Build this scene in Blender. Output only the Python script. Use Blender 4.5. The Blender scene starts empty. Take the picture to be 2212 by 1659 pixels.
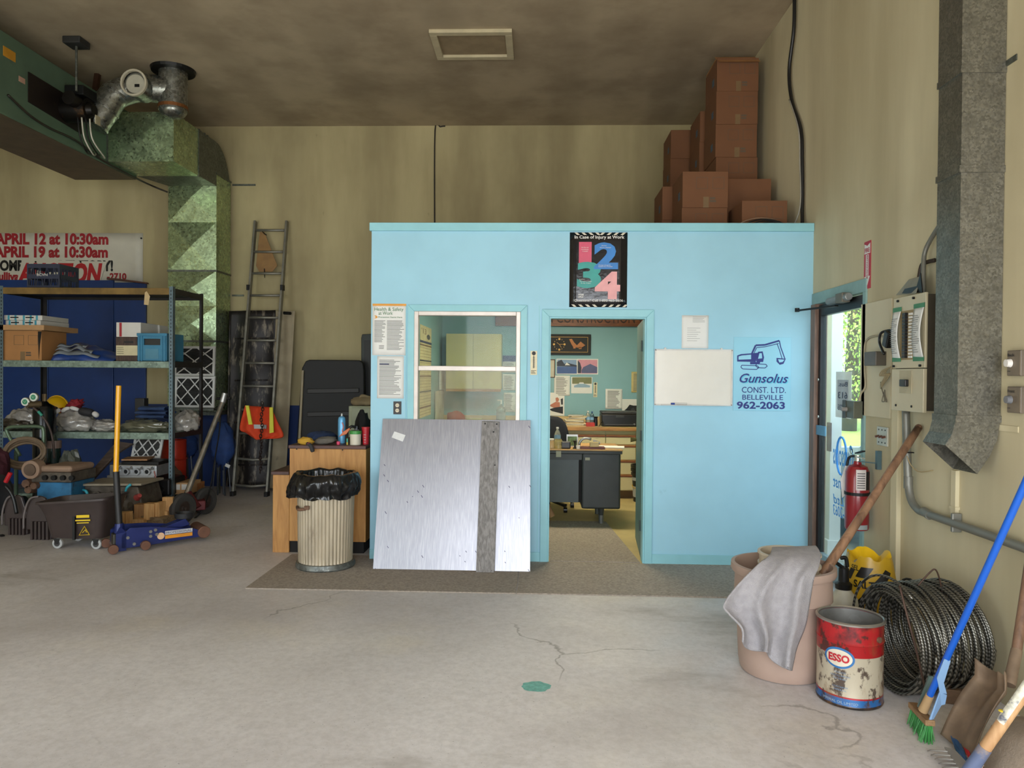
import bpy, math, random
from mathutils import Vector, Matrix, noise as mnoise
random.seed(7)
SC = bpy.context.scene
COL = SC.collection
V = Vector
PI = math.pi
# ---------------------------------------------------------------- camera
F_PX, CX, CY = 1600.0, 1106.0, 829.5
CAM_LOC = V((0.0, 0.0, 1.54))
YAW = math.atan(57.0 / F_PX)
PITCH = math.atan(18.5 / F_PX)
ROLL = 0.0085
CAM_ROT = Matrix.Rotation(YAW, 3, 'Z') @ Matrix.Rotation(PI / 2 - PITCH, 3, 'X') @ Matrix.Rotation(ROLL, 3, 'Z')
cam_data = bpy.data.cameras.new('camera')
cam_data.sensor_width = 36.0
cam_data.lens = 36.0 * F_PX / 2212.0
cam_data.clip_start = 0.05
cam_data.clip_end = 300
cam = bpy.data.objects.new('camera', cam_data)
COL.objects.link(cam)
cam.matrix_world = Matrix.Translation(CAM_LOC) @ CAM_ROT.to_4x4()
SC.camera = cam
# ---------------------------------------------------------------- exposure, sky, daylight
vs = SC.view_settings
vs.view_transform = 'Standard'
vs.look = 'None'
vs.exposure = 0.0
vs.gamma = 1.0
vs.use_curve_mapping = False
world = bpy.data.worlds.new('sky')
SC.world = world
world.use_nodes = True
wn = world.node_tree.nodes
bg = wn['Background']
bg.inputs['Color'].default_value = (0.72, 0.86, 1.0, 1)
bg.inputs['Strength'].default_value = 4.0
sun_d = bpy.data.lights.new('sun', 'SUN')
sun_d.energy = 9.0
sun_d.angle = 0.01
sun_d.color = (1.0, 0.95, 0.85)
sun = bpy.data.objects.new('sun', sun_d)
COL.objects.link(sun)
sun.rotation_euler = V((0.32, 0.5, -1.0)).to_track_quat('-Z', 'Y').to_euler()
sun.location = (-4, -8, 14)

def area(name, loc, direction, sx, sy, power, color):
    d = bpy.data.lights.new(name, 'AREA')
    d.shape = 'RECTANGLE'
    d.size, d.size_y = sx, sy
    d.energy = power
    d.color = color
    o = bpy.data.objects.new(name, d)
    COL.objects.link(o)
    o.location = loc
    o.rotation_euler = V(direction).to_track_quat('-Z', 'Y').to_euler()
    return o
# daylight through the two open bay doors in the front wall behind the camera
area('daylight_bay_door_right', (0.35, -1.15, 1.55), (0, 1, 0.0), 3.3, 2.9, 172, (1.0, 0.97, 0.965))
area('daylight_bay_door_left', (-5.2, -1.15, 1.55), (0, 1, 0.0), 3.4, 2.9, 86, (0.98, 1.0, 0.92))

# ---------------------------------------------------------------- measuring helpers (photo pixel -> point at a real depth)
def ray(px, py):
    return CAM_ROT @ V(((px - CX) / F_PX, -(py - CY) / F_PX, -1.0))
def P(px, py, Y):
    d = ray(px, py); return CAM_LOC + d * (Y / d.y)
def RX(px, py, X):
    d = ray(px, py); return CAM_LOC + d * (X / d.x)
def G(px, py, Z=0.0):
    d = ray(px, py); return CAM_LOC + d * ((Z - CAM_LOC.z) / d.z)

# ---------------------------------------------------------------- materials
def lin(c):
    out = []
    for x in c[:3]:
        x = x / 255.0
        out.append(x / 12.92 if x <= 0.04045 else ((x + 0.055) / 1.055) ** 2.4)
    return (out[0], out[1], out[2], 1.0)
MATS = {}
class NT:
    def __init__(s, name):
        s.m = bpy.data.materials.new(name); s.m.use_nodes = True
        s.t = s.m.node_tree; s.b = s.t.nodes['Principled BSDF']
    def n(s, typ, **kw):
        x = s.t.nodes.new(typ)
        for k, v in kw.items(): setattr(x, k, v)
        return x
    def l(s, a, b): s.t.links.new(a, b)
    def coord(s, scale=(1, 1, 1), rot=(0, 0, 0), loc=(0, 0, 0)):
        tc = s.n('ShaderNodeTexCoord'); mp = s.n('ShaderNodeMapping')
        mp.inputs['Scale'].default_value = scale; mp.inputs['Rotation'].default_value = rot; mp.inputs['Location'].default_value = loc
        s.l(tc.outputs['Object'], mp.inputs['Vector']); return mp.outputs['Vector']
    def noise(s, vec, scale, detail=4, rough=0.55, dist=0):
        x = s.n('ShaderNodeTexNoise'); s.l(vec, x.inputs['Vector'])
        x.inputs['Scale'].default_value = scale; x.inputs['Detail'].default_value = detail
        x.inputs['Roughness'].default_value = rough; x.inputs['Distortion'].default_value = dist
        return x.outputs['Fac']
    def ramp(s, fac, a, b, lo=0.0, hi=1.0):
        x = s.n('ShaderNodeMapRange', interpolation_type='SMOOTHSTEP'); s.l(fac, x.inputs['Value'])
        x.inputs['From Min'].default_value = a; x.inputs['From Max'].default_value = b
        x.inputs['To Min'].default_value = lo; x.inputs['To Max'].default_value = hi
        return x.outputs['Result']
    def mix(s, fac, a, b, blend='MIX'):
        x = s.n('ShaderNodeMix', data_type='RGBA', blend_type=blend)
        if isinstance(fac, (int, float)): x.inputs[0].default_value = fac
        else: s.l(fac, x.inputs[0])
        for i, c in ((6, a), (7, b)):
            if isinstance(c, tuple): x.inputs[i].default_value = c
            else: s.l(c, x.inputs[i])
        return x.outputs[2]
    def math(s, op, a, b=0.0):
        x = s.n('ShaderNodeMath', operation=op)
        for i, c in ((0, a), (1, b)):
            if isinstance(c, (int, float)): x.inputs[i].default_value = c
            else: s.l(c, x.inputs[i])
        return x.outputs[0]
    def bump(s, fac, strength, dist=0.01):
        x = s.n('ShaderNodeBump'); x.inputs['Strength'].default_value = strength; x.inputs['Distance'].default_value = dist
        s.l(fac, x.inputs['Height']); s.l(x.outputs['Normal'], s.b.inputs['Normal'])
def mul(c, k): return (min(c[0] * k, 1), min(c[1] * k, 1), min(c[2] * k, 1), 1.0)

def M(name, rgb, rough=0.6, metal=0.0, var=0.12, sc=6.0, dirt=0.0, dirtc=(70, 58, 44), dsc=4.0, bump=0.0, bsc=60.0, stretch=(1, 1, 1), alpha=1.0, coat=0.0, trans=0.0, emit=0.0):
    if name in MATS: return MATS[name]
    t = NT(name); c = lin(rgb)
    vec = t.coord(stretch)
    f = t.ramp(t.noise(vec, sc), 0.3, 0.7)
    colr = t.mix(f, mul(c, 1 - var), mul(c, 1 + var))
    if dirt > 0:
        d = t.noise(t.coord(stretch, loc=(3.1, 1.7, 5.2)), dsc, 7, 0.65)
        lo = 0.72 - 0.42 * dirt
        colr = t.mix(t.ramp(d, lo, lo + 0.16, 0, 0.85), colr, lin(dirtc))
    t.l(colr, t.b.inputs['Base Color'])
    t.b.inputs['Roughness'].default_value = rough
    t.b.inputs['Metallic'].default_value = metal
    if alpha < 1: t.b.inputs['Alpha'].default_value = alpha
    if coat: t.b.inputs['Coat Weight'].default_value = coat
    if trans: t.b.inputs['Transmission Weight'].default_value = trans
    if emit:
        t.l(colr, t.b.inputs['Emission Color']); t.b.inputs['Emission Strength'].default_value = emit
    if bump: t.bump(t.noise(vec, bsc, 5), bump)
    MATS[name] = t.m
    return t.m

def wood(name, rgb, rgb2, rough=0.6, axis='z', sc=6.0, dirt=0.2):
    if name in MATS: return MATS[name]
    t = NT(name)
    st = {'x': (0.12, 1, 1), 'y': (1, 0.12, 1), 'z': (1, 1, 0.12)}[axis]
    v = t.coord(tuple(8 * k for k in st))
    f = t.noise(v, sc, 6, 0.6, 0.6)
    c = t.mix(t.ramp(f, 0.3, 0.7), lin(rgb), lin(rgb2))
    d = t.noise(t.coord((1, 1, 1)), 5, 7, 0.65)
    c = t.mix(t.ramp(d, 0.72 - 0.4 * dirt, 0.9 - 0.4 * dirt, 0, 0.8), c, mul(lin(rgb2), 0.25))
    t.l(c, t.b.inputs['Base Color']); t.b.inputs['Roughness'].default_value = rough
    t.bump(f, 0.15, 0.004)
    MATS[name] = t.m; return t.m

def galv(name, rgb, rough=0.45, metal=0.8, sc=60, contrast=0.35, dirt=0.0):
    if name in MATS: return MATS[name]
    t = NT(name); c = lin(rgb)
    v = t.coord()
    nz = t.noise(v, 9, 4)
    vo = t.n('ShaderNodeTexVoronoi'); vo.inputs['Scale'].default_value = sc
    vv = t.n('ShaderNodeVectorMath', operation='ADD')
    nn = t.n('ShaderNodeTexNoise'); nn.inputs['Scale'].default_value = sc * 0.8; t.l(v, nn.inputs['Vector'])
    sca = t.n('ShaderNodeVectorMath', operation='SCALE'); sca.inputs['Scale'].default_value = 1.6 / sc
    t.l(nn.outputs['Color'], sca.inputs[0]); t.l(v, vv.inputs[0]); t.l(sca.outputs[0], vv.inputs[1]); t.l(vv.outputs[0], vo.inputs['Vector'])
    sx = t.n('ShaderNodeSeparateColor'); t.l(vo.outputs['Color'], sx.inputs[0])
    colr = t.mix(sx.outputs[0], mul(c, 1 - contrast), mul(c, 1 + contrast))
    colr = t.mix(t.ramp(nz, 0.35, 0.7, 0, 0.5), colr, mul(c, 0.6))
    if dirt:
        d = t.noise(t.coord((1, 1, 1), loc=(2, 5, 1)), 3, 7, 0.65)
        colr = t.mix(t.ramp(d, 0.72 - 0.4 * dirt, 0.88 - 0.4 * dirt, 0, 0.8), colr, lin((62, 46, 34)))
    t.l(colr, t.b.inputs['Base Color'])
    t.l(t.math('ADD', t.math('MULTIPLY', sx.outputs[1], 0.2), rough - 0.1), t.b.inputs['Roughness'])
    t.b.inputs['Metallic'].default_value = metal
    MATS[name] = t.m; return t.m

def glass(name, tint=(235, 245, 245), haze=0.06, hazec=(200, 205, 200), refl=0.08):
    if name in MATS: return MATS[name]
    t = NT(name); nt = t.t
    nt.nodes.remove(t.b)
    out = nt.nodes['Material Output']
    tr = t.n('ShaderNodeBsdfTransparent'); tr.inputs['Color'].default_value = lin(tint)
    gl = t.n('ShaderNodeBsdfGlossy'); gl.inputs['Roughness'].default_value = 0.02
    df = t.n('ShaderNodeBsdfDiffuse'); df.inputs['Color'].default_value = lin(hazec)
    lw = t.n('ShaderNodeLayerWeight'); lw.inputs['Blend'].default_value = 0.35
    m1 = t.n('ShaderNodeMixShader'); m2 = t.n('ShaderNodeMixShader')
    t.l(t.math('MULTIPLY', lw.outputs['Fresnel'], refl * 4), m1.inputs[0])
    t.l(tr.outputs[0], m1.inputs[1]); t.l(gl.outputs[0], m1.inputs[2])
    hz = t.ramp(t.noise(t.coord(), 4, 6), 0.3, 0.75, haze * 0.5, haze * 1.5)
    t.l(hz, m2.inputs[0]); t.l(m1.outputs[0], m2.inputs[1]); t.l(df.outputs[0], m2.inputs[2])
    t.l(m2.outputs[0], out.inputs['Surface'])
    MATS[name] = t.m; return t.m

# ---------------------------------------------------------------- mesh helpers
class Fr:
    """a flat frame: origin, right, up, outward normal"""
    def __init__(s, o, r, u, n): s.o, s.r, s.u, s.n = V(o), V(r), V(u), V(n)
    def pt(s, a, b, c=0.0): return s.o + s.r * a + s.u * b + s.n * c
def front(Y): return Fr((0, Y, 0), (1, 0, 0), (0, 0, 1), (0, -1, 0))
def rightw(X): return Fr((X, 0, 0), (0, -1, 0), (0, 0, 1), (-1, 0, 0))

class MB:
    def __init__(s): s.v = []; s.f = []; s.mi = []; s.cur = 0
    def add(s, vs, fs):
        b = len(s.v); s.v += [V(p) for p in vs]
        for f in fs: s.f.append([b + i for i in f]); s.mi.append(s.cur)
        return s
    def hexa(s, p):
        return s.add(p, [(0, 3, 2, 1), (4, 5, 6, 7), (0, 1, 5, 4), (1, 2, 6, 5), (2, 3, 7, 6), (3, 0, 4, 7)])
    def box(s, x0, x1, y0, y1, z0, z1):
        return s.hexa([(x0, y0, z0), (x1, y0, z0), (x1, y1, z0), (x0, y1, z0), (x0, y0, z1), (x1, y0, z1), (x1, y1, z1), (x0, y1, z1)])
    def obox(s, c, size, rot=None):
        c = V(c); h = V(size) * 0.5; R = rot if rot is not None else Matrix.Identity(3)
        q = []
        for z in (-1, 1):
            for x, y in ((-1, -1), (1, -1), (1, 1), (-1, 1)): q.append(c + R @ V((x * h.x, y * h.y, z * h.z)))
        return s.hexa(q)
    def fbox(s, fr, a0, a1, b0, b1, c0, c1):
        q = [fr.pt(a, b, c) for c in (c0, c1) for a, b in ((a0, b0), (a1, b0), (a1, b1), (a0, b1))]
        return s.hexa(q)
    def bar(s, p0, p1, w, h, up=(0, 0, 1)):
        p0, p1 = V(p0), V(p1); d = (p1 - p0).normalized(); u = V(up)
        sd = d.cross(u)
        if sd.length < 1e-4: sd = d.cross(V((1, 0, 0)))
        sd.normalize(); u = sd.cross(d).normalized()
        q = [p + sd * (a * w / 2) + u * (b * h / 2) for p in (p0, p1) for a, b in ((-1, -1), (1, -1), (1, 1), (-1, 1))]
        return s.hexa(q)
    def cyl(s, p0, p1, r0, r1=None, n=14, caps=True):
        r1 = r0 if r1 is None else r1
        p0, p1 = V(p0), V(p1); d = (p1 - p0).normalized()
        a = d.cross(V((0, 0, 1)))
        if a.length < 1e-3: a = d.cross(V((1, 0, 0)))
        a.normalize(); b = d.cross(a)
        vs = []
        for p, r in ((p0, r0), (p1, r1)):
            for i in range(n):
                t = 2 * PI * i / n; vs.append(p + (a * math.cos(t) + b * math.sin(t)) * r)
        fs = [(i, (i + 1) % n, n + (i + 1) % n, n + i) for i in range(n)]
        if caps: fs += [tuple(range(n))[::-1], tuple(range(n, 2 * n))]
        return s.add(vs, fs)
    def tube(s, pts, r, n=8, closed=False, caps=True):
        pts = [V(p) for p in pts]; k = len(pts); vs = []; fs = []; nrm = None
        for i, p in enumerate(pts):
            if closed: d = pts[(i + 1) % k] - pts[i - 1]
            else: d = pts[min(i + 1, k - 1)] - pts[max(i - 1, 0)]
            d.normalize()
            if nrm is None:
                nrm = d.cross(V((0, 0, 1)))
                if nrm.length < 1e-3: nrm = d.cross(V((1, 0, 0)))
            nrm = (nrm - d * nrm.dot(d)).normalized(); b = d.cross(nrm)
            rr = r[i] if isinstance(r, (list, tuple)) else r
            for j in range(n):
                t = 2 * PI * j / n; vs.append(p + (nrm * math.cos(t) + b * math.sin(t)) * rr)
        for i in range(k if closed else k - 1):
            for j in range(n):
                i2 = (i + 1) % k
                fs.append((i * n + j, i * n + (j + 1) % n, i2 * n + (j + 1) % n, i2 * n + j))
        if caps and not closed: fs += [tuple(range(n))[::-1], tuple(range((k - 1) * n, k * n))]
        return s.add(vs, fs)
    def lathe(s, prof, c=(0, 0, 0), n=28, rot=None, rf=None, cap0=False, cap1=False):
        c = V(c); R = rot if rot is not None else Matrix.Identity(3); vs = []; fs = []
        for j, (r, z) in enumerate(prof):
            for i in range(n):
                t = 2 * PI * i / n; rr = r * (rf(t, z, j) if rf else 1)
                vs.append(c + R @ V((rr * math.cos(t), rr * math.sin(t), z)))
        for j in range(len(prof) - 1):
            for i in range(n): fs.append((j * n + i, j * n + (i + 1) % n, (j + 1) * n + (i + 1) % n, (j + 1) * n + i))
        if cap0: fs.append(tuple(range(n))[::-1])
        if cap1: fs.append(tuple(range((len(prof) - 1) * n, len(prof) * n)))
        return s.add(vs, fs)
    def prism(s, poly, ext):
        ext = V(ext); n = len(poly); vs = [V(p) for p in poly] + [V(p) + ext for p in poly]
        fs = [tuple(range(n))[::-1], tuple(range(n, 2 * n))] + [(i, (i + 1) % n, n + (i + 1) % n, n + i) for i in range(n)]
        return s.add(vs, fs)
    def grid(s, fn, nu, nv, cu=False):
        vs = [fn(i / (nu if cu else nu - 1), j / (nv - 1)) for j in range(nv) for i in range(nu)]
        fs = []
        for j in range(nv - 1):
            for i in range(nu if cu else nu - 1):
                i2 = (i + 1) % nu; fs.append((j * nu + i, j * nu + i2, (j + 1) * nu + i2, (j + 1) * nu + i))
        return s.add(vs, fs)
    def ball(s, c, r, nu=16, nv=10, rot=None, disp=None, zmin=-1.0):
        c = V(c); r = V(r) if not isinstance(r, (int, float)) else V((r, r, r)); R = rot if rot is not None else Matrix.Identity(3)
        def fn(u, v):
            th = PI * (v * 0.996 + 0.002); ph = 2 * PI * u
            d = V((math.sin(th) * math.cos(ph), math.sin(th) * math.sin(ph), math.cos(th)))
            d.z = max(d.z, zmin)
            k = disp(d) if disp else 1.0
            return c + R @ V((d.x * r.x * k, d.y * r.y * k, d.z * r.z * k))
        return s.grid(fn, nu, nv, True)
    def build(s, name, mat, parent=None, smooth=False, bevel=0.0, local=False, solid=0.0, sub=0, seg=2):
        vs = s.v
        mn = V((min(p.x for p in vs), min(p.y for p in vs), min(p.z for p in vs)))
        mx = V((max(p.x for p in vs), max(p.y for p in vs), max(p.z for p in vs)))
        o = V(((mn.x + mx.x) / 2, (mn.y + mx.y) / 2, mn.z))
        me = bpy.data.meshes.new(name)
        me.from_pydata([tuple(p - o) for p in vs], [], s.f)
        mats = mat if isinstance(mat, (list, tuple)) else [mat]
        for m in mats: me.materials.append(m)
        if len(mats) > 1: me.polygons.foreach_set('material_index', s.mi)
        if smooth: me.polygons.foreach_set('use_smooth', [True] * len(me.polygons))
        me.update()
        ob = bpy.data.objects.new(name, me); COL.objects.link(ob)
        if parent is not None:
            ob.parent = parent; ob.location = o if local else o - wloc(parent)
        else: ob.location = o
        if solid:
            md = ob.modifiers.new('thickness', 'SOLIDIFY'); md.thickness = solid; md.offset = 0
        if bevel:
            md = ob.modifiers.new('bevel', 'BEVEL'); md.width = bevel; md.segments = seg; md.limit_method = 'ANGLE'; md.angle_limit = 0.6
        if sub:
            md = ob.modifiers.new('smooth', 'SUBSURF'); md.levels = md.render_levels = sub
        if smooth == 'auto':
            try: me.set_sharp_from_angle(angle=0.6)
            except Exception: pass
        return ob
def wloc(o):
    p = V((0, 0, 0))
    while o is not None: p += o.location; o = o.parent
    return p
def tag(o, label=None, cat=None, group=None, kind=None):
    if label: o['label'] = label
    if cat: o['category'] = cat
    if group: o['group'] = group
    if kind: o['kind'] = kind
    return o
def thing(name, label, cat, loc=(0, 0, 0), group=None, rotz=0.0):
    o = bpy.data.objects.new(name, None); o.empty_display_size = 0.05
    COL.objects.link(o); o.location = V(loc); o.rotation_euler = (0, 0, rotz)
    return tag(o, label, cat, group)
def copy_tree(o, parent=None):
    c = o.copy(); COL.objects.link(c)
    if parent is not None: c.parent = parent
    for ch in list(o.children): copy_tree(ch, c)
    return c
def struct(o): o['kind'] = 'structure'; return o

TS = bpy.data.scenes.new('lettering_bench')   # scratch scene for outlining letters, removed at the end
def text_mb(mb, s, fr, a0, b0, height, width=None, c=0.001, ext=0.0012, bold=0.0, shear=0.0, mirror=False, space=1.0, words=None):
    """letters as flat raised shapes on a frame; (a0, b0) is the lower-left corner"""
    cu = bpy.data.curves.new('lettering', 'FONT'); cu.body = s; cu.size = 1.0
    cu.offset = bold; cu.shear = shear; cu.space_character = space; cu.resolution_u = 3
    ob = bpy.data.objects.new('lettering_source', cu); TS.collection.objects.link(ob)
    TS.view_layers[0].update(); dg = TS.view_layers[0].depsgraph
    me = bpy.data.meshes.new_from_object(ob.evaluated_get(dg))
    bpy.data.objects.remove(ob); bpy.data.curves.remove(cu)
    xs = [q.co.x for q in me.vertices]; ys = [q.co.y for q in me.vertices]
    x0, x1 = min(xs), max(xs)
    cap = 0.729
    sy = height / cap
    sx = (width / (x1 - x0)) if width else sy
    pts = []
    for q in me.vertices:
        a = (q.co.x - x0) * sx
        if mirror: a = (x1 - x0) * sx - a
        pts.append(fr.pt(a0 + a, b0 + q.co.y * sy, c + ext))
    if words is not None and len(me.polygons):
        iv = sorted((min(xs[i] for i in p.vertices), max(xs[i] for i in p.vertices), tuple(p.vertices)) for p in me.polygons)
        end = None
        for lo, hi, f in iv:
            if end is None or lo > end + 0.2: words.append(MB()); end = hi
            end = max(end, hi); words[-1].add([pts[i] for i in f], [tuple(range(len(f)))])
    mb.add(pts, [tuple(p.vertices) for p in me.polygons])
    bpy.data.meshes.remove(me)
    return mb
def text(name, s, fr, a0, b0, height, mat, parent, **kw):
    ws = []
    m = text_mb(MB(), s, fr, a0, b0, height, words=ws, **kw)
    if height < 0.025 or len(ws) < 2: return m.build(name, mat, parent)
    return [w.build(name, mat, parent) for w in ws]
def lines_mb(mb, fr, a0, a1, b0, b1, n, c, fill=0.45, ragged=0.35):
    h = (b1 - b0) / n
    for i in range(n):
        e = a1 - (a1 - a0) * ragged * random.random()
        z = b1 - h * (i + 0.5)
        q = [fr.pt(a0, z - h * fill / 2, c), fr.pt(e, z - h * fill / 2, c), fr.pt(e, z + h * fill / 2, c), fr.pt(a0, z + h * fill / 2, c)]
        mb.add(q, [(0, 1, 2, 3)])
    return mb
def fpx(fr, px, py):
    """photo pixel -> (a, b) on a frame"""
    d = ray(px, py); t = (fr.o - CAM_LOC).dot(fr.n) / d.dot(fr.n)
    p = CAM_LOC + d * t - fr.o
    return p.dot(fr.r), p.dot(fr.u)
def rect(fr, x0, y0, x1, y1):
    a0, b1 = fpx(fr, x0, y0); a1, b0 = fpx(fr, x1, y1)
    return a0, a1, b0, b1
def blobn(seed, amp, freq):
    off = V((seed * 3.7, seed * 1.3, seed * 2.1))
    return lambda d: 1 + amp * mnoise.noise(d * freq + off) + amp * 0.5 * mnoise.noise(d * freq * 2.3 + off)
def rotm(x=0, y=0, z=0):
    return Matrix.Rotation(z, 3, 'Z') @ Matrix.Rotation(y, 3, 'Y') @ Matrix.Rotation(x, 3, 'X')
def arc(c, r, a0, a1, n, u=(1, 0, 0), v=(0, 0, 1)):
    c, u, v = V(c), V(u), V(v)
    return [c + u * (r * math.cos(a0 + (a1 - a0) * i / (n - 1))) + v * (r * math.sin(a0 + (a1 - a0) * i / (n - 1))) for i in range(n)]
def spline(pts, n=8):
    pts = [V(p) for p in pts]; out = []
    for i in range(len(pts) - 1):
        p0 = pts[max(i - 1, 0)]; p1 = pts[i]; p2 = pts[i + 1]; p3 = pts[min(i + 2, len(pts) - 1)]
        for k in range(n):
            t = k / n
            out.append(0.5 * ((2 * p1) + (p2 - p0) * t + (2 * p0 - 5 * p1 + 4 * p2 - p3) * t * t + (3 * p1 - p0 - 3 * p2 + p3) * t ** 3))
    out.append(pts[-1]); return out
# ================================================================ SURFACE MATERIALS OF THE PLACE
XW, YB, ZC = 2.22, 9.9, 4.87        # right wall, back wall, ceiling
YO, XO = 6.1, -1.39                 # office front face, office left face
def concrete():
    t = NT('concrete_floor'); v = t.coord()
    a = t.ramp(t.noise(v, 0.55, 8, 0.62), 0.3, 0.7)
    c = t.mix(a, lin((196, 190, 188)), lin((226, 222, 222)))
    tan = t.ramp(t.noise(t.coord(loc=(7, 3, 0)), 0.8, 6, 0.6), 0.54, 0.72, 0, 0.4)
    c = t.mix(tan, c, lin((222, 212, 192)))
    dk = t.ramp(t.noise(t.coord((0.6, 1.3, 1), loc=(1.3, 9.1, 0)), 0.75, 7, 0.65), 0.56, 0.72, 0, 0.6)
    c = t.mix(dk, c, lin((130, 120, 106)))
    fine = t.ramp(t.noise(v, 28, 6, 0.7), 0.3, 0.75, 0.0, 0.3)
    c = t.mix(fine, c, lin((150, 144, 136)))
    spk = t.ramp(t.noise(v, 90, 2, 0.5), 0.70, 0.76, 0, 0.55)
    c = t.mix(spk, c, lin((95, 88, 80)))
    # old oil staining around the shelving (left, rear)
    sx = t.n('ShaderNodeSeparateXYZ'); t.l(v, sx.inputs[0])
    gx = t.ramp(sx.outputs[0], -0.6, -3.0)
    gy = t.ramp(sx.outputs[1], 0.6, 3.6)
    st = t.math('MULTIPLY', t.math('MULTIPLY', gx, gy), t.ramp(t.noise(t.coord((0.7, 1.2, 1)), 1.1, 7, 0.65), 0.2, 0.62, 0.2, 1))
    c = t.mix(t.math('MULTIPLY', st, 0.85), c, lin((92, 80, 66)))
    # hairline cracks
    cr = t.n('ShaderNodeTexVoronoi', feature='DISTANCE_TO_EDGE'); cr.inputs['Scale'].default_value = 0.55
    nn = t.n('ShaderNodeTexNoise'); nn.inputs['Scale'].default_value = 2.2; nn.inputs['Detail'].default_value = 8; t.l(v, nn.inputs['Vector'])
    sc = t.n('ShaderNodeVectorMath', operation='SCALE'); sc.inputs['Scale'].default_value = 0.55; t.l(nn.outputs['Color'], sc.inputs[0])
    ad = t.n('ShaderNodeVectorMath', operation='ADD'); t.l(v, ad.inputs[0]); t.l(sc.outputs[0], ad.inputs[1]); t.l(ad.outputs[0], cr.inputs['Vector'])
    crk = t.math('MULTIPLY', t.ramp(cr.outputs['Distance'], 0.006, 0.0), t.ramp(t.noise(t.coord(loc=(4, 4, 0)), 0.7, 3), 0.5, 0.6))
    c = t.mix(t.math('MULTIPLY', crk, 0.55), c, lin((110, 104, 96)))
    t.l(c, t.b.inputs['Base Color'])
    t.l(t.ramp(t.noise(v, 3, 5), 0.3, 0.7, 0.42, 0.68), t.b.inputs['Roughness'])
    t.bump(t.noise(v, 14, 7, 0.65), 0.25, 0.006)
    return t.m
def dingy(name, base, stain, ax='x', amount=1.0, rough=0.75):
    """soot stained paint: broad blotches plus soft vertical stud ghosting"""
    t = NT(name); v = t.coord()
    st = {'x': (0.9, 1, 0.16), 'y': (1, 0.9, 0.16), 'c': (1, 1, 1)}[ax]
    a = t.ramp(t.noise(t.coord(st), 1.3, 5, 0.6), 0.35, 0.72, 0, 0.6 * amount)
    c = t.mix(a, lin(base), lin(stain))
    b = t.ramp(t.noise(t.coord((0.5, 0.5, 0.4), loc=(5, 2, 8)), 1.0, 5, 0.6), 0.42, 0.75, 0, 0.5 * amount)
    c = t.mix(b, c, mul(lin(stain), 0.75))
    w = t.n('ShaderNodeTexWave', wave_type='BANDS', bands_direction='X' if ax in 'xc' else 'Y'); w.inputs['Scale'].default_value = 0.26
    w.inputs['Distortion'].default_value = 0.6; w.inputs['Detail'].default_value = 1; t.l(v, w.inputs['Vector'])
    c = t.mix(t.ramp(w.outputs['Fac'], 0.55, 1.0, 0, 0.24 * amount), c, mul(lin(stain), 0.8))
    sp = t.ramp(t.noise(t.coord((1, 1, 0.35)), 9, 4, 0.6), 0.72, 0.8, 0, 0.35)
    c = t.mix(sp, c, mul(lin(stain), 0.6))
    t.l(c, t.b.inputs['Base Color']); t.b.inputs['Roughness'].default_value = rough
    t.bump(t.noise(v, 35, 4), 0.06, 0.003)
    return t.m
MAT_FLOOR = concrete()
MAT_WALLB = dingy('soot_stained_beige_wall', (196, 184, 140), (140, 124, 88), 'x')
MAT_WALLR = dingy('soot_stained_beige_side_wall', (214, 204, 170), (160, 146, 112), 'y', 0.9)
MAT_CEIL = dingy('soot_stained_ceiling', (186, 170, 142), (128, 110, 88), 'c', 0.85)
MAT_BLUE = M('pale_blue_wall_paint', (154, 203, 222), 0.5, var=0.045, sc=1.6, dirt=0.06, dirtc=(112, 158, 172), dsc=2.0, bump=0.03, bsc=20)
MAT_TEAL = M('pale_teal_trim_paint', (143, 200, 210), 0.45, var=0.05, sc=4, dirt=0.08, dirtc=(110, 150, 152), dsc=6)
MAT_INBLUE = M('office_wall_paint', (134, 178, 186), 0.6, var=0.04, sc=1.5)
MAT_DADO = M('dark_blue_dado_paint', (22, 52, 110), 0.5, var=0.15, sc=2, dirt=0.15, dirtc=(20, 30, 50))
MAT_CARPET = M('brown_grey_carpet', (160, 149, 137), 0.95, var=0.2, sc=60, dirt=0.25, dirtc=(140, 126, 110), dsc=2.5, bump=0.5, bsc=300)
MAT_VINYL = M('cream_office_floor', (186, 168, 116), 0.5, var=0.1, sc=3, dirt=0.12, dirtc=(120, 100, 66), dsc=6)
# ================================================================ SHELL
mb = MB(); mb.box(-7.8, 2.3, -1.4, YB + 0.15, -0.12, 0.0)
floor = struct(mb.build('floor', MAT_FLOOR))
g0 = G(1158, 1483)
mb = MB(); pts = []
for i in range(40):
    a = 2 * PI * i / 40; k = 1 + 0.22 * mnoise.noise(V((math.cos(a) * 2, math.sin(a) * 2, 3)))
    pts.append(g0 + V((0.072 * k * math.cos(a), 0.06 * k * math.sin(a), 0.0008)))
mb.add(pts, [tuple(range(40))]); tag(mb.build('paint_spot', M('turquoise_paint_spot', (110, 178, 168), 0.6, var=0.2, sc=40, dirt=0.3, dirtc=(150, 165, 155), dsc=25), floor), 'turquoise paint spot')
mb = MB(); mb.box(-7.8, 2.3, -1.4, YB + 0.15, ZC, ZC + 0.12)
ceiling = struct(mb.build('ceiling', MAT_CEIL))
mb = MB(); mb.box(-7.8, 2.3, YB, YB + 0.15, 1.11, ZC); mb.cur = 1; mb.box(-7.8, 2.3, YB, YB + 0.15, 0, 1.11)
wall_back = struct(mb.build('wall_back', [MAT_WALLB, MAT_DADO]))
mb = MB(); mb.box(-7.8, -7.65, -1.4, YB, 0, ZC); struct(mb.build('wall_left', MAT_WALLR))
DY0, DY1, DZ = 5.13, 6.09, 2.22      # exit door opening in the right wall
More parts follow.
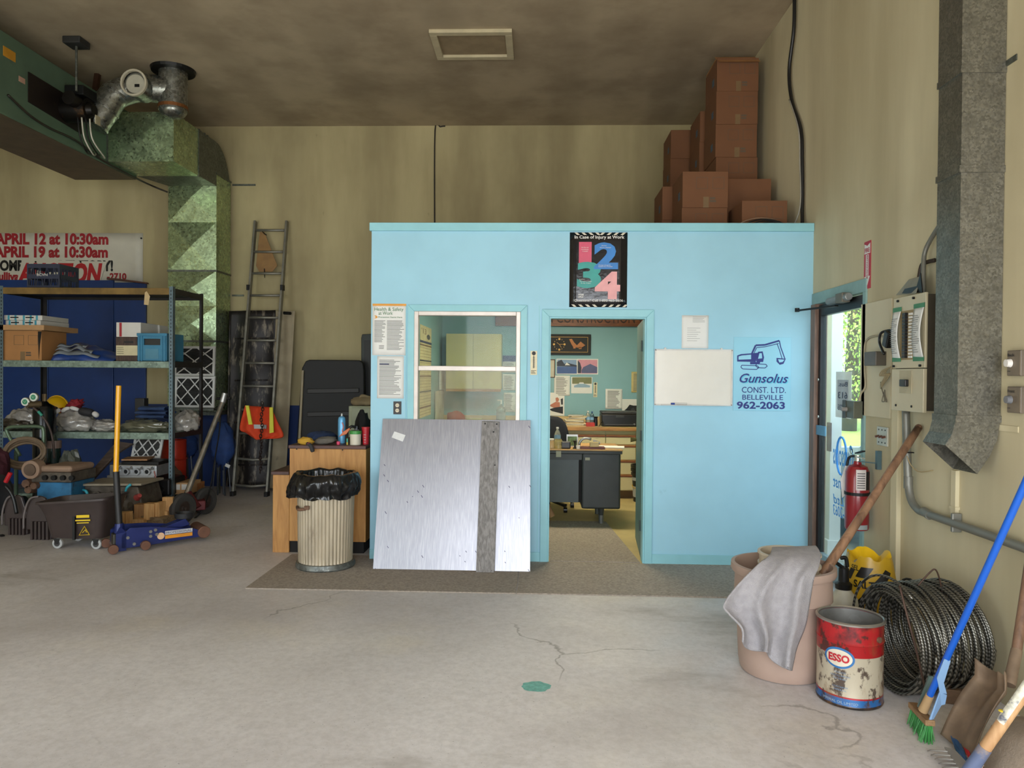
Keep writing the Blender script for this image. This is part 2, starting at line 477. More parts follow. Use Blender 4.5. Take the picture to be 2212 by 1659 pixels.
mb = MB(); mb.box(XW, 2.3, -1.4, DY0, 0, ZC); mb.box(XW, 2.3, DY1, YB, 0, ZC); mb.box(XW, 2.3, DY0, DY1, DZ, ZC)
wall_right = struct(mb.build('wall_right', MAT_WALLR))
# front wall behind the camera with two open bay doors
mb = MB()
mb.box(-7.8, -6.95, -1.4, -1.2, 0, ZC); mb.box(-3.45, -1.35, -1.4, -1.2, 0, ZC); mb.box(2.05, 2.5, -1.4, -1.2, 0, ZC)
mb.box(-6.95, -3.45, -1.4, -1.2, 3.05, ZC); mb.box(-1.35, 2.05, -1.4, -1.2, 3.05, ZC)
struct(mb.build('wall_front', MAT_WALLR))
# ---------------- office box
FO = front(YO)
DX0, DX1, DTOP = fpx(FO, 1185, 900)[0], fpx(FO, 1394, 900)[0], fpx(FO, 1290, 685)[1]
WX0, WX1 = fpx(FO, 895, 760)[0], fpx(FO, 1124, 760)[0]
WZ1 = fpx(FO, 1000, 673)[1]; WZ0 = WZ1 - 1.06
OTOP = 2.78
def wall_holes(x0, x1, z0, z1, y0, y1, holes):
    m = MB()
    xs = sorted({x0, x1, *[h[0] for h in holes], *[h[1] for h in holes]})
    zs = sorted({z0, z1, *[h[2] for h in holes], *[h[3] for h in holes]})
    inh = lambda x, z: any(h[0] < x < h[1] and h[2] < z < h[3] for h in holes)
    for i in range(len(xs) - 1):
        for j in range(len(zs) - 1):
            a, b, c, d = xs[i], xs[i + 1], zs[j], zs[j + 1]
            if inh((a + b) / 2, (c + d) / 2): continue
            m.add([(a, y0, c), (b, y0, c), (b, y0, d), (a, y0, d)], [(0, 1, 2, 3)])
            m.cur = 1; m.add([(a, y1, c), (b, y1, c), (b, y1, d), (a, y1, d)], [(3, 2, 1, 0)]); m.cur = 0
    m.add([(x0, y0, z1), (x1, y0, z1), (x1, y1, z1), (x0, y1, z1)], [(0, 1, 2, 3)])
    for x in (x0, x1): m.add([(x, y0, z0), (x, y1, z0), (x, y1, z1), (x, y0, z1)], [(0, 1, 2, 3)])
    for h in holes:
        for x in (h[0], h[1]): m.add([(x, y0, h[2]), (x, y1, h[2]), (x, y1, h[3]), (x, y0, h[3])], [(0, 1, 2, 3)])
        for z in (h[2], h[3]):
            if z > z0 + 0.01: m.add([(h[0], y0, z), (h[1], y0, z), (h[1], y1, z), (h[0], y1, z)], [(0, 1, 2, 3)])
    return m
m = wall_holes(XO, XW, 0, OTOP, YO, YO + 0.11, [(DX0, DX1, 0, DTOP), (WX0, WX1, WZ0, WZ1)])
struct(m.build('wall_office_front', [MAT_BLUE, MAT_INBLUE]))
mb = MB(); mb.box(XO, XO + 0.02, YO + 0.11, YB, 0, OTOP); mb.cur = 1; mb.box(XO + 0.02, XO + 0.10, YO + 0.11, YB, 0, OTOP)
struct(mb.build('wall_office_left', [MAT_BLUE, MAT_INBLUE]))
mb = MB(); mb.box(XO + 0.10, XW, YB - 0.025, YB, 0, 2.6); struct(mb.build('wall_office_back', MAT_INBLUE))
mb = MB(); mb.box(XW - 0.02, XW, YO + 0.11, YB - 0.03, 0, 2.6); struct(mb.build('wall_office_right', MAT_INBLUE))
mb = MB(); mb.box(XO + 0.10, XW, YO + 0.11, YB, 2.6, 2.72); struct(mb.build('ceiling_office', M('office_ceiling_white', (205, 205, 196), 0.8)))
mb = MB(); mb.box(XO + 0.10, XW - 0.02, YO + 0.0, YB - 0.03, 0.0, 0.006); struct(mb.build('floor_office', MAT_VINYL))
# office lamp added out of view on its ceiling, for the interior brightness
lamp = thing('ceiling_light', 'unseen white ceiling light fixture inside the blue office', 'light', (0.3, 8.0, 2.6))
MB().box(-0.3, 0.9, 7.85, 8.15, 2.53, 2.6).build('housing', M('lamp_white_metal', (225, 225, 220), 0.5), lamp)
MB().box(-0.28, 0.88, 7.87, 8.13, 2.52, 2.53).build('diffuser', M('lamp_diffuser', (255, 240, 205), 0.5, var=0, emit=55), lamp)
# trims on the office front
mb = MB(); mb.box(XO - 0.015, XW - 0.003, YO - 0.022, YO + 0.13, OTOP - 0.055, OTOP + 0.012); struct(mb.build('trim_1', MAT_TEAL, bevel=0.004))
def casing(name, x0, x1, z0, z1, w, t, Y):
    g = thing(name, None, None, ((x0 + x1) / 2, Y, z0)); g['kind'] = 'structure'
    MB().prism([(x0 - w, Y, z0), (x0, Y, z0), (x0, Y, z1), (x0 - w, Y, z1 + w)], (0, -t, 0)).build('casing_side', MAT_TEAL, g, bevel=0.003)
    MB().prism([(x1, Y, z0), (x1 + w, Y, z0), (x1 + w, Y, z1 + w), (x1, Y, z1)], (0, -t, 0)).build('casing_side', MAT_TEAL, g, bevel=0.003)
    MB().prism([(x0 - w, Y, z1 + w), (x0, Y, z1), (x1, Y, z1), (x1 + w, Y, z1 + w)], (0, -t, 0)).build('casing_head', MAT_TEAL, g, bevel=0.003)
    return g
casing('trim_2', DX0, DX1, 0.0, DTOP, 0.062, 0.016, YO)
casing('trim_3', WX0, WX1, WZ0, WZ1, 0.055, 0.016, YO)
mb = MB(); mb.box(DX0, DX0 + 0.012, YO, YO + 0.11, 0, DTOP - 0.012); mb.box(DX1 - 0.012, DX1, YO, YO + 0.11, 0, DTOP - 0.012); mb.box(DX0, DX1, YO, YO + 0.11, DTOP - 0.012, DTOP)
struct(mb.build('trim_4', MAT_TEAL))
for k, (a, b) in enumerate(((DX1 + 0.062, XW - 0.003), (XO, DX0 - 0.062))):
    mb = MB(); mb.box(a, b, YO - 0.012, YO, 0, 0.085); struct(mb.build('baseboard_front' if k == 0 else 'baseboard_front.001', MAT_TEAL, bevel=0.003))
for k, px in enumerate((876, 1163)):
    x = fpx(FO, px, 900)[0]
    mb = MB(); mb.box(x - 0.003, x + 0.003, YO - 0.005, YO, 0.0, fpx(FO, px, 660)[1]); struct(mb.build('trim_%d' % (5 + k), MAT_TEAL))
# office window: white aluminium vertical slider
MAT_ALU = M('brushed_white_aluminium', (205, 196, 188), 0.4, 0.3, var=0.06, sc=12)
win = thing('window_1', None, None, ((WX0 + WX1) / 2, YO, WZ0)); win['kind'] = 'structure'
ZM = fpx(FO, 1010, 796)[1]
fw = 0.035
for a, b, c, d in ((WX0, WX0 + fw, WZ0, WZ1), (WX1 - fw, WX1, WZ0, WZ1), (WX0 + fw, WX1 - fw, WZ1 - fw, WZ1), (WX0 + fw, WX1 - fw, WZ0, WZ0 + fw)):
    MB().box(a, b, YO - 0.02, YO + 0.05, c, d).build('window_frame', MAT_ALU, win, bevel=0.004)
MB().box(WX0 + fw, WX1 - fw, YO - 0.012, YO + 0.04, ZM - 0.02, ZM + 0.02).build('meeting_rail', MAT_ALU, win, bevel=0.004)
MB().box(WX0 + fw, WX1 - fw, YO + 0.025, YO + 0.029, ZM, WZ1 - fw).build('upper_pane', glass('clean_window_glass', haze=0.05, refl=0.05), win)
MB().box(WX0 + fw, WX1 - fw, YO + 0.006, YO + 0.01, WZ0 + fw, ZM).build('lower_pane', glass('dusty_window_glass', haze=0.2, hazec=(190, 178, 160), refl=0.06), win)
# office door leaf, swung open into the office
DG = M('dark_teal_door_paint', (84, 122, 122), 0.5, var=0.1, sc=5, dirt=0.1)
dl = thing('door_1', None, None, (DX1 - 0.01, YO + 0.115, 0)); dl['kind'] = 'structure'
rz = rotm(z=-0.075)
hinge = V((DX1 - 0.012, YO + 0.118, 0))
MB().obox(hinge + rz @ V((0.02, 0.405, (DTOP + 0.01) / 2)), (0.038, 0.80, DTOP - 0.03), rz).build('door_leaf', DG, dl, bevel=0.002)
for z in (0.25, 1.0, 1.75):
    MB().cyl(hinge + V((-0.006, -0.004, z)), hinge + V((-0.006, -0.004, z + 0.09)), 0.007).build('hinge', M('worn_hinge_steel', (70, 80, 78), 0.5, 0.6), dl)
MB().cyl(hinge + rz @ V((0.0, 0.74, 0.95)), hinge + rz @ V((-0.055, 0.74, 0.95)), 0.012, 0.026, 16).build('door_knob', M('brass_knob', (150, 130, 80), 0.35, 0.8), dl)
# carpets
c0 = G(530, 1272)
xm = G(1116, 1278).x
for nm, lab, x0, x1, ty in (('floor_mat', 'brown-grey carpet mat under the dented metal waste bin and metal sheet', c0.x, xm - 0.004, 7.0), ('floor_mat', 'brown-grey carpet mat lying before the office doorway and blue wall', xm + 0.004, XW - 0.25, YO - 0.012)):
    y0 = c0.y if x0 < -1 else c0.y + 0.0
    m = MB()
    if x0 < -1:
        m.box(x0, XO - 0.0, y0, 6.2, 0, 0.008); m.box(XO, x1, y0, YO - 0.012, 0, 0.008)
    else: m.box(x0, x1, y0, YO - 0.012, 0, 0.008)
    tag(m.build(nm, MAT_CARPET), lab, 'mat', 'carpet mats')
b0 = G(1400, 1212, 0.012)
tag(MB().prism([(DX0 + 0.02, YO + 0.0, 0.007), (DX1 - 0.03, YO + 0.0, 0.007), (0.72, 7.8, 0.007), (-1.1, 7.8, 0.007), (-1.1, YO + 0.2, 0.007), (DX0 + 0.02, YO + 0.2, 0.007)], (0, 0, 0.007)).build('office_carpet', MAT_CARPET), 'brown-grey carpet inside the office running under the dark desk', 'mat')
# ceiling hatch
hx = [G(928, 63, ZC), G(1110, 63, ZC), G(1107, 122, ZC), G(943, 122, ZC)]
x0, x1, y0, y1 = (hx[0].x + hx[3].x) / 2, (hx[1].x + hx[2].x) / 2, hx[0].y, hx[2].y
hatch = thing('ceiling_hatch', 'square attic hatch with a cream wooden frame in the ceiling', 'hatch', ((x0 + x1) / 2, (y0 + y1) / 2, ZC - 0.03))
HM = M('cream_hatch_frame', (196, 184, 152), 0.6, var=0.08, sc=8, dirt=0.12)
for a, b, c, d in ((x0, x1, y0, y0 + 0.07), (x0, x1, y1 - 0.07, y1), (x0, x0 + 0.07, y0 + 0.07, y1 - 0.07), (x1 - 0.07, x1, y0 + 0.07, y1 - 0.07)):
    MB().box(a, b, c, d, ZC - 0.035, ZC).build('frame_board', HM, hatch, bevel=0.003)
MB().box(x0 + 0.07, x1 - 0.07, y0 + 0.07, y1 - 0.07, ZC - 0.008, ZC).build('panel', M('hatch_panel_brown', (150, 132, 104), 0.7, dirt=0.2), hatch)
# cable pinned to the back wall above the office
a0, b0 = fpx(front(YB), 962, 273); a1, b1 = fpx(front(YB), 940, 282); a2, b2 = fpx(front(YB), 939, 500)
tag(MB().tube(spline([(a0, YB - 0.012, b0), ((a0 + a1) / 2, YB - 0.012, b0 - 0.01), (a1, YB - 0.012, b1), (a2, YB - 0.012, b2)], 5), 0.009, 6).build('wall_cable', M('dark_cable', (38, 32, 26), 0.6), smooth=True), 'thin dark cable running down the back wall above the office', 'cable')
# ================================================================ LEFT: HEATER, DUCTS, BANNER, SHELVING
GALV_G = galv('green_lit_galvanised_duct', (176, 196, 156), 0.34, 0.9, 45, 0.3)  # green cast of reflected outdoor light is put into this base colour
GALV_D = galv('dull_galvanised_steel', (112, 116, 108), 0.5, 0.8, 50, 0.25)
GALV_P = galv('bright_galvanised_pipe', (150, 152, 145), 0.35, 0.9, 40, 0.4, dirt=0.15)
GREEN_E = M('green_enamel', (92, 116, 96), 0.5, 0.2, var=0.1, sc=3, dirt=0.28, dirtc=(62, 52, 42), dsc=2)
BLACKM = M('black_metal', (22, 22, 22), 0.5, 0.4, var=0.2)
BLACKP = M('black_plastic', (20, 20, 21), 0.4, var=0.15)
def xface(mb, p00, p10, p11, p01, depth):
    """a sheet-metal panel with a shallow cross break"""
    p = [V(q) for q in (p00, p10, p11, p01)]
    n = (p[1] - p[0]).cross(p[3] - p[0]).normalized()
    c = (p[0] + p[1] + p[2] + p[3]) / 4 + n * depth
    mb.add(p + [c], [(0, 1, 4), (1, 2, 4), (2, 3, 4), (3, 0, 4)])
# --- suspended heater cabinet
hx0, hx1, hy0, hy1, hz0, hz1 = P(162, 386, 8.93).x, P(296, 386, 8.93).x, 3.9, 8.93, 3.90, 4.66
heater = thing('duct_heater', 'green metal suspended heater cabinet hung under the ceiling with black burner', 'heater', ((hx0 + hx1) / 2, 6.4, hz0))
MB().box(hx0, hx1, hy0, hy1, hz0, hz1).build('cabinet', GREEN_E, heater, bevel=0.01)
MB().box(hx0 + 0.01, hx1 - 0.01, hy0, hy1 - 0.01, hz0 - 0.006, hz0).build('bottom_pan', M('brown_sheet_steel', (104, 92, 70), 0.55, 0.5, dirt=0.2), heater)
FH = rightw(hx1); FH = Fr((hx1, 0, 0), (0, 1, 0), (0, 0, 1), (1, 0, 0))
for (px, py, w, h, mt, nm) in ((20, 117, 0.16, 0.09, M('orange_warning_label', (196, 140, 40), 0.5), 'warning_label'), (47, 173, 0.085, 0.05, M('white_red_label', (190, 150, 130), 0.5), 'rating_label')):
    a, b = fpx(FH, px, py); MB().fbox(FH, a - w / 2, a + w / 2, b - h / 2, b + h / 2, 0, 0.003).build(nm, mt, heater)
a0, b0 = fpx(FH, 60, 187); a1, b1 = fpx(FH, 150, 270)
MB().prism([FH.pt(fpx(FH, 60, 155)[0], fpx(FH, 60, 155)[1]), FH.pt(fpx(FH, 60, 220)[0], fpx(FH, 60, 220)[1]), FH.pt(fpx(FH, 175, 290)[0], fpx(FH, 175, 290)[1]), FH.pt(fpx(FH, 175, 225)[0], fpx(FH, 175, 225)[1])], (0.01, 0, 0)).build('access_panel', M('sooty_brown_panel', (40, 32, 28), 0.5, 0.4, dirt=0.2), heater)
bc = P(155, 238, 7.55) ; bc.x = hx1 + 0.16
bn = MB(); bn.cyl(bc + V((-0.16, 0, 0)), bc + V((0.1, 0, 0)), 0.13, 0.12, 20); bn.cyl(bc + V((0.1, 0, 0)), bc + V((0.15, 0, 0)), 0.08, 0.06, 16)
bn.build('burner', M('black_burner', (26, 23, 20), 0.35, 0.5, dirt=0.25, dirtc=(110, 75, 40)), heater, smooth='auto')
MB().obox(bc + V((0.02, -0.02, 0.16)), (0.2, 0.24, 0.1)).build('burner_control', BLACKM, heater, bevel=0.01)
MB().cyl(bc + V((0.02, -0.22, 0.05)), bc + V((0.02, -0.1, 0.05)), 0.07, 0.07, 16).build('burner_motor', M('burner_motor_dark', (38, 34, 30), 0.4, 0.6), heater, smooth='auto')
MB().obox(bc + V((0.155, 0.05, -0.09)), (0.01, 0.08, 0.09)).build('burner_label', M('cream_label', (180, 170, 140), 0.5), heater)
for k in range(4):
    o = V((0.03 * k - 0.02, 0.02 * k - 0.04, 0))
    MB().tube(spline([bc + o + V((0.05, -0.05, -0.1)), bc + o + V((0.06, -0.02, -0.3)), bc + o + V((0.05, 0.12 + 0.03 * k, -0.42)), V((hx1 + 0.02, bc.y + 0.45 + 0.06 * k, hz0 + 0.06))], 7), 0.008, 6).build('oil_line', [BLACKM, M('pale_wire', (190, 185, 170), 0.4)][k % 2], heater, smooth=True)
pts = [P(0, 205, 6.7), P(30, 250, 7.0), P(75, 278, 7.3), P(130, 303, 7.7), P(230, 347, 8.2), P(296, 386, 8.8), P(330, 402, 9.3), P(362, 415, 9.36)]
for q in pts[:5]: q.x = hx1 + 0.015
MB().tube(spline(pts, 6), 0.011, 6).build('gas_line', M('dark_brown_line', (48, 42, 34), 0.5), heater, smooth=True)
# rod hanger with its ceiling block
h0 = P(165, 127, 7.3); h0.z = ZC
MB().box(h0.x - 0.09, h0.x + 0.09, h0.y - 0.09, h0.y + 0.09, ZC - 0.07, ZC).build('hanger_block', M('dark_block', (40, 40, 38), 0.6), heater, bevel=0.01)
MB().cyl(h0 + V((0, 0, -0.07)), V((h0.x, h0.y, bc.z + 0.1)), 0.012, n=8).build('hanger_rod', GALV_D, heater)
for py, yy in ((1, 8.3),):
    MB().bar((hx1 - 0.05, 8.15, hz1), (hx1 - 0.02, 8.15, ZC), 0.05, 0.05).build('hanger_strap', M('rusty_strap', (70, 44, 28), 0.6, 0.5), heater)
# --- plenum and elbow and drop duct
px0, px1, py0, py1, pz0, pz1 = hx1 + 0.002, P(375, 300, 8.3).x, 8.30, 8.92, 3.94, 4.50
duct = thing('supply_duct', 'square galvanised duct dropping from the heater plenum to the floor', 'duct', (-4.4, 9.4, 0.9))
m = MB()
xface(m, (px0, py0, pz0), (px1, py0, pz0), (px1, py0, pz1), (px0, py0, pz1), 0.02)
xface(m, (px1, py0, pz0), (px1, py1, pz0), (px1, py1, pz1), (px1, py0, pz1), 0.012)
xface(m, (px0, py1, pz0), (px1, py1, pz0), (px1, py0, pz0), (px0, py0, pz0), 0.01)
m.add([(px0, py0, pz1), (px1, py0, pz1), (px1, py1, pz1), (px0, py1, pz1)], [(0, 1, 2, 3)])
m.build('plenum', GALV_G, duct)
for x, y in ((px0, py0), (px1, py1)):
    MB().box(x - 0.012, x + 0.012, y - 0.012, y + 0.012, pz0 - 0.01, pz1 + 0.01).build('drive_cleat', GALV_D, duct)
vx0, vx1 = P(363, 600, 9.4).x, P(467, 600, 9.4).x
vy0, vy1 = 9.40, 9.84
# elbow: horizontal along +Y turning down
cyc, czc, ri = vy0 - 0.02, pz0 - 0.10, 0.06
m = MB(); N = 10; ring = []
def elbow_sec(t):
    # t 0 -> horizontal inlet at y = py1, t 1 -> vertical outlet
    a = PI / 2 * (1 - t); Rr = (vy1 - cyc); h = pz1 - czc
    inner = V((0, cyc - 0.0 + ri * math.cos(a), czc + ri * math.sin(a) + (0.04 if t < 1 else 0)))
    outer = V((0, cyc + Rr * math.cos(a), czc + h * math.sin(a)))
    return inner, outer
rows = [(V((0, py1, pz0)), V((0, py1, pz1)))] + [elbow_sec(i / N) for i in range(N + 1)]
vs = []; fs = []
for i, (a, b) in enumerate(rows):
    vs += [(vx0 if i else px0, a.y, a.z), (vx1, a.y, a.z), (vx1, b.y, b.z), (vx0 if i else px0, b.y, b.z)]
for i in range(len(rows) - 1):
    for j in range(4): fs.append((i * 4 + j, i * 4 + (j + 1) % 4, i * 4 + 4 + (j + 1) % 4, i * 4 + 4 + j))
m.add(vs, fs); m.build('elbow', GALV_D, duct)
for y in (9.06, 9.14): MB().box(vx0 - 0.006, vx1 + 0.006, y - 0.01, y + 0.01, pz1 - 0.02, pz1 + 0.008).build('seam', GALV_D, duct)
FD = front(vy0)
zlev = [fpx(FD, 415, y)[1] for y in (375, 585, 737, 890)]
for i in range(3):
    z1, z0 = zlev[i], zlev[i + 1]
    m = MB()
    xface(m, (vx0, vy0, z0), (vx1, vy0, z0), (vx1, vy0, (z0 + z1) / 2), (vx0, vy0, (z0 + z1) / 2), 0.03 if i % 2 else 0.04)
    xface(m, (vx0, vy0, (z0 + z1) / 2), (vx1, vy0, (z0 + z1) / 2), (vx1, vy0, z1), (vx0, vy0, z1), 0.04)
    xface(m, (vx1, vy0, z0), (vx1, vy1, z0), (vx1, vy1, z1), (vx1, vy0, z1), 0.015)
    m.add([(vx0, vy0, z0), (vx0, vy1, z0), (vx0, vy1, z1), (vx0, vy0, z1)], [(0, 1, 2, 3)])
    m.build('duct_section', GALV_G, duct)
for z in zlev:
    MB().box(vx0 - 0.01, vx1 + 0.01, vy0 - 0.01, vy1, z - 0.012, z + 0.012).build('slip_joint', GALV_D, duct)
MB().box(vx0 - 0.02, vx1 + 0.02, vy0 - 0.02, vy1, zlev[3] - 0.04, zlev[3] - 0.012).build('base_frame', GALV_D, duct)
for z, px in ((638, 500), (399, 525)):
    a, b = fpx(front(YB - 0.02), 498, z); a2, _ = fpx(front(YB - 0.02), px + 26, z)
    MB().box(vx1, a2, YB - 0.012, YB - 0.002, b - 0.012, b + 0.012).build('wall_strap', GALV_D, duct)
# --- flue pipe
flue = thing('flue_pipe', 'round galvanised flue pipe rising from the heater through the ceiling', 'pipe', (-4.7, 8.0, 3.9))
fa = P(203, 268, 7.75); fb = P(250, 205, 7.85); fc = P(300, 190, 7.95); fd = P(372, 195, 8.05)
MB().tube(spline([fa, fa.lerp(fb, 0.5), fb, V(fc), fc.lerp(fd, 0.6), fd], 4), 0.145, 20).build('elbow_pipe', GALV_P, flue, smooth=True)
for t in (0.0, 0.5, 1.0):
    p = fa.lerp(fb, t); d = (fb - fa).normalized()
    MB().cyl(p - d * 0.012, p + d * 0.012, 0.152, n=20).build('crimp_ring', GALV_P, flue)
fv0 = P(374, 240, 8.05)
MB().cyl((fv0.x, fv0.y, fv0.z), (fv0.x, fv0.y, ZC), 0.148, n=22).build('riser', GALV_P, flue, smooth='auto')
MB().lathe([(0.148, 0.0), (0.155, 0.0), (0.155, 0.035), (0.148, 0.035)], (fv0.x, fv0.y, fv0.z + 0.02), 22).build('band', M('rusty_band', (140, 90, 50), 0.45, 0.6), flue)
MB().ball(fv0 + V((0, 0, 0.01)), (0.145, 0.145, 0.1), 20, 10).build('end_cap', GALV_P, flue, smooth=True)
MB().lathe([(0.15, 0), (0.225, 0), (0.235, 0.03), (0.15, 0.03)], (fv0.x, fv0.y, ZC - 0.03), 26).build('ceiling_collar', BLACKM, flue)
dc = P(291, 180, 7.75)
MB().cyl(dc + V((0, 0.22, 0)), dc, 0.13, 0.13, 22, False).build('damper_tube', GALV_P, flue, smooth=True)
MB().lathe([(0.122, 0.0), (0.142, 0.0), (0.142, 0.03), (0.122, 0.03), (0.122, 0)], dc, 24, rotm(x=PI / 2)).build('damper_ring', M('cream_ring', (190, 182, 160), 0.45), flue)
MB().cyl(dc + V((0, 0.03, 0)), dc + V((0, 0.025, 0)), 0.122, n=24).build('damper_plate', M('grey_damper_plate', (130, 128, 116), 0.45, 0.4, dirt=0.2), flue)
MB().cyl(dc + V((0, 0.02, 0)), dc + V((0, 0.012, 0)), 0.1, n=24).build('damper_weight', M('pale_weight', (180, 176, 158), 0.45), flue)
MB().obox(dc + V((0.02, 0.01, -0.02)), (0.05, 0.01, 0.03)).build('damper_label', BLACKM, flue)
# --- dark blue panelling fixed to the back wall
YL = YB - 0.04
LX1 = P(315, 760, YL).x; LZ = P(200, 602, YL).z
LOCK = M('dark_blue_enamel', (26, 58, 118), 0.42, 0.1, var=0.12, sc=2, dirt=0.12, dirtc=(22, 34, 60))
lk = thing('wall_panelling', 'tall dark blue panelling on the back wall behind the shelving', 'panelling', (-6.0, 9.87, 0))
xs = [-7.6, P(104, 700, YL).x, P(245, 700, YL).x, LX1]
for i in range(3):
    MB().box(xs[i] + 0.004, xs[i + 1] - 0.004, YL, YB - 0.003, 0.0, LZ - (0.02 if i < 2 else 0.05)).build('panel', LOCK, lk, bevel=0.004)
MB().box(xs[1] - 0.10, xs[1] - 0.012, YL - 0.015, YL, 0.05, LZ - 0.05).build('mullion', M('worn_blue_grey', (74, 92, 112), 0.5, 0.3, dirt=0.2, dirtc=(30, 40, 60)), lk, bevel=0.003)
MB().prism([P(236, 601, YL), P(262, 603, YL), P(321, 611, YL), P(321, 614, YL), P(260, 607, YL), P(236, 605, YL)], (0, -0.06, 0)).build('top_sheet', M('rusty_brown_sheet', (96, 60, 48), 0.6, dirt=0.2), lk)
# --- banner and sign on the back wall
FB = front(YB - 0.002)
RED = M('red_lettering', (158, 30, 40), 0.5, var=0.03); BLK = M('black_lettering', (18, 18, 20), 0.5, var=0.03)
WHITE_B = M('white_banner_vinyl', (208, 204, 188), 0.45, var=0.05, sc=3)
bn = thing('auction_banner', 'white vinyl banner with red dates pinned to the back wall', 'banner', P(150, 605, YB))
a0, a1, b0, b1 = rect(FB, -120, 503, 309, 612)
MB().grid(lambda u, v: FB.pt(a0 + (a1 - a0) * u, b0 + (b1 - b0) * v, 0.004 + 0.003 * math.sin(9 * u) * math.sin(3 * v)), 24, 6).build('cloth', WHITE_B, bn, smooth=True, solid=0.002)
def btext(s, x0, x1, yb, yt, mat, **kw):
    A, Bz = fpx(FB, x0, yb); A1, B1 = fpx(FB, (x0 + x1) / 2, yt)
    return text('lettering', s, FB, A, Bz, (fpx(FB, x0, yt)[1] - Bz), mat, bn, width=fpx(FB, x1, yb)[0] - A, c=0.0085, bold=0.045, **kw)
btext('APRIL 12 at 10:30am', -10, 235, 527, 504, RED)
btext('APRIL 19 at 10:30am', -12, 234, 555, 532, RED)
btext('COMPLETE INVENTORY!', -16, 245, 584, 562, BLK)
btext('Sullivan', -12, 52, 605, 588, RED); btext('-2710', 232, 274, 604, 590, RED)
for px in (306,):
    a, b = fpx(FB, px, 515); MB().cyl(FB.pt(a, b, 0.0), FB.pt(a, b, 0.014), 0.012, n=10).build('grommet', BLACKM, bn)
sg = thing('auction_sign', 'smaller white sign with slanted red capitals overlapping the dated banner', 'sign', P(135, 605, YB - 0.02))
FS = front(YB - 0.014)
MB().prism([FS.pt(*fpx(FS, x, y)) for x, y in ((35, 618), (213, 618), (232, 565), (48, 561))], (0, -0.006, 0)).build('panel', WHITE_B, sg)
A, Bz = fpx(FS, 38, 610); A1, B1 = fpx(FS, 222, 569)
text('lettering', 'AUCTION', FS, A, Bz, B1 - Bz, M('bright_red_lettering', (176, 26, 34), 0.5, var=0.03), sg, width=A1 - A, c=0.008, bold=0.05, shear=0.22)
for px in (78, 175):
    a, b = fpx(FS, px, 566); MB().cyl(FS.pt(a, b, 0.0), FS.pt(a, b, 0.014), 0.012, n=8).build('pin', BLACKM, sg)
# --- steel shelving unit
SX0, SX1, SY0, SY1 = P(-2, 700, 7.9).x, P(374, 700, 7.9).x, 7.9, 8.62
SZ = [P(200, 622, SY0).z, P(200, 780, SY0).z, P(200, 934, SY0).z, 0.2]
SH = galv('grey_green_galvanised_shelf', (128, 146, 134), 0.5, 0.45, 40, 0.3, dirt=0.12)
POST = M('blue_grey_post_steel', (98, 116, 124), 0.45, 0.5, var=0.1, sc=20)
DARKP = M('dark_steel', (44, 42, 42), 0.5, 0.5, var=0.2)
RUSTY = M('rust_streaked_beam', (120, 96, 52), 0.55, 0.4, var=0.35, sc=4, dirt=0.25, dirtc=(118, 128, 116), dsc=5)
su = thing('shelving_unit', 'tall galvanised steel shelving unit with slotted posts along the left', 'shelving', ((SX0 + SX1) / 2, (SY0 + SY1) / 2, 0))
for x in (SX0, SX1):
    for y in (SY0, SY1):
        s1 = -1 if x == SX1 else 1; s2 = 1 if y == SY0 else -1
        pm = MB()
        pm.box(min(x, x + s1 * 0.045), max(x, x + s1 * 0.045), min(y, y + s2 * 0.003), max(y, y + s2 * 0.003), 0, SZ[0] + 0.02)
        pm.box(min(x, x + s1 * 0.003), max(x, x + s1 * 0.003), min(y, y + s2 * 0.045), max(y, y + s2 * 0.045), 0, SZ[0] + 0.02)
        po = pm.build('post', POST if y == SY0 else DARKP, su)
        if y == SY0:
            sm = MB()
            for k in range(60):
                z = 0.1 + k * (SZ[0] - 0.1) / 60
                sm.box(x + s1 * 0.021, x + s1 * 0.029, y - 0.0015, y, z, z + 0.02)
            tag(sm.build('slots', BLACKM, po), kind='stuff')
for i, z in enumerate(SZ):
    MB().box(SX0 + 0.003, SX1 - 0.003, SY0 + 0.003, SY1 - 0.003, z - 0.03, z).build('shelf', DARKP if i == 0 else SH, su)
    MB().box(SX0 + 0.045, SX1 - 0.045, SY0 - 0.004, SY0 + 0.003, z - 0.07, z + 0.002).build('front_beam', RUSTY if i == 0 else SH, su, bevel=0.003)
    for x in (SX0, SX1):
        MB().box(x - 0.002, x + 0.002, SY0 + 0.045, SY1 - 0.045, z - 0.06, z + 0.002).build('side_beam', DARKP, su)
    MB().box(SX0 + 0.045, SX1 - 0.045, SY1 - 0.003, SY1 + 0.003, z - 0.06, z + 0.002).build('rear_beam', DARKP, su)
tg = [P(x, y, SY0 - 0.006) for x, y in ((313, 632), (317, 629), (324, 640), (321, 659), (311, 658))]
tag(MB().prism(tg, (0, -0.002, 0)).build('paper_tag', M('manila_card', (196, 172, 128), 0.7)), 'small manila tag hanging from the top shelf beam', 'tag')
# ================================================================ GOODS ON THE SHELVES
CARD = M('cardboard', (166, 118, 70), 0.8, var=0.08, sc=4, dirt=0.06, dirtc=(120, 84, 50))
CARD_L = M('pale_cardboard', (176, 138, 96), 0.8, var=0.08, sc=4)
CARD_INK = M('grey_carton_ink', (92, 78, 62), 0.7, var=0.05)
TAPE = M('brown_packing_tape', (120, 96, 66), 0.35, var=0.1)
def square_marks(mb, fr, a0, a1, b0, b1, c):
    w = 0.003
    for q in ((a0, a1, b0, b0 + w), (a0, a1, b1 - w, b1), (a0, a0 + w, b0, b1), (a1 - w, a1, b0, b1)):
        mb.fbox(fr, *q, c, c + 0.001)
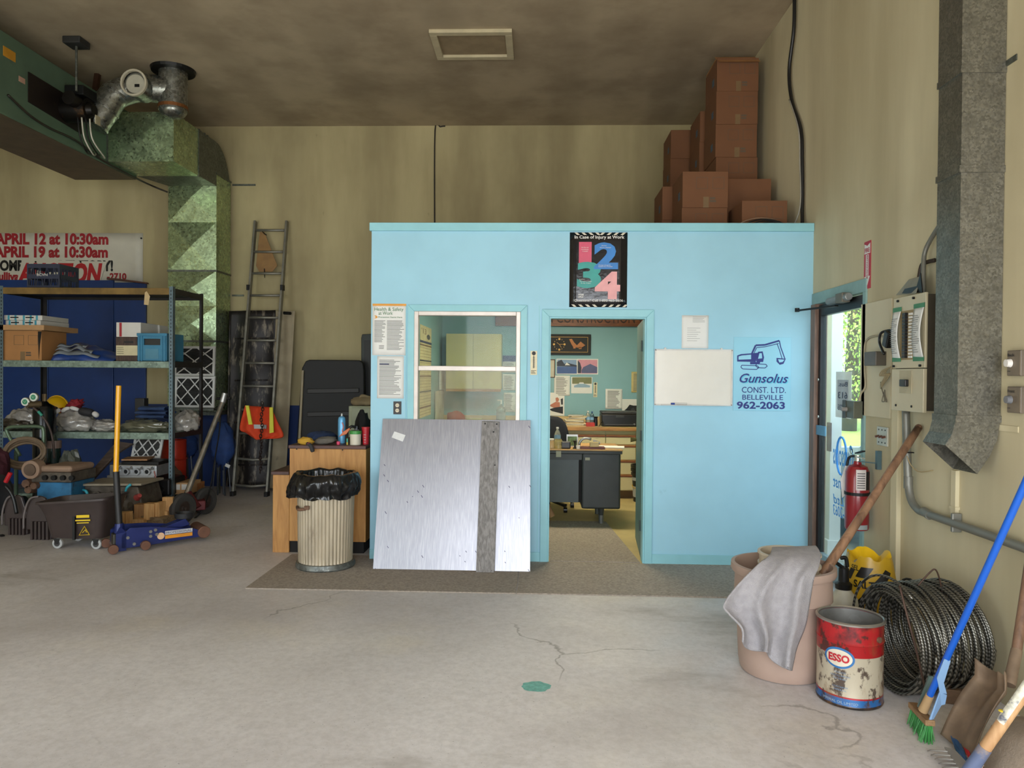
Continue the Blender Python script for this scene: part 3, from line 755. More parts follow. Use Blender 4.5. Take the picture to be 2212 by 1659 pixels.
# milk crate on the top
def crate(name, label, x0, x1, y0, y1, z0, h, mat, solid=False):
    t = thing(name, label, 'crate', ((x0 + x1) / 2, (y0 + y1) / 2, z0))
    w = 0.012
    MB().box(x0, x1, y0, y1, z0, z0 + 0.012).build('bottom', mat, t)
    for nm, (a, b, c, d) in (('front_side', (x0, x1, y0, y0 + w)), ('rear_side', (x0, x1, y1 - w, y1)), ('left_side', (x0, x0 + w, y0 + w, y1 - w)), ('right_side', (x1 - w, x1, y0 + w, y1 - w))):
        m = MB(); hor = (b - a) > (d - c)
        m.box(a, b, c, d, z0, z0 + 0.035); m.box(a, b, c, d, z0 + h * 0.40, z0 + h * 0.58); m.box(a, b, c, d, z0 + h - 0.045, z0 + h)
        n = 9
        for k in range(n + 1):
            f = k / n; wd = 0.016 if k in (0, n) else 0.008
            if hor:
                x = a + (b - a) * f; x = min(max(x, a + wd / 2), b - wd / 2)
                if solid: continue
                lean = 0.018 * (1 if k % 2 else -1) if 0 < k < n else 0
                m.bar((x - lean, (c + d) / 2, z0 + 0.03), (x + lean, (c + d) / 2, z0 + h - 0.03), wd, w * 0.8, (0, 1, 0))
            else:
                y = c + (d - c) * f; y = min(max(y, c + wd / 2), d - wd / 2)
                m.bar(((a + b) / 2, y, z0 + 0.03), ((a + b) / 2, y, z0 + h - 0.03), w * 0.8, wd, (0, 1, 0))
        m.build(nm, mat, t)
    return t
q0 = P(58, 622, 7.98); q1 = P(126, 570, 7.98)
ck = crate('milk_crate', 'dark blue plastic milk crate on the top shelf before the banner', q0.x, q1.x + 0.015, 7.98, 8.32, SZ[0], q1.z - SZ[0], M('dark_blue_crate_plastic', (42, 48, 70), 0.5, var=0.15, dirt=0.15, dirtc=(70, 62, 60)))
FC = front(7.98); a, b = fpx(FC, 80, 596)
text('lettering', 'BCVN', FC, a, b, 0.028, M('white_crate_letters', (200, 200, 195), 0.5), ck, width=0.12, c=0.002, bold=0.02)
# big cardboard box with lid
def carton(name, label, x0, x1, y0, y1, z0, z1, mat=None, marks=True, group=None, lid=None, tape=True, flaps=None):
    t = thing(name, label, 'box', ((x0 + x1) / 2, (y0 + y1) / 2, z0), group)
    mt = mat or CARD
    MB().box(x0, x1, y0, y1, z0, z1).build('carton_body', mt, t, bevel=0.004)
    fr = front(y0); w = x1 - x0; h = z1 - z0
    if marks:
        for k, f in enumerate((0.3, 0.66)):
            m = MB(); square_marks(m, fr, x0 + w * f, x0 + w * (f + 0.25), z0 + h * 0.52, z0 + h * 0.84, 0.0006); m.build('printed_square', CARD_INK, t)
        m = MB(); lines_mb(m, fr, x0 + w * 0.6, x0 + w * 0.74, z0 + h * 0.14, z0 + h * 0.3, 2, 0.001, 0.7, 0.2); m.build('printed_mark', CARD_INK, t)
    if tape: MB().fbox(fr, x0 + w * 0.46, x0 + w * 0.58, z0, z0 + h * 0.3, 0.0, 0.001).build('packing_tape', TAPE, t)
    return t
b0, b1 = P(5, 778, 7.93), P(84, 714, 7.93)
ct = carton('cardboard_box', 'large open cardboard box under stacked filter cartons, left on the middle shelf', b0.x, b1.x + 0.03, 7.93, 8.36, SZ[1], b1.z)
MB().prism([P(82, 716, 7.925), P(90, 716, 7.925), P(86, 745, 7.925), P(84, 776, 7.925)], (0, -0.002, 0)).build('torn_gap', BLACKM, ct)
l0, l1 = P(-12, 714, 7.9), P(90, 703, 7.9)
lid = thing('cardboard_tray', 'flat open cardboard tray upturned on the large box', 'box', ((l0.x + l1.x) / 2, 8.2, b1.z))
lx0, lx1, lz = l0.x, P(157, 708, 8.4).x, b1.z
MB().box(lx0, lx1, 7.9, 8.5, lz + 0.05, lz + 0.058).build('lid_top', CARD_L, lid)
for a, b, c, d in ((lx0, lx1, 7.9, 7.906), (lx0, lx1, 8.494, 8.5), (lx0, lx0 + 0.006, 7.906, 8.494), (lx1 - 0.006, lx1, 7.906, 8.494)):
    MB().box(a, b, c, d, lz + 0.002, lz + 0.05).build('lid_edge', CARD_L, lid)
WB = M('white_carton', (206, 204, 196), 0.6, var=0.04); CYAN = M('cyan_print', (60, 150, 170), 0.6)
for k in range(2):
    z0 = lz + 0.059 + 0.056 * k
    t = thing('filter_carton', ('white carton with cyan stripes lying under its twin on the cardboard lid', 'white carton with cyan stripes topmost on the cardboard lid')[k], 'box', (-5.4, 8.2, z0), 'striped flat cartons')
    x0, x1 = (P(4, 700, 7.93).x + 0.02 * (1 - k), P(132, 700, 8.3).x)
    R = rotm(z=-0.02 + 0.05 * k); c = V(((x0 + x1) / 2, 8.2, z0 + 0.027))
    MB().obox(c, (x1 - x0, 0.48, 0.053), R).build('carton_body', WB, t, bevel=0.003)
    for f in (-0.38, -0.2, 0.02, 0.2, 0.36):
        MB().obox(c + R @ V((f * (x1 - x0), -0.2405, 0)), (0.022, 0.002, 0.05), R).build('stripe', CYAN, t)
    for f in (-0.3, 0.1):
        MB().obox(c + R @ V((f * (x1 - x0) + 0.03, -0.2408, 0.002)), (0.09, 0.002, 0.014), R).build('print', BLK, t)
# folded tarpaulin
def tarp_fn(u, v):
    a = P(112, 778, 7.98); e = P(243, 778, 7.98)
    x = a.x + (e.x - a.x) * u
    hgt = 0.19 * math.sin(PI * min(max(u * 0.9 + 0.1, 0), 1)) ** 0.7 * (1 - 0.75 * u)
    h = hgt * math.sin(PI * v) ** 0.6 + 0.05 * math.sin(PI * v)
    z = SZ[1] + 0.002 + max(h, 0) * (1 + 0.25 * mnoise.noise(V((u * 6, v * 5, 0)))) 
    return V((x, 7.96 + 0.5 * v + 0.03 * math.sin(8 * u), z))
tp = thing('folded_tarpaulin', 'blue and grey tarpaulin folded beside the large cardboard box', 'tarpaulin', P(175, 778, 8.1))
m = MB(); m.grid(tarp_fn, 26, 14); m.build('fold', M('blue_tarpaulin', (38, 66, 130), 0.35, var=0.2, sc=8, bump=0.4, bsc=12), tp, smooth=True, solid=0.004)
for k in range(3):
    m = MB(); m.grid(lambda u, v: tarp_fn(0.03 + u * (0.75 - 0.12 * k), 0.06 + 0.07 * k + v * 0.09) + V((0, -0.03, 0.012 + 0.014 * k + 0.01 * math.sin(11 * u + k))), 22, 3)
    m.build('fold', M('grey_tarpaulin', (118, 124, 130), 0.4, var=0.15, sc=8), tp, smooth=True, solid=0.004)
# file boxes
WG = wood('dark_woodgrain_print', (78, 58, 48), (50, 36, 30), 0.6, 'z', 8, 0.05)
f0, f1 = P(250, 778, 7.98), P(300, 728, 7.98)
t = thing('file_box', 'woodgrain cardboard file box with a cream label, beside the blue crate', 'box', ((f0.x + f1.x) / 2, 8.2, SZ[1]))
MB().box(f0.x, f1.x - 0.02, 7.98, 8.4, SZ[1], f1.z).build('carton_body', WG, t, bevel=0.003)
FF = front(7.98); a0, a1, c0_, c1_ = rect(FF, 251, 746, 297, 768)
MB().fbox(FF, a0, a1, c0_, c1_, 0, 0.002).build('label_panel', M('cream_file_label', (206, 196, 158), 0.6), t)
m = MB(); lines_mb(m, FF, a0 + 0.01, a1 - 0.15, c0_ + 0.01, c1_ - 0.01, 4, 0.003, 0.18, 0.1); m.build('ruled_lines', BLK, t)
a0, a1, c0_, c1_ = rect(FF, 268, 737, 288, 741); MB().fbox(FF, a0, a1, c0_, c1_, 0, 0.002).build('hand_hole_dark_panel', BLK, t)
w0, w1 = P(251, 728, 7.99), P(345, 697, 8.0)
t = thing('white_file_box', 'white cardboard file box with a red stripe on the woodgrain box', 'box', ((w0.x + w1.x) / 2, 8.2, f1.z))
MB().box(w0.x, P(304, 700, 7.99).x, 7.99, 8.38, f1.z + 0.001, w1.z).build('carton_body', WB, t, bevel=0.003)
a0, a1, c0_, c1_ = rect(front(7.99), 258, 700, 263, 727); MB().fbox(front(7.99), a0, a1, f1.z + 0.004, w1.z - 0.004, 0, 0.002).build('red_stripe', RED, t)
t = thing('white_carton', 'small white carton right of the red-striped file box', 'box', (w1.x - 0.1, 8.46, SZ[1]))
MB().box(P(304, 700, 8.36).x, P(345, 700, 8.36).x, 8.36, 8.56, SZ[1], w1.z - 0.005).build('carton_body', WB, t, bevel=0.003)
MB().box(P(304, 700, 8.36).x, P(345, 700, 8.36).x, 8.355, 8.36, w1.z - 0.03, w1.z - 0.004).build('lid_edge', WB, t)
# blue bottle crate
e0, e1 = P(297, 778, 7.96), P(360, 720, 7.96); e2 = P(398, 722, 8.3)
BC = M('worn_blue_crate', (48, 122, 156), 0.45, var=0.15, sc=6, dirt=0.25, dirtc=(34, 60, 76), dsc=5)
t = thing('bottle_crate', 'worn light blue plastic crate on the middle shelf by the post', 'crate', ((e0.x + e2.x) / 2, 8.15, SZ[1]))
cx0, cx1 = e0.x, e2.x - 0.03
zt = e1.z
for nm, (a, b, c, d) in (('rear_side', (cx0, cx1, 8.33, 8.345)), ('left_side', (cx0, cx0 + 0.015, 7.975, 8.33)), ('right_side', (cx1 - 0.015, cx1, 7.975, 8.33))):
    MB().box(a, b, c, d, SZ[1], zt).build(nm, BC, t)
m = MB(); gx0, gx1, gz0, gz1 = cx0 + 0.07, cx1 - 0.07, zt - 0.13, zt - 0.06
m.box(cx0, cx1, 7.96, 7.975, SZ[1], gz0); m.box(cx0, cx1, 7.96, 7.975, gz1, zt); m.box(cx0, gx0, 7.96, 7.975, gz0, gz1); m.box(gx1, cx1, 7.96, 7.975, gz0, gz1)
m.build('front_side', BC, t); MB().box(gx0 - 0.02, gx1 + 0.02, 7.977, 7.98, gz0 - 0.02, gz1 + 0.02).build('hand_hole_dark_panel', BLACKP, t); MB().box(cx0, cx1, 7.96, 8.345, SZ[1], SZ[1] + 0.01).build('bottom', BC, t)  # black panel behind the opening stands for the crate's shaded inside
for x in (cx0 + 0.02, cx0 + 0.05, cx1 - 0.05, cx1 - 0.02): MB().box(x - 0.008, x + 0.008, 7.952, 7.96, SZ[1], zt).build('rib', BC, t)
MB().box(cx0 - 0.006, cx1 + 0.006, 7.95, 7.976, zt - 0.03, zt).build('rim', BC, t, bevel=0.003)
MB().fbox(front(7.96), cx0 + 0.09, cx1 - 0.09, SZ[1] + 0.03, SZ[1] + 0.14, 0, 0.003).build('moulded_badge', M('crate_badge', (74, 132, 156), 0.5), t)
# ---- third shelf: clear plastic bags, clothing, helmet
BAG = M('clear_plastic_wrap', (150, 146, 140), 0.12, var=0.35, sc=7, dirt=0.35, dirtc=(52, 48, 46), dsc=6, bump=0.9, bsc=9, coat=1.0)
def baggy(name, label, cat, px, py0, py1, Y, rx, ry, seed, mat=BAG, base=None, amp=0.22, group='plastic bags of parts on the shelf'):
    top = P(px, py0, Y); bz = base if base is not None else SZ[2]
    rz = (top.z - bz) / 1.75
    m = MB(); bn_ = blobn(seed, amp, 2.4); m.ball((top.x, Y, bz + rz * 0.75), (rx, ry, rz), 48, 30, disp=lambda d: bn_(d) - 0.16 * abs(mnoise.noise(d * 5 + V((seed, 0, 0)))) - 0.08 * abs(mnoise.noise(d * 11)), zmin=-0.72)
    return tag(m.build(name, mat, smooth=True), label, cat, group)
baggy('plastic_bag', 'large clear plastic bag under the white-trimmed gloves', 'bag', 163, 885, 933, 8.05, 0.22, 0.12, 1)
baggy('plastic_bag', 'clear plastic bag bulging left of the yellow hard hat', 'bag', 55, 880, 933, 8.2, 0.2, 0.13, 2)
baggy('plastic_bag', 'flat clear bag of dark parts at the left shelf end', 'bag', 25, 905, 933, 8.08, 0.24, 0.13, 3, M('dark_wrapped_parts', (60, 54, 46), 0.2, var=0.4, sc=8, bump=0.8, bsc=12, coat=0.8))
baggy('plastic_bag', 'clear bag of grey parts behind the jack handle', 'bag', 222, 905, 933, 8.15, 0.17, 0.12, 4)
baggy('plastic_bag', 'long clear bag of olive parts under the folded blue towels', 'bag', 312, 905, 933, 8.08, 0.30, 0.12, 5, M('olive_wrapped_parts', (92, 92, 76), 0.18, var=0.35, sc=7, bump=0.9, bsc=10, coat=1.0))
baggy('plastic_bag', 'peaked clear plastic bag right of the front shelf post', 'bag', 404, 885, 928, 8.3, 0.15, 0.13, 6)
hc = P(122, 884, 8.18)
t = thing('hard_hat', 'yellow hard hat on the clothing pile of the lower shelf', 'helmet', (hc.x, hc.y, hc.z - 0.03))
YH = M('yellow_helmet_plastic', (226, 178, 18), 0.3, var=0.03, coat=0.3)
m = MB(); m.ball(hc, (0.135, 0.13, 0.15), 26, 14, rotm(y=0.18), zmin=0.0); m.build('shell', YH, t, smooth=True)
m = MB(); m.lathe([(0.13, 0.0), (0.162, -0.006), (0.16, -0.012), (0.13, -0.008)], hc, 26, rotm(y=0.18, x=0.1)); m.build('brim', YH, t, smooth=True)
m = MB(); m.tube([hc + rotm(y=0.18) @ V((0.137 * math.cos(a), 0, 0.152 * math.sin(a))) for a in [0.3 + 0.2 * i for i in range(13)]], 0.008, 6); m.build('crest', YH, t, smooth=True)
def cloth_blob(name, label, cat, c, r, seed, mat, amp=0.3, rot=None, freq=2.5):
    m = MB(); m.ball(c, r, 24, 14, rot, blobn(seed, amp, freq)); return tag(m.build(name, mat, smooth=True), label, cat)
cloth_blob('glove', 'dark red knitted glove heaped beside the hard hat', 'glove', P(160, 876, 8.1), (0.10, 0.07, 0.055), 11, M('dark_red_cloth', (128, 22, 34), 0.8, var=0.2, bump=0.5, bsc=90), 0.6, rotm(y=-0.3))
cloth_blob('cap', 'crumpled dark red cap at the front of the hard hat', 'cap', P(136, 886, 8.05), (0.06, 0.05, 0.028), 12, M('dark_red_cloth', (128, 22, 34)), 0.4)
gp = thing('work_gloves', 'black and white work gloves draped over the clear bags', 'gloves', P(165, 895, 8.0))
GW = M('white_glove_fabric', (206, 204, 200), 0.7, var=0.06); GB = M('black_glove_fabric', (36, 35, 38), 0.75)
for i, (x0, y0, x1, y1, wd, mt) in enumerate(((100, 892, 116, 884, 0.035, GW), (116, 890, 124, 884, 0.04, GB), (120, 894, 130, 885, 0.035, GW), (134, 890, 152, 881, 0.03, GW), (152, 881, 172, 886, 0.03, GW), (172, 888, 204, 894, 0.05, GB), (204, 893, 212, 899, 0.04, GW))):
    p0, p1 = P(x0, y0, 7.98), P(x1, y1, 8.0); m = MB(); wd *= 0.72 if mt is GW else 0.9; m.tube(spline([p0, p0.lerp(p1, 0.5) + V((0, -0.02, 0.008)), p1], 4), [wd * 0.5, wd * 0.8] + [wd] * 5 + [wd * 0.8, wd * 0.4], 10)
    m.build('glove_panel', mt, gp, smooth=True)
TB = M('folded_blue_terry', (58, 82, 126), 0.9, var=0.15, sc=30, bump=0.4, bsc=200)
for k, (y0, y1, x0, x1) in enumerate(((905, 896, 293, 354), (896, 888, 291, 358), (888, 878, 298, 355))):
    p0, p1 = P(x0, y0, 8.05), P(x1, y1, 8.05)
    t = tag(MB().grid(lambda u, v: V((p0.x + (p1.x - p0.x) * u, 8.17 - 0.13 * math.cos(2 * PI * v), (p0.z + p1.z) / 2 + 0.5 * (p1.z - p0.z) * math.sin(2 * PI * v) * (0.85 + 0.15 * math.sin(7 * u + k)))), 12, 15).build('folded_towel', TB, smooth=True), ('lowest', 'middle', 'topmost')[k] + ' of three folded blue towels on the lower shelf', 'towel', 'folded blue towels')
tag(MB().box(P(296, 860, 8.5).x, P(316, 860, 8.5).x, 8.45, 8.55, SZ[2], P(300, 860, 8.5).z).build('black_tin', BLACKP, bevel=0.004), 'small black box behind the folded blue towels', 'box')
# ================================================================ ON THE FLOOR, LEFT
RUST = M('rusty_brown_iron', (112, 84, 66), 0.7, 0.3, var=0.3, sc=9, dirt=0.3, dirtc=(60, 44, 36), bump=0.4, bsc=40)
GREASE = M('greasy_grey_iron', (92, 84, 74), 0.6, 0.4, var=0.35, sc=10, dirt=0.4, dirtc=(40, 35, 30), bump=0.5, bsc=30)
BLKIRON = M('black_greasy_iron', (30, 29, 29), 0.45, 0.5, var=0.4, sc=10, dirt=0.2, dirtc=(60, 54, 48))
TANM = M('dusty_tan_cover', (150, 124, 104), 0.7, 0.1, var=0.12, sc=6, dirt=0.2, dirtc=(104, 84, 70))
ALUC = M('cast_aluminium', (168, 170, 172), 0.38, 0.7, var=0.12, sc=14, dirt=0.1, dirtc=(90, 90, 92))
def oz(px, py, Y): p = P(px, py, Y); return p.x, p.z
# --- engine with tan valve cover (left)
Y = 7.08
x0, z1 = oz(52, 1002, Y); x1, z0 = oz(151, 1088, Y)
en = thing('engine', 'old engine with dusty tan valve cover and blue painted block', 'engine', ((x0 + x1) / 2, Y + 0.2, 0.12))
bw = x1 - x0
MB().box(x0 + 0.09, x1 - 0.02, Y + 0.05, Y + 0.45, z0 + 0.0, z0 + 0.2).build('block', M('chipped_blue_paint', (44, 108, 150), 0.55, 0.1, var=0.25, sc=8, dirt=0.4, dirtc=(50, 50, 54), dsc=7), en, bevel=0.015)
MB().box(x0 + 0.05, x1 - 0.01, Y + 0.03, Y + 0.45, z0 + 0.2, z0 + 0.30).build('cylinder_head', GREASE, en, bevel=0.01)
MB().box(x0 + 0.13, x1, Y + 0.02, Y + 0.42, z0 + 0.30, z1 - 0.02).build('valve_cover', TANM, en, bevel=0.04, seg=3)
pc = P(65, 1015, Y - 0.01)
pu = MB().cyl(pc + V((0, 0.12, 0)), pc, 0.092, 0.092, 24).build('pulley', TANM, en, bevel=0.008)
MB().cyl(pc, pc + V((0, -0.012, 0)), 0.06, 0.058, 20).build('pulley_hub', M('brown_hub', (96, 78, 64), 0.7, 0.2), pu)
for i, (px, py, r) in enumerate(((55, 1045, 0.05), (72, 1050, 0.04), (60, 1058, 0.045))):
    c = P(px, py, Y + 0.0); MB().cyl(c + V((0, 0.1, 0)), c, r, r * 0.8, 14).build('water_port', RUST, en)
for i in range(4):
    MB().cyl((x0 + 0.2 + i * 0.09, Y + 0.03, z0 + 0.25), (x0 + 0.2 + i * 0.09, Y + 0.0, z0 + 0.25), 0.025, n=12).build('exhaust_port', BLKIRON, en)
MB().box(x0 + 0.06, x1 - 0.03, Y + 0.08, Y + 0.42, 0.13, z0).build('oil_pan', BLKIRON, en, bevel=0.02)
# --- grey engine with blue clamps, on timbers
Y2 = 7.35
x0, z1 = oz(160, 1043, Y2); x1, z0 = oz(308, 1118, Y2)
e2 = thing('engine', 'greasy grey engine block with two turquoise clamps behind the jack', 'engine', ((x0 + x1) / 2, Y2 + 0.2, z0))
MB().prism([(x0, Y2, z0 + 0.1), (x0 + 0.12, Y2, z0), (x1 - 0.2, Y2, z0), (x1, Y2, z0 + 0.12), (x1 - 0.05, Y2, z1 - 0.03), (x0 + 0.05, Y2, z1 - 0.03)], (0, 0.42, 0)).build('block', GREASE, e2, bevel=0.015)
MB().obox(((x0 + x1) / 2 + 0.02, Y2 + 0.2, z1 - 0.012), (x1 - x0 - 0.04, 0.46, 0.025), rotm(y=-0.02)).build('top_plate', M('dusty_plate', (150, 140, 122), 0.7, 0.1, dirt=0.3), e2, bevel=0.008)
for i in range(4):
    cx = x0 + 0.12 + i * 0.13
    MB().lathe([(0.028, 0), (0.04, 0), (0.046, 0.03), (0.03, 0.03), (0.028, 0)], (cx, Y2 - 0.0, z0 + 0.22), 16, rotm(x=PI / 2)).build('port_ring', GREASE, e2)
    MB().cyl((cx, Y2 - 0.002, z0 + 0.22), (cx, Y2 - 0.004, z0 + 0.22), 0.027, n=14).build('port_hole', BLACKM, e2)
for i in range(5):
    MB().cyl((x0 + 0.1 + i * 0.12, Y2 + 0.02, z0 + 0.13), (x0 + 0.13 + i * 0.12, Y2 - 0.05 - 0.015 * (i % 2), z0 + 0.09), 0.035, 0.022, 10).build('boss', GREASE, e2)
gc = P(173, 1060, Y2 - 0.03)
MB().lathe([(0.02, 0), (0.065, 0), (0.07, 0.05), (0.05, 0.07), (0.02, 0.07)], gc, 20, rotm(y=-PI / 2), lambda t, z, j: 1 + 0.06 * math.cos(10 * t)).build('flywheel', M('dusty_brown_gear', (120, 98, 86), 0.7, 0.2), e2)
tc = P(296, 1075, Y2 - 0.02); MB().cyl(tc, tc + V((0.05, -0.04, 0.03)), 0.035, 0.02, 12).build('red_plug', M('red_white_plug', (170, 70, 66), 0.6, var=0.3, sc=20), e2)
TQ = M('turquoise_clamp_plastic', (62, 172, 190), 0.4)
for (a, b, c) in (((178, 1058), (186, 1061), (190, 1071)), ((271, 1065), (274, 1054), (283, 1046))):
    MB().tube(spline([P(*a, Y2 - 0.04), P(*b, Y2 - 0.06), P(*c, Y2 - 0.05)], 4), [0.006, 0.01, 0.012, 0.012, 0.014, 0.014, 0.014, 0.014, 0.012], 8).build('clamp', TQ, e2, smooth=True)
# --- cylinder head on a dark engine
Y3 = 7.8
x0, z1 = oz(236, 1004, Y3); x1, z0 = oz(338, 1034, Y3)
e3 = thing('engine', 'black engine carrying a bright aluminium cylinder head, by the shelf post', 'engine', (P(310, 1100, Y3).x, Y3 + 0.2, 0.15))
MB().box(x0, x1, Y3, Y3 + 0.36, z0 + 0.02, z1).build('cylinder_head', ALUC, e3, bevel=0.01)
MB().box(x0 - 0.02, x1 - 0.02, Y3 - 0.012, Y3 + 0.02, z0 - 0.012, z0 + 0.03).build('flange', ALUC, e3, bevel=0.006)
for i in range(4):
    cx = x0 + 0.08 + i * 0.115; c = V((cx, Y3, z0 + 0.075))
    MB().lathe([(0.022, 0.0), (0.036, 0.0), (0.04, -0.04), (0.022, -0.03)], c + V((0, -0.03, 0)), 16, rotm(x=PI / 2)).build('intake_port', ALUC, e3, smooth='auto')
    MB().cyl(c + V((0, -0.005, 0)), c + V((0, -0.012, 0)), 0.024, n=14).build('port_hole', BLACKM, e3)
    MB().cyl(c + V((0.05, 0.0, 0.045)), c + V((0.05, -0.035, 0.03)), 0.012, n=8).build('bolt', ALUC, e3)
MB().box(x0 + 0.12, x1 + 0.01, Y3 + 0.02, Y3 + 0.34, z1, z1 + 0.035).build('valve_gasket', BLKIRON, e3, bevel=0.005)
bx0, bz1 = oz(295, 1034, Y3 + 0.05); bx1, bz0 = oz(366, 1100, Y3 + 0.05)
MB().box(bx0 - 0.1, bx1, Y3 + 0.05, Y3 + 0.42, 0.203, bz1).build('block', BLKIRON, e3, bevel=0.02)
for i in range(9):
    c = P(random.uniform(296, 362), random.uniform(1042, 1095), Y3 + 0.03)
    MB().cyl(c + V((0, 0.05, 0)), c + V((random.uniform(-.03, .03), -0.05, random.uniform(-.03, .03))), random.uniform(0.025, 0.05), random.uniform(0.015, 0.035), 12).build('casting', BLKIRON, e3)
MB().tube(spline([P(333, 1018, Y3 - 0.02), P(338, 1040, Y3 - 0.03), P(339, 1062, Y3), P(334, 1074, Y3)], 5), 0.008, 6).build('wire', M('pinkish_wire', (150, 96, 92), 0.6), e3, smooth=True)
MB().prism([P(262, 995, Y3 + 0.02), P(318, 995, Y3 + 0.02), P(334, 988, Y3 + 0.3), P(276, 989, Y3 + 0.3)], (0, 0, 0.014)).build('wood_cover', M('thin_plywood', (160, 118, 80), 0.7, dirt=0.15), e3)
# --- timbers and blocks
PINE = wood('new_pine', (206, 166, 112), (180, 134, 80), 0.7, 'z', 5, 0.05)
PINEH = wood('weathered_timber', (150, 128, 98), (112, 92, 68), 0.8, 'x', 5, 0.2)
def timber(label, px0, py0, px1, py1, Y, d, mat, rot=0.0):
    a, b = P(px0, py0, Y), P(px1, py1, Y)
    c = V(((a.x + b.x) / 2, Y + d / 2, (a.z + b.z) / 2))
    return tag(MB().obox(c, (abs(b.x - a.x), d, abs(a.z - b.z)), rotm(z=rot)).build('timber_block', mat, bevel=0.003), label, 'wood block', 'timber blocks under the engines')
timber('upright pine block directly behind the black jack handle socket', 233, 1108, 266, 1142, 6.93, 0.09, PINE, 0.15)
timber('shaded pine block left of the jack handle', 220, 1106, 231, 1138, 7.05, 0.10, PINE, 0.1)
timber('pine block right of the jack handle with shaded face', 266, 1107, 275, 1139, 6.98, 0.09, PINE, -0.2)
timber('pine block with a knot standing before the grey engine', 310, 1088, 332, 1124, 7.15, 0.09, PINE, 0.05)
timber('brown pine block left of the knotted block', 289, 1090, 309, 1122, 7.2, 0.1, wood('shaded_pine', (158, 120, 78), (134, 98, 60), 0.7, 'z', 5, 0.05), 0.05)  # darker copy of the pine, shade put into its colour
timber('narrow pine block right of the knotted block', 334, 1086, 346, 1117, 7.17, 0.1, PINE, -0.15)
timber('tilted pine block topmost beside the shelf post', 350, 1074, 371, 1104, 7.28, 0.05, PINE, 0.2)
timber('low pine offcut under the tilted block', 347, 1104, 362, 1115, 7.25, 0.08, PINE)
timber('low pine offcut under the brown block', 286, 1122, 310, 1136, 7.1, 0.09, PINE)
p0 = G(352, 1145); tag(MB().prism([G(266, 1140) + V((0, 0.1, 0)), G(352, 1146), G(392, 1132), G(300, 1128)], (0, 0, 0.115)).build('timber_beam', PINEH, bevel=0.004), 'thick weathered timber lying on the floor right of the jack saddle', 'timber')
tag(MB().prism([G(205, 1163), G(262, 1160), G(330, 1138), G(270, 1140)], (0, 0, 0.06)).build('timber_plank', PINEH, bevel=0.003), 'weathered plank on the floor behind the blue jack', 'plank')
tag(MB().prism([P(146, 1077, 7.83), P(155, 1085, 7.83), P(252, 980, 8.1), P(287, 958, 8.2), P(252, 953, 8.2)], (0, 0.03, -0.01)).build('long_plank', wood('dark_grey_brown_plank', (96, 80, 70), (66, 54, 46), 0.8, 'x', 4, 0.2), bevel=0.002), 'long dark plank leaning diagonally across the shelving', 'plank')
# --- mop bucket
MBK = M('dark_brown_plastic', (62, 52, 50), 0.4, var=0.08, sc=10)
bb = G(150, 1188); bl, br = P(75, 1095, bb.y + 0.02).x, P(229, 1090, bb.y + 0.02).x
yb0, yb1 = bb.y - 0.0, bb.y + 0.40
zt = P(150, 1085, bb.y).z; zb = 0.085
mk = thing('mop_bucket', 'dark brown wheeled mop bucket with yellow caution print', 'bucket', ((bl + br) / 2, (yb0 + yb1) / 2, 0))
def ring_pts(x0, x1, y0, y1, z, tilt=0, r=0.07, n=5):
    out = []
    for cx, cy, a0 in ((x1 - r, y1 - r, 0), (x0 + r, y1 - r, PI / 2), (x0 + r, y0 + r, PI), (x1 - r, y0 + r, 1.5 * PI)):
        for k in range(n):
            a = a0 + PI / 2 * k / (n - 1); x = cx + r * math.cos(a); out.append(V((x, cy + r * math.sin(a), z + tilt * (x - x0) / (x1 - x0))))
    return out
ix = 0.07
rings = [ring_pts(bl + ix + 0.02, br - 0.07, yb0 + 0.06, yb1 - 0.06, zb), ring_pts(bl + 0.05, br - 0.03, yb0 + 0.03, yb1 - 0.03, zb + 0.2), ring_pts(bl + 0.015, br - 0.012, yb0 + 0.01, yb1 - 0.01, zt - 0.05, 0.04), ring_pts(bl, br, yb0, yb1, zt - 0.03, 0.05), ring_pts(bl - 0.01, br + 0.01, yb0 - 0.01, yb1 + 0.01, zt - 0.03, 0.05), ring_pts(bl - 0.01, br + 0.01, yb0 - 0.01, yb1 + 0.01, zt - 0.012, 0.05), ring_pts(bl + 0.01, br - 0.01, yb0 + 0.01, yb1 - 0.01, zt - 0.012, 0.05), ring_pts(bl + 0.06, br - 0.04, yb0 + 0.04, yb1 - 0.04, zb + 0.21), ring_pts(bl + ix + 0.03, br - 0.08, yb0 + 0.07, yb1 - 0.07, zb + 0.02)]
m = MB(); n = len(rings[0]); vs = [p for r in rings for p in r]; fs = [(j * n + i, j * n + (i + 1) % n, (j + 1) * n + (i + 1) % n, (j + 1) * n + i) for j in range(len(rings) - 1) for i in range(n)]
fs += [tuple(range(n))[::-1], tuple(range((len(rings) - 1) * n, len(rings) * n))]
m.add(vs, fs); m.build('tub', MBK, mk, smooth='auto')
fy = yb0 + 0.022
Fk = Fr((0, fy - 0.006, 0), (1, 0, 0), (0, -0.1, 0.995), (0, -0.995, -0.1))
YL_ = M('yellow_print', (226, 192, 30), 0.5, var=0.02)
for i, (xa, ya, xb, yb_) in enumerate(((165, 1113, 193, 1119), (163, 1123, 195, 1126), (166, 1129, 192, 1131))):
    q = [P(xa, yb_, fy - 0.008), P(xb, yb_ - 1, fy - 0.008), P(xb, ya - 1, fy - 0.008), P(xa, ya, fy - 0.008)]
    MB().prism(q, (0, -0.002, 0)).build('caution_print', YL_, mk)
m = MB()
tri = [P(171, 1156, fy), P(193, 1155, fy), P(182.5, 1137, fy)]; cc = (tri[0] + tri[1] + tri[2]) / 3
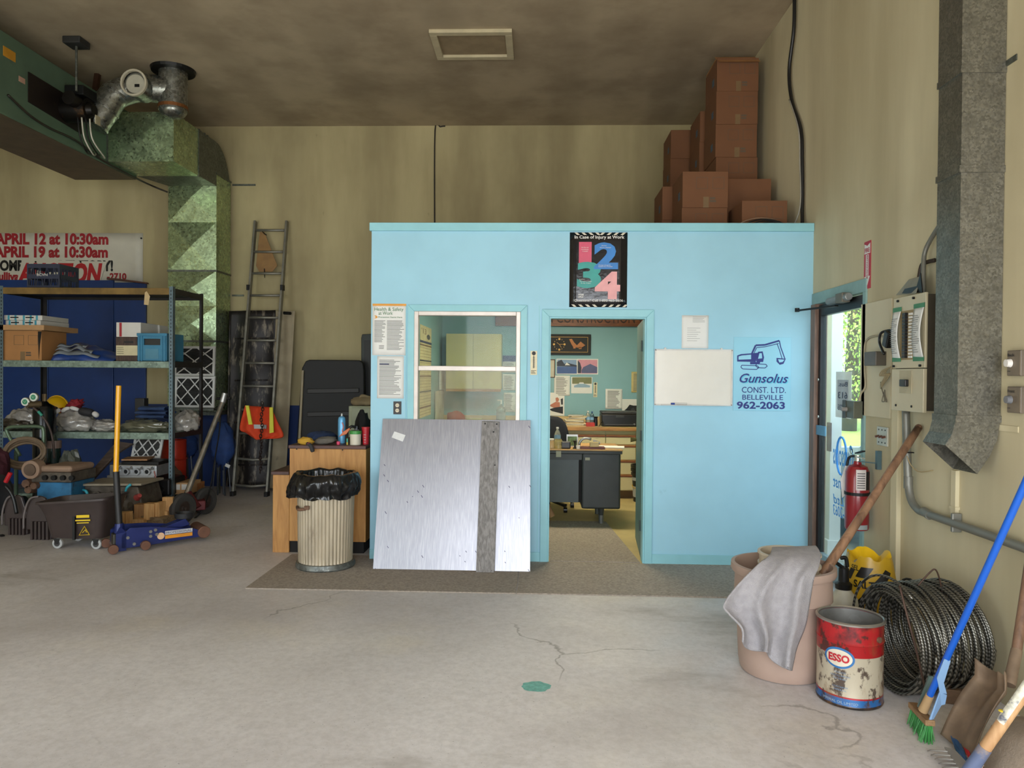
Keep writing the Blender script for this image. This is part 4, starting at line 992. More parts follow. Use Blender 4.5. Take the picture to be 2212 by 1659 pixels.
m.tube([q + V((0, 0.0, 0)) for q in tri], 0.0045, 6, closed=True); m.build('caution_triangle', YL_, mk)
MB().tube([P(178, 1151, fy - 0.002), P(182, 1147, fy - 0.002), P(184, 1144, fy - 0.002), P(187, 1150, fy - 0.002)], 0.003, 5).build('caution_figure', YL_, mk)
MB().box(P(158, 1150, fy).x, P(163, 1150, fy).x, fy - 0.012, fy + 0.01, zb, zb + 0.2).build('groove', BLACKP, mk)
for wx in (P(117, 1195, yb0).x, br - 0.1):
    for wy in (yb0 + 0.05, yb1 - 0.06):
        w = MB(); w.cyl((wx - 0.0, wy - 0.013, 0.045), (wx, wy + 0.013, 0.045), 0.045, n=20); wo = w.build('caster_wheel', M('grey_caster_rubber', (170, 172, 172), 0.5), mk, bevel=0.005)
        MB().cyl((wx, wy - 0.015, 0.045), (wx, wy + 0.015, 0.045), 0.026, n=16).build('caster_hub', M('dark_caster_hub', (60, 58, 58), 0.5), wo)
        MB().prism([(wx - 0.03, wy - 0.018, 0.09), (wx + 0.03, wy - 0.018, 0.09), (wx + 0.012, wy - 0.018, 0.04), (wx - 0.012, wy - 0.018, 0.04)], (0, 0.004, 0)).build('caster_fork', BLACKP, mk)
# --- mop wringers (two upright brown parts left of the bucket)
for i, (xl, xr, yt, ybm, yy, lab) in enumerate(((48, 112, 1072, 1195, 6.62, 'dark brown mop wringer plate standing beside the mop bucket'), (2, 60, 1070, 1190, 6.8, 'dark brown mop wringer with ribbed foot, nearest the left edge'))):
    t = thing('mop_wringer', lab, 'wringer', P((xl + xr) / 2, ybm, yy), 'mop wringers')
    a, b = P(xl, ybm, yy), P(xr, yt, yy); zb_ = 0.0
    wd = b.x - a.x; hh = b.z - 0.0
    poly = [(a.x + 0.12 * wd, yy, 0.22 * hh), (a.x + 0.12 * wd, yy, 0.6 * hh)] + [(a.x + wd * (0.55 - 0.43 * math.cos(tt)), yy, hh * (0.62 + 0.38 * math.sin(tt))) for tt in [0.3 * k for k in range(1, 8)]] + [(a.x + wd * 0.98, yy, 0.5 * hh), (a.x + wd * 0.98, yy, 0.22 * hh)]
    MB().prism(poly, (0, 0.03, 0)).build('plate', MBK, t, bevel=0.008)
    MB().tube(spline([(a.x + 0.1 * wd, yy - 0.02, 0.25 * hh), (a.x + 0.12 * wd, yy - 0.02, 0.6 * hh), (a.x + 0.3 * wd, yy - 0.02, 0.93 * hh), (a.x + 0.6 * wd, yy - 0.02, hh)], 6), 0.009, 6).build('rim', M('worn_plastic_edge', (112, 104, 102), 0.4), t, smooth=True)
    for k in range(5):
        xx = a.x + wd * (0.35 + 0.13 * k); MB().box(xx, xx + wd * 0.07, yy - 0.03, yy + 0.06, 0.0, 0.42 * hh).build('rib', MBK, t)
    MB().box(a.x + wd * 0.3, a.x + wd * 0.98, yy, yy + 0.06, 0.0, 0.4 * hh).build('foot', MBK, t, bevel=0.006)
    if i == 1:
        MB().tube(spline([P(12, 1050, yy - 0.05), P(22, 1062, yy - 0.05), P(30, 1080, yy - 0.05), P(36, 1110, yy - 0.05)], 5), 0.016, 8).build('handle', BLACKP, t, smooth=True)
        MB().cyl(P(12, 1042, yy - 0.05), P(23, 1021, yy - 0.05), 0.02, 0.02, 12).build('red_grip', M('red_rubber_grip', (176, 24, 36), 0.4), t, bevel=0.006)
tag(MB().tube(spline([P(-30, 1200, 6.5), P(0, 1192, 6.52), P(12, 1182, 6.6), P(2, 1165, 6.75)], 5), 0.05, 12).build('rubber_hose', M('black_rubber', (34, 35, 38), 0.5), smooth=True), 'short thick black hose end at the left edge on the floor', 'hose')
tag(MB().ball(P(-10, 1010, 7.2), (0.12, 0.14, 0.20), 18, 12, disp=blobn(31, 0.2, 2), zmin=-0.9).build('maroon_sack', M('maroon_cloth', (62, 18, 30), 0.8)), 'dark maroon sack at the left edge beside the red grip', 'sack')
tag(MB().lathe([(0.02, 0), (0.19, 0), (0.2, 0.03), (0.2, 0.07), (0.15, 0.09), (0.1, 0.06), (0.02, 0.06)], P(-18, 1070, 6.9), 24, rotm(y=PI / 2)).build('wheel_drum', M('dark_grey_cast', (66, 66, 68), 0.5, 0.3), smooth='auto'), 'grey wheel at the left edge beside the wringers', 'wheel')
# --- floor jack
JB = M('navy_jack_enamel', (30, 44, 106), 0.35, 0.2, var=0.08, sc=8, dirt=0.08)
jb = G(256, 1194); ang = 0.72
jk = thing('floor_jack', 'dark blue hydraulic floor jack with a yellow upright handle', 'jack', jb)
dirx = V((math.cos(ang), math.sin(ang), 0)); diry = V((-math.sin(ang), math.cos(ang), 0))
def J(a, b, c): return jb + dirx * a + diry * b + V((0, 0, c))
for s, nm in ((-0.0, 'side_plate'), (0.22, 'side_plate')):
    poly = [J(0.02, s, 0.03), J(0.02, s, 0.14), J(0.09, s, 0.2), J(0.26, s, 0.19), J(0.62, s, 0.13), J(0.68, s, 0.1), J(0.68, s, 0.05), J(0.22, s, 0.03)]
    MB().prism(poly, diry * 0.012).build(nm, JB, jk, bevel=0.003)
for s in (-1, 1):
    MB().prism([J(-0.02, 0.11 + s * 0.11, 0.01), J(-0.02, 0.11 + s * 0.11, 0.16), J(0.02, 0.11 + s * 0.07, 0.21), J(0.06, 0.11 + s * 0.11, 0.17), J(0.06, 0.11 + s * 0.11, 0.01)], diry * 0.01).build('rear_plate', JB, jk)
MB().cyl(J(-0.02, -0.0, 0.05), J(-0.02, 0.22, 0.05), 0.011, n=10).build('tie_rod', M('steel_rod', (150, 150, 146), 0.35, 0.8), jk)
MB().cyl(J(0.03, 0.11, 0.12), J(0.3, 0.11, 0.1), 0.045, 0.04, 16).build('hydraulic_ram', M('golden_cast', (120, 112, 84), 0.4, 0.6), jk, smooth='auto')
MB().obox(J(0.0, 0.11, 0.1), (0.06, 0.1, 0.1), rotm(z=ang)).build('pump_block', M('dark_cast', (74, 72, 64), 0.45, 0.5), jk, bevel=0.01)
hb = P(252, 1142, jb.y + 0.03); hm = P(255.5, 1019, jb.y + 0.07); ht = P(260, 833, jb.y + 0.12)
hb = J(0.03, 0.11, 0.18); 
hm = P(250.5, 1019, hb.y + 0.02); ht = P(256.5, 833, hb.y + 0.05)
MB().cyl(hb + V((0, 0, -0.05)), hb + (hm - hb) * 0.1, 0.045, 0.035, 18).build('handle_socket', JB, jk, smooth='auto')
MB().cyl(hb, hm, 0.026, n=18).build('handle_grip', M('black_foam_grip', (34, 34, 35), 0.5), jk, smooth='auto')
MB().cyl(hm, ht, 0.0215, n=18).build('handle_tube', M('yellow_jack_paint', (240, 172, 14), 0.3, var=0.03, coat=0.3), jk, smooth='auto', bevel=0.003)
MB().cyl(J(0.7, -0.02, 0.09), J(0.7, 0.25, 0.09), 0.055, n=20).build('front_roller', M('rusty_roller', (116, 82, 66), 0.6, 0.4, dirt=0.2), jk, bevel=0.006)
for s in (-0.05, 0.25):
    c = J(0.2, s, 0.045); MB().cyl(c - diry * 0.02, c + diry * 0.02, 0.04, n=16).build('caster', M('rusty_roller', (116, 82, 66)), jk, bevel=0.004)
    c = J(-0.05, s, 0.045); MB().cyl(c - diry * 0.02, c + diry * 0.02, 0.04, n=16).build('caster', M('rusty_roller', (116, 82, 66)), jk, bevel=0.004)
MB().prism([J(0.25, 0.06, 0.12), J(0.56, 0.06, 0.22), J(0.6, 0.06, 0.16), J(0.3, 0.06, 0.08)], diry * 0.1).build('lift_arm', JB, jk, bevel=0.006)
sc_ = J(0.56, 0.11, 0.22); MB().lathe([(0.0, 0.02), (0.065, 0.02), (0.075, 0.045), (0.085, 0.045), (0.08, 0.0), (0.0, 0.0)], sc_, 22).build('saddle', M('black_rubber', (34, 35, 38)), jk, smooth='auto')
FJ = Fr(J(0, -0.002, 0), dirx, V((0, 0, 1)), -diry)
MB().fbox(FJ, 0.37, 0.60, 0.105, 0.138, 0.0, 0.002).build('white_decal', M('white_decal', (200, 202, 206), 0.4), jk)
MB().fbox(FJ, 0.37, 0.60, 0.07, 0.1, 0.0, 0.002).build('orange_decal', M('orange_decal', (226, 150, 40), 0.4), jk)
text('lettering', 'PROFESSIONAL', FJ, 0.375, 0.112, 0.02, M('navy_print', (30, 40, 90), 0.5), jk, width=0.22, c=0.002)
MB().cyl(FJ.pt(0.335, 0.1, 0), FJ.pt(0.335, 0.1, 0.003), 0.03, n=18).build('round_decal', M('pale_orange_decal', (232, 190, 150), 0.4), jk)
for a, b in ((0.07, 0.12), (0.12, 0.06), (0.18, 0.05), (0.25, 0.15), (0.25, 0.11), (0.29, 0.16), (0.3, 0.12)):
    MB().cyl(FJ.pt(a, b, 0), FJ.pt(a, b, 0.012), 0.014, n=6).build('bolt', M('steel_rod', (150, 150, 146)), jk)
# --- welding cart: cylinder, handle, hoses, gauges
Yg = 7.67
cb = P(80, 950, Yg); r = (P(103, 900, Yg).x - P(59, 900, Yg).x) / 2
gcx, gcy = P(81, 900, Yg).x, Yg + r
cart = thing('gas_cart', 'green tubular cylinder cart with coiled hose hung on it', 'cart', (gcx, gcy, 0))
GT = M('olive_green_tube', (92, 112, 92), 0.35, 0.4, var=0.1)
MB().tube(spline([P(43, 985, Yg - 0.12), P(16, 935, Yg - 0.12), P(17, 925, Yg - 0.12), P(28, 922, Yg - 0.12)], 5) + spline([P(60, 921, Yg - 0.12), P(85, 922, Yg - 0.12), P(94, 930, Yg - 0.12), P(93, 975, Yg - 0.12)], 5), 0.019, 10).build('handle', GT, cart, smooth=True)
for px in (35, 93): MB().cyl(P(px, 975, Yg - 0.1), V((P(px, 975, Yg).x, Yg, 0.12)), 0.019, n=10).build('frame_tube', GT, cart)
MB().box(gcx - 0.25, gcx + 0.2, Yg - 0.05, Yg + 0.21, 0.06, 0.1).build('base_plate', GT, cart)
for s in (-0.28, 0.22): MB().cyl((gcx + s, Yg + 0.1, 0.1), (gcx + s + 0.05, Yg + 0.1, 0.1), 0.1, n=20).build('wheel', M('black_rubber', (34, 35, 38)), cart)
gz = P(80, 872, Yg).z
gc2 = thing('gas_cylinder', 'black welding gas cylinder with two green-faced gauges', 'cylinder', (gcx, gcy, 0.1))
MB().lathe([(r, 0.1), (r, gz - 0.08), (r * 0.85, gz - 0.03), (r * 0.4, gz), (r * 0.25, gz + 0.02), (0.001, gz + 0.03)], (gcx, gcy, 0), 26, cap0=True).build('tank', M('black_gloss_tank', (14, 16, 18), 0.18, 0.3, var=0.1), gc2, smooth='auto')
MB().cyl((gcx, gcy, gz), (gcx, gcy, gz + 0.1), 0.022, n=12).build('valve', M('brass_valve', (120, 104, 80), 0.4, 0.7), gc2)
rg = P(70, 874, Yg)
MB().cyl(rg + V((0.05, 0.05, 0)), rg + V((-0.02, -0.05, 0)), 0.042, 0.035, 16).build('regulator', M('brass_valve', (120, 104, 80)), gc2, smooth='auto')
for px, py, ch in ((54, 868, 'V'), (72, 858, '2')):
    c = P(px, py, Yg - 0.06)
    gb_ = MB().cyl(c + V((0, 0.03, 0)), c, 0.046, n=22).build('gauge_body', M('chrome_rim', (190, 190, 180), 0.3, 0.7), gc2, bevel=0.003)
    MB().cyl(c, c + V((0, -0.002, 0)), 0.041, n=22).build('gauge_face', M('white_gauge_face', (222, 226, 216), 0.5), gb_)
    MB().cyl(c + V((0, -0.002, 0)), c + V((0, -0.004, 0)), 0.027, n=20).build('gauge_centre', M('green_gauge', (50, 140, 100), 0.5), gb_)
    MB().tube([c + V((-0.012, -0.006, 0.01)), c + V((0.0, -0.006, -0.012)), c + V((0.014, -0.006, 0.012))], 0.002, 5).build('needle', M('white_gauge_face', (222, 226, 216)), gb_)
    MB().cyl(c + V((0, 0.02, 0)), rg, 0.01, n=8).build('gauge_stem', M('brass_valve', (120, 104, 80)), gc2)
MB().tube(spline([P(72, 880, Yg - 0.04), P(88, 895, Yg - 0.04), P(104, 918, Yg - 0.03), P(114, 950, Yg - 0.02), P(117, 990, Yg)], 6), 0.011, 8).build('hose', M('brown_rubber_hose', (74, 60, 54), 0.6), gc2, smooth=True)
MB().cyl(P(83, 889, Yg - 0.05), P(91, 898, Yg - 0.05), 0.015, n=10).build('hose_ferrule', M('teal_ferrule', (50, 140, 120), 0.5), gc2)
c = P(69, 912, Yg); MB().cyl((c.x, gcy - r * 0.99, c.z), (c.x, gcy - r * 0.99 - 0.006, c.z), 0.018, n=14).build('round_sticker', M('grey_sticker', (150, 150, 140), 0.5), gc2)
hz = MB()
ctr = P(55, 975, Yg - 0.16); hp = []
for k in range(7 * 26):
    a = 2 * PI * k / 26; q = k / 26
    rr = 0.21 + 0.03 * math.sin(q * 2.2) + 0.012 * mnoise.noise(V((k * 0.05, 2, 0)))
    hp.append(ctr + V((rr * 0.98 * math.cos(a) + 0.01 * math.sin(q * 3), 0.02 * math.sin(q * 4) - 0.02 + 0.05 * math.sin(a), rr * 0.62 * math.sin(a) - 0.015 + 0.02 * math.sin(q * 1.7))))
hz.tube(hp, 0.014, 7)
tag(hz.build('hose_coil', M('dusty_brown_hose', (112, 94, 74), 0.65, dirt=0.2), smooth=True), 'coiled dusty brown hose hanging on the green cart handle', 'hose')
tb = P(117, 945, 7.75)
t = thing('torch_bottle', 'small dark bottle with dusty collar right of the black cylinder', 'bottle', (tb.x, 7.75, P(117, 1000, 7.75).z))
z0 = P(117, 1000, 7.75).z
MB().lathe([(0.0, z0), (0.06, z0), (0.065, z0 + 0.1), (0.06, z0 + 0.2), (0.03, z0 + 0.26), (0.02, z0 + 0.3), (0.0, z0 + 0.3)], (tb.x, 7.75, 0), 20).build('bottle_body', M('dark_green_bottle', (24, 40, 36), 0.25), t, smooth='auto')
MB().lathe([(0.055, 0), (0.07, 0), (0.07, 0.08), (0.055, 0.08), (0.055, 0)], (tb.x, 7.75, z0 + 0.16), 18).build('collar', M('dusty_brown_collar', (110, 92, 84), 0.5), t)
tag(MB().box(tb.x - 0.25, tb.x + 0.2, 7.62, 7.88, z0 - 0.08, z0).build('parts_tray', M('dark_maroon_tray', (66, 30, 34), 0.6), bevel=0.01), 'dark maroon tray under the small dark bottle', 'tray')
tag(MB().ball(P(152, 1015, 7.75), (0.12, 0.12, 0.22), 20, 14, disp=blobn(41, 0.22, 2.2), zmin=-0.9).build('grey_bag', M('olive_grey_plastic', (86, 90, 82), 0.3, var=0.2, bump=0.5, bsc=10)), 'olive-grey plastic bag standing behind the tan engine', 'bag')
# --- items under/behind the shelf right end
FILTM = M('white_card_lattice', (206, 206, 202), 0.7, var=0.03); PLEAT = M('dark_pleated_media', (72, 72, 70), 0.85, var=0.2)
def filter_panel(label, c00, ux, uy, w, h, th, cols, rows_, dense=False):
    """pleated furnace filter: card frame, diamond lattice, pleats"""
    ux, uy = V(ux).normalized(), V(uy).normalized(); nn = uy.cross(ux).normalized() * 1.0
    if nn.y > 0: nn = -nn
    fr = Fr(c00, ux, uy, nn)
    t = thing('furnace_filter', label, 'filter', c00, 'pleated furnace filters')
    m = MB()
    np_ = 26
    for k in range(np_):
        b = h * k / np_; m.add([fr.pt(0.01, b, 0.004), fr.pt(w - 0.01, b, 0.004), fr.pt(w - 0.01, b + h / np_ / 2, th * 0.7), fr.pt(0.01, b + h / np_ / 2, th * 0.7), fr.pt(w - 0.01, b + h / np_, 0.004), fr.pt(0.01, b + h / np_, 0.004)], [(0, 1, 2, 3), (3, 2, 4, 5)])
    tag(m.build('pleated_media', PLEAT, t), kind='stuff')
    for q in ((0, w, 0, 0.028), (0, w, h - 0.028, h), (0, 0.028, 0.028, h - 0.028), (w - 0.028, w, 0.028, h - 0.028)): MB().fbox(fr, *q, 0, th).build('card_edge', FILTM, t)
    m = MB(); cw, chh = w / cols, h / rows_
    for i in range(cols):
        for j in range(rows_):
            x, y = i * cw, j * chh
            for p, q in (((x, y), (x + cw, y + chh)), ((x + cw, y), (x, y + chh))):
                m.bar(fr.pt(p[0], p[1], th), fr.pt(q[0], q[1], th), 0.014, 0.003, nn)
    tag(m.build('diamond_lattice', FILTM, t), kind='stuff')
    return t
a, b = P(378, 880, 9.2), P(464, 880, 9.2); tz = P(378, 813, 9.22).z
filter_panel('white lattice furnace filter standing against the duct foot, lower of two', a, (1, 0, 0), (0, 0.08, 1), b.x - a.x, tz - a.z, 0.03, 3, 2)
a2, t2 = P(378, 812, 9.3), P(378, 748, 9.32).z
filter_panel('white lattice furnace filter stacked above its twin against the duct', a2, (1, 0, 0), (0, 0.06, 1), P(465, 812, 9.3).x - a2.x, t2 - a2.z, 0.03, 2, 2)
st_ = thing('filter_stand', 'dull steel ledge holding the two lattice filters against the duct', 'stand', (a.x + 0.25, 9.25, 0))
MB().box(a.x - 0.02, b.x + 0.02, 9.12, 9.37, a.z - 0.035, a.z - 0.004).build('ledge', GALV_D, st_)
for xx in (a.x, b.x): MB().box(xx - 0.015, xx + 0.015, 9.3, 9.34, 0, a.z - 0.035).build('leg', GALV_D, st_)
a3 = P(284, 990, 8.3)
filter_panel('greyish lattice furnace filter leaning under the lower shelf', a3, (P(356, 990, 8.3) - a3), (0.12, 0.12, 1), 0.34, 0.42, 0.02, 3, 3)
dr = P(362, 1030, 8.75); rr = 0.145
t = thing('red_drum', 'orange-red steel drum behind the right shelf post', 'drum', (dr.x, 8.75 + rr, 0))
zt = P(362, 952, 8.75).z
MB().lathe([(rr, 0), (rr, zt * 0.33), (rr + 0.012, zt * 0.35), (rr, zt * 0.37), (rr, zt * 0.66), (rr + 0.012, zt * 0.68), (rr, zt * 0.7), (rr, zt), (rr - 0.01, zt), (rr - 0.012, zt - 0.02), (0.0, zt - 0.02)], (dr.x, 8.75 + rr, 0), 28, cap0=True).build('drum_shell', M('orange_red_enamel', (190, 52, 30), 0.4, 0.1, dirt=0.1), t, smooth='auto')
c0_ = P(381, 1072, 8.0); 
t = carton('small_carton', 'small brown carton with white labels by the shelf post foot', P(378, 1060, 8.0).x, P(403, 1060, 8.0).x + 0.02, 8.0, 8.3, SZ[3], P(380, 1043, 8.0).z, CARD_L, False, None, None, False)
for px in (381, 396):
    a_, b_ = fpx(front(8.0), px, 1058); MB().fbox(front(8.0), a_ - 0.02, a_ + 0.04, b_ + 0.0, b_ + 0.06, 0, 0.001).build('white_label', WB, t)
tag(MB().box(P(405, 1066, 8.2).x, P(425, 1050, 8.2).x, 8.2, 8.4, SZ[3], P(410, 1044, 8.2).z).build('wooden_box', wood('orange_brown_wood', (170, 110, 60), (130, 80, 40), 0.6, 'x', 4, 0.1), bevel=0.004), 'small orange-brown wooden box behind the jack pole', 'box')
tag(MB().ball(P(355, 1025, 8.4), (0.2, 0.14, 0.1), 20, 12, disp=blobn(55, 0.25, 2.4)).build('brown_paper_bag', M('crumpled_brown_paper', (110, 84, 66), 0.7, bump=0.5, bsc=12)), 'crumpled brown paper beside the black engine', 'paper')
# --- long-handled trolley jack with big wheels
tj = thing('trolley_jack', 'old trolley jack with a long bare steel handle and solid wheels', 'jack', G(410, 1125))
w1, w2 = G(395, 1131), G(428, 1115)
RB = M('dusty_black_tyre', (62, 60, 58), 0.75, var=0.15)
wa = (w2 - w1).normalized()
for w, rr in ((w1, 0.155), (w2 + V((0.02, 0.12, 0)), 0.145)):
    ax = V((0.92, -0.38, 0))
    rm = ax.to_track_quat('Z', 'X').to_matrix()
    m = MB(); m.lathe([(0.075, -0.035), (rr - 0.02, -0.035), (rr, -0.02), (rr, 0.02), (rr - 0.02, 0.035), (0.075, 0.035), (0.075, -0.035)], w + V((0, 0, rr)), 28, rm)
    wo = m.build('tyre', RB, tj, smooth='auto')
    MB().lathe([(0.0, 0.02), (0.02, 0.03), (0.03, 0.012), (0.075, 0.012), (0.075, -0.012), (0.0, -0.012)], w + V((0, 0, rr)), 20, rm).build('hub', M('dark_brown_hub', (66, 54, 48), 0.6, 0.3), wo, smooth='auto')
ctr = (w1 + w2) / 2 + V((0.02, 0.08, 0.16))
MB().cyl(w1 + V((0.0, 0, 0.155)), w2 + V((0.02, 0.12, 0.145)), 0.02, n=10).build('axle', RUST, tj)
hb0 = P(408, 1100, ctr.y); hb1 = P(404, 1066, ctr.y + 0.02); 
MB().tube([ctr + V((0, 0, -0.06)), hb1, ], [0.06, 0.05], 12).build('handle_socket', M('dark_red_enamel', (96, 28, 34), 0.5, 0.2, dirt=0.2), tj)
MB().obox(ctr + V((-0.12, 0.25, -0.03)), (0.16, 0.55, 0.1), rotm(z=0.5)).build('chassis', M('dark_red_enamel', (96, 28, 34)), tj, bevel=0.01)
h2 = P(485, 858, ctr.y + 0.5)
MB().cyl(hb1, h2, 0.03, 0.026, 14).build('handle_pole', M('bare_worn_steel', (150, 144, 134), 0.35, 0.75, var=0.25, sc=12, dirt=0.2), tj, smooth='auto')
MB().cyl(P(468, 861, h2.y), P(499, 860, h2.y), 0.016, n=10).build('crossbar', BLACKM, tj)
MB().cyl(P(481, 868, h2.y - 0.02), P(486, 849, h2.y - 0.02), 0.034, 0.03, 14).build('handle_head', M('bright_cast_steel', (170, 170, 168), 0.35, 0.7), tj, smooth='auto')
MB().tube(spline([P(478, 870, h2.y), P(474, 930, h2.y - 0.05), P(466, 980, h2.y - 0.15), P(455, 1050, h2.y - 0.3), P(438, 1100, ctr.y + 0.05), P(418, 1122, ctr.y)], 6), 0.008, 6).build('release_cable', BLACKM, tj, smooth=True)
# --- folded camp chairs
NAVY = M('navy_camp_fabric', (28, 58, 112), 0.75, var=0.2, sc=10, bump=0.3, bsc=30); LEG = M('grey_chair_tube', (74, 78, 84), 0.4, 0.5)
def folded_chair(label, px0, px1, pt, pm, pb, Y, seed):
    t = thing('folded_camp_chair', label, 'chair', (P((px0 + px1) / 2, pb, Y).x, Y, 0), 'folded blue camp chairs')
    c = (P(px0, pt, Y) + P(px1, pm, Y)) / 2; w = (P(px1, pt, Y).x - P(px0, pt, Y).x) / 2; hh = (P(px0, pt, Y).z - P(px0, pm, Y).z) / 2
    MB().ball((c.x, Y, c.z), (w, 0.12, hh), 20, 14, disp=blobn(seed, 0.3, 2.6)).build('folded_fabric', NAVY, t, smooth=True)
    for k in range(5):
        f = k / 4; x = c.x + (f - 0.5) * 2 * w * 0.8
        MB().cyl((x * 0.5 + c.x * 0.5, Y - 0.05 + 0.025 * (k % 3), c.z), (x, Y - 0.06 + 0.04 * (k % 3), 0.01), 0.009, n=8).build('leg', LEG, t)
    q = P((px0 + px1) / 2 + 10 * (1 if seed % 2 else -1), pm - 4, Y - 0.1); MB().obox(q, (0.06, 0.004, 0.04), rotm(y=0.4)).build('white_tag', FILTM, t)
folded_chair('folded blue camp chair leaning beside the ladder foot', 458, 505, 912, 1010, 1075, 9.15, 7)
folded_chair('folded blue camp chair behind the right shelf post', 382, 425, 930, 990, 1060, 9.3, 8)
# ================================================================ LADDER, PANELS, WORKBENCH
LADM = M('weathered_aluminium', (138, 136, 126), 0.5, 0.6, var=0.15, sc=10, dirt=0.15, dirtc=(92, 104, 98))
rb = [P(504, 1078, 9.15), P(577, 1072, 9.15)]; rb[0].z = rb[1].z = 0.0
rt = [P(552, 478, 9.84), P(620, 478, 9.84)]
ld = thing('extension_ladder', 'tall grey aluminium ladder leaning on the back wall', 'ladder', (rb[0] + rb[1]) / 2)
for a, b in zip(rb, rt): MB().bar(a, b, 0.028, 0.075, (0, -1, 0)).build('rail', LADM, ld, bevel=0.004)
ys = [1047, 990, 936, 885, 834, 784, 735, 686, 638, 590.5, 544, 497.5]
for k, y in enumerate(ys):
    f = (1078 - y) / (1078 - 478)
    zt = None
    lo, hi = 0.0, 1.0
    for _ in range(30):
        m_ = (lo + hi) / 2; p = rb[0].lerp(rt[0], m_)
        d = CAM_ROT.transposed() @ (p - CAM_LOC); yy = CY + F_PX * (-d.y / -d.z)
        if yy > y: lo = m_
        else: hi = m_
    a, b = rb[0].lerp(rt[0], lo), rb[1].lerp(rt[1], lo)
    mid = (a + b) / 2 + V((0, 0, -0.018 if k in (0, 1) else 0))
    MB().tube([a, mid, b], 0.016, 10).build('rung', LADM, ld, smooth=True)
for a in rb: MB().obox(a + V((0, -0.01, 0.03)), (0.045, 0.1, 0.06)).build('foot', BLACKP, ld, bevel=0.005)
MB().obox(rb[0].lerp(rt[0], 0.745) + V((-0.01, -0.02, 0)), (0.035, 0.08, 0.07)).build('guide_bracket', BLACKM, ld)
MB().obox(rb[1].lerp(rt[1], 0.745) + V((0.01, -0.02, 0)), (0.035, 0.08, 0.07)).build('guide_bracket', BLACKM, ld)
# translucent orange pennant hanging from the top rung
Yp = 9.78
pn = thing('orange_flag', 'faded orange plastic flag hung from the top ladder rung', 'flag', P(570, 590, Yp))
MB().prism([P(x, y, Yp) for x, y in ((561, 501), (571, 501), (599, 574), (588, 587), (560, 587), (553, 574))], (0, 0.004, 0)).build('sheet', M('faded_orange_plastic', (150, 112, 62), 0.5, var=0.15, sc=8, alpha=0.9), pn)
MB().tube([P(567, 500, Yp - 0.01), P(571, 505, Yp - 0.01), P(576, 508, Yp - 0.01)], 0.006, 5).build('tie', BLACKM, pn)
MB().tube([P(571, 580, Yp - 0.01), P(572, 600, Yp - 0.01)], 0.006, 5).build('cord', BLACKM, pn)
# hi-vis vest on the ladder + chain
HV = M('hi_vis_orange', (222, 70, 28), 0.75, var=0.08, sc=12, bump=0.2, bsc=120); HY = M('hi_vis_yellow_tape', (222, 214, 40), 0.45, var=0.05); HS = M('silver_reflective_tape', (160, 160, 158), 0.35, 0.4)
vest = thing('safety_vest', 'orange safety vest with yellow stripes hung over the ladder', 'vest', P(565, 950, 9.1))
def vest_fn(u, v):
    L = spline([P(529, 876, 9.2), P(517, 925, 9.1), P(530, 935, 9.1), P(552, 950, 9.08)], 6); R_ = spline([P(588, 880, 9.2), P(600, 910, 9.12), P(613, 943, 9.1), P(580, 947, 9.1)], 6)
    i = min(int(v * (len(L) - 1)), len(L) - 2); f = v * (len(L) - 1) - i
    a, b = L[i].lerp(L[i + 1], f), R_[i].lerp(R_[i + 1], f)
    p = a.lerp(b, u); p.y += -0.03 * math.sin(PI * u) * (0.4 + v) + 0.018 * math.sin(u * 17 + 2 * v)
    return p
m = MB(); m.grid(vest_fn, 30, 16); m.build('fabric', HV, vest, smooth=True, solid=0.006)
for pts, mt in ((((530, 876), (537, 876), (545, 917), (537, 917)), HY), (((582, 880), (589, 880), (591, 934), (582, 936)), HY), (((548, 917), (575, 918), (575, 926), (549, 926)), HS)):
    MB().prism([P(x, y, 9.03) for x, y in pts], (0, 0.02, 0)).build('stripe', mt, vest)
ch = MB(); cp0, cp1 = P(567, 872, 9.0), P(563, 1018, 8.98)
chn = thing('steel_chain', 'rusty dark chain hanging down over the orange vest', 'chain', cp1)
lm = None
n = 26
for k in range(n):
    p = cp0.lerp(cp1, k / (n - 1)) + V((0.008 * math.sin(k * 0.9), -0.01, 0))
    rm = rotm(z=(k % 2) * PI / 2 + 0.4)
    pts = [p + rm @ V((0.014 * math.cos(2 * PI * i / 10), 0, 0.026 * math.sin(2 * PI * i / 10))) for i in range(10)]
    MB().tube(pts, 0.006, 5, closed=True).build('chain_link', M('rusty_chain', (54, 40, 34), 0.6, 0.6), chn, smooth=True)
# dark scratched tailgate panel and pale gutter panel behind the ladder
SCR = M('scratched_black_paint', (36, 32, 32), 0.5, 0.2, var=0.3, sc=6, dirt=0.5, dirtc=(140, 130, 114), dsc=9, stretch=(1.8, 1.8, 0.45))
Yt = 9.62
tgp = thing('dented_panel', 'scratched black metal panel standing behind the ladder', 'panel', P(550, 1060, Yt))
def dent(u, v):
    a, b = P(497, 672, Yt + 0.15), P(595, 670, Yt + 0.15); c, d = P(490, 1050, Yt), P(590, 1050, Yt)
    p = (c.lerp(d, u)).lerp(a.lerp(b, u), v); p.y += 0.04 * math.sin(u * PI * 3) * 0.5 + 0.03 * math.sin(v * 23) * math.sin(u * 7) * 0.4
    return p
m = MB(); m.grid(dent, 24, 40); m.build('sheet', SCR, tgp, smooth=True, solid=0.012)
for v in (0.12, 0.36, 0.6, 0.84):
    MB().tube([dent(u / 8, v) + V((0, -0.012, 0)) for u in range(1, 8)], 0.012, 6).build('rib', SCR, tgp, smooth=True)
MB().tube([dent(0, i / 10) for i in range(11)], 0.014, 6).build('folded_edge', SCR, tgp, smooth=True)
gt = thing('gutter_panel', 'pale beige metal trough leaning right of the dented panel', 'panel', P(610, 1060, 9.6))
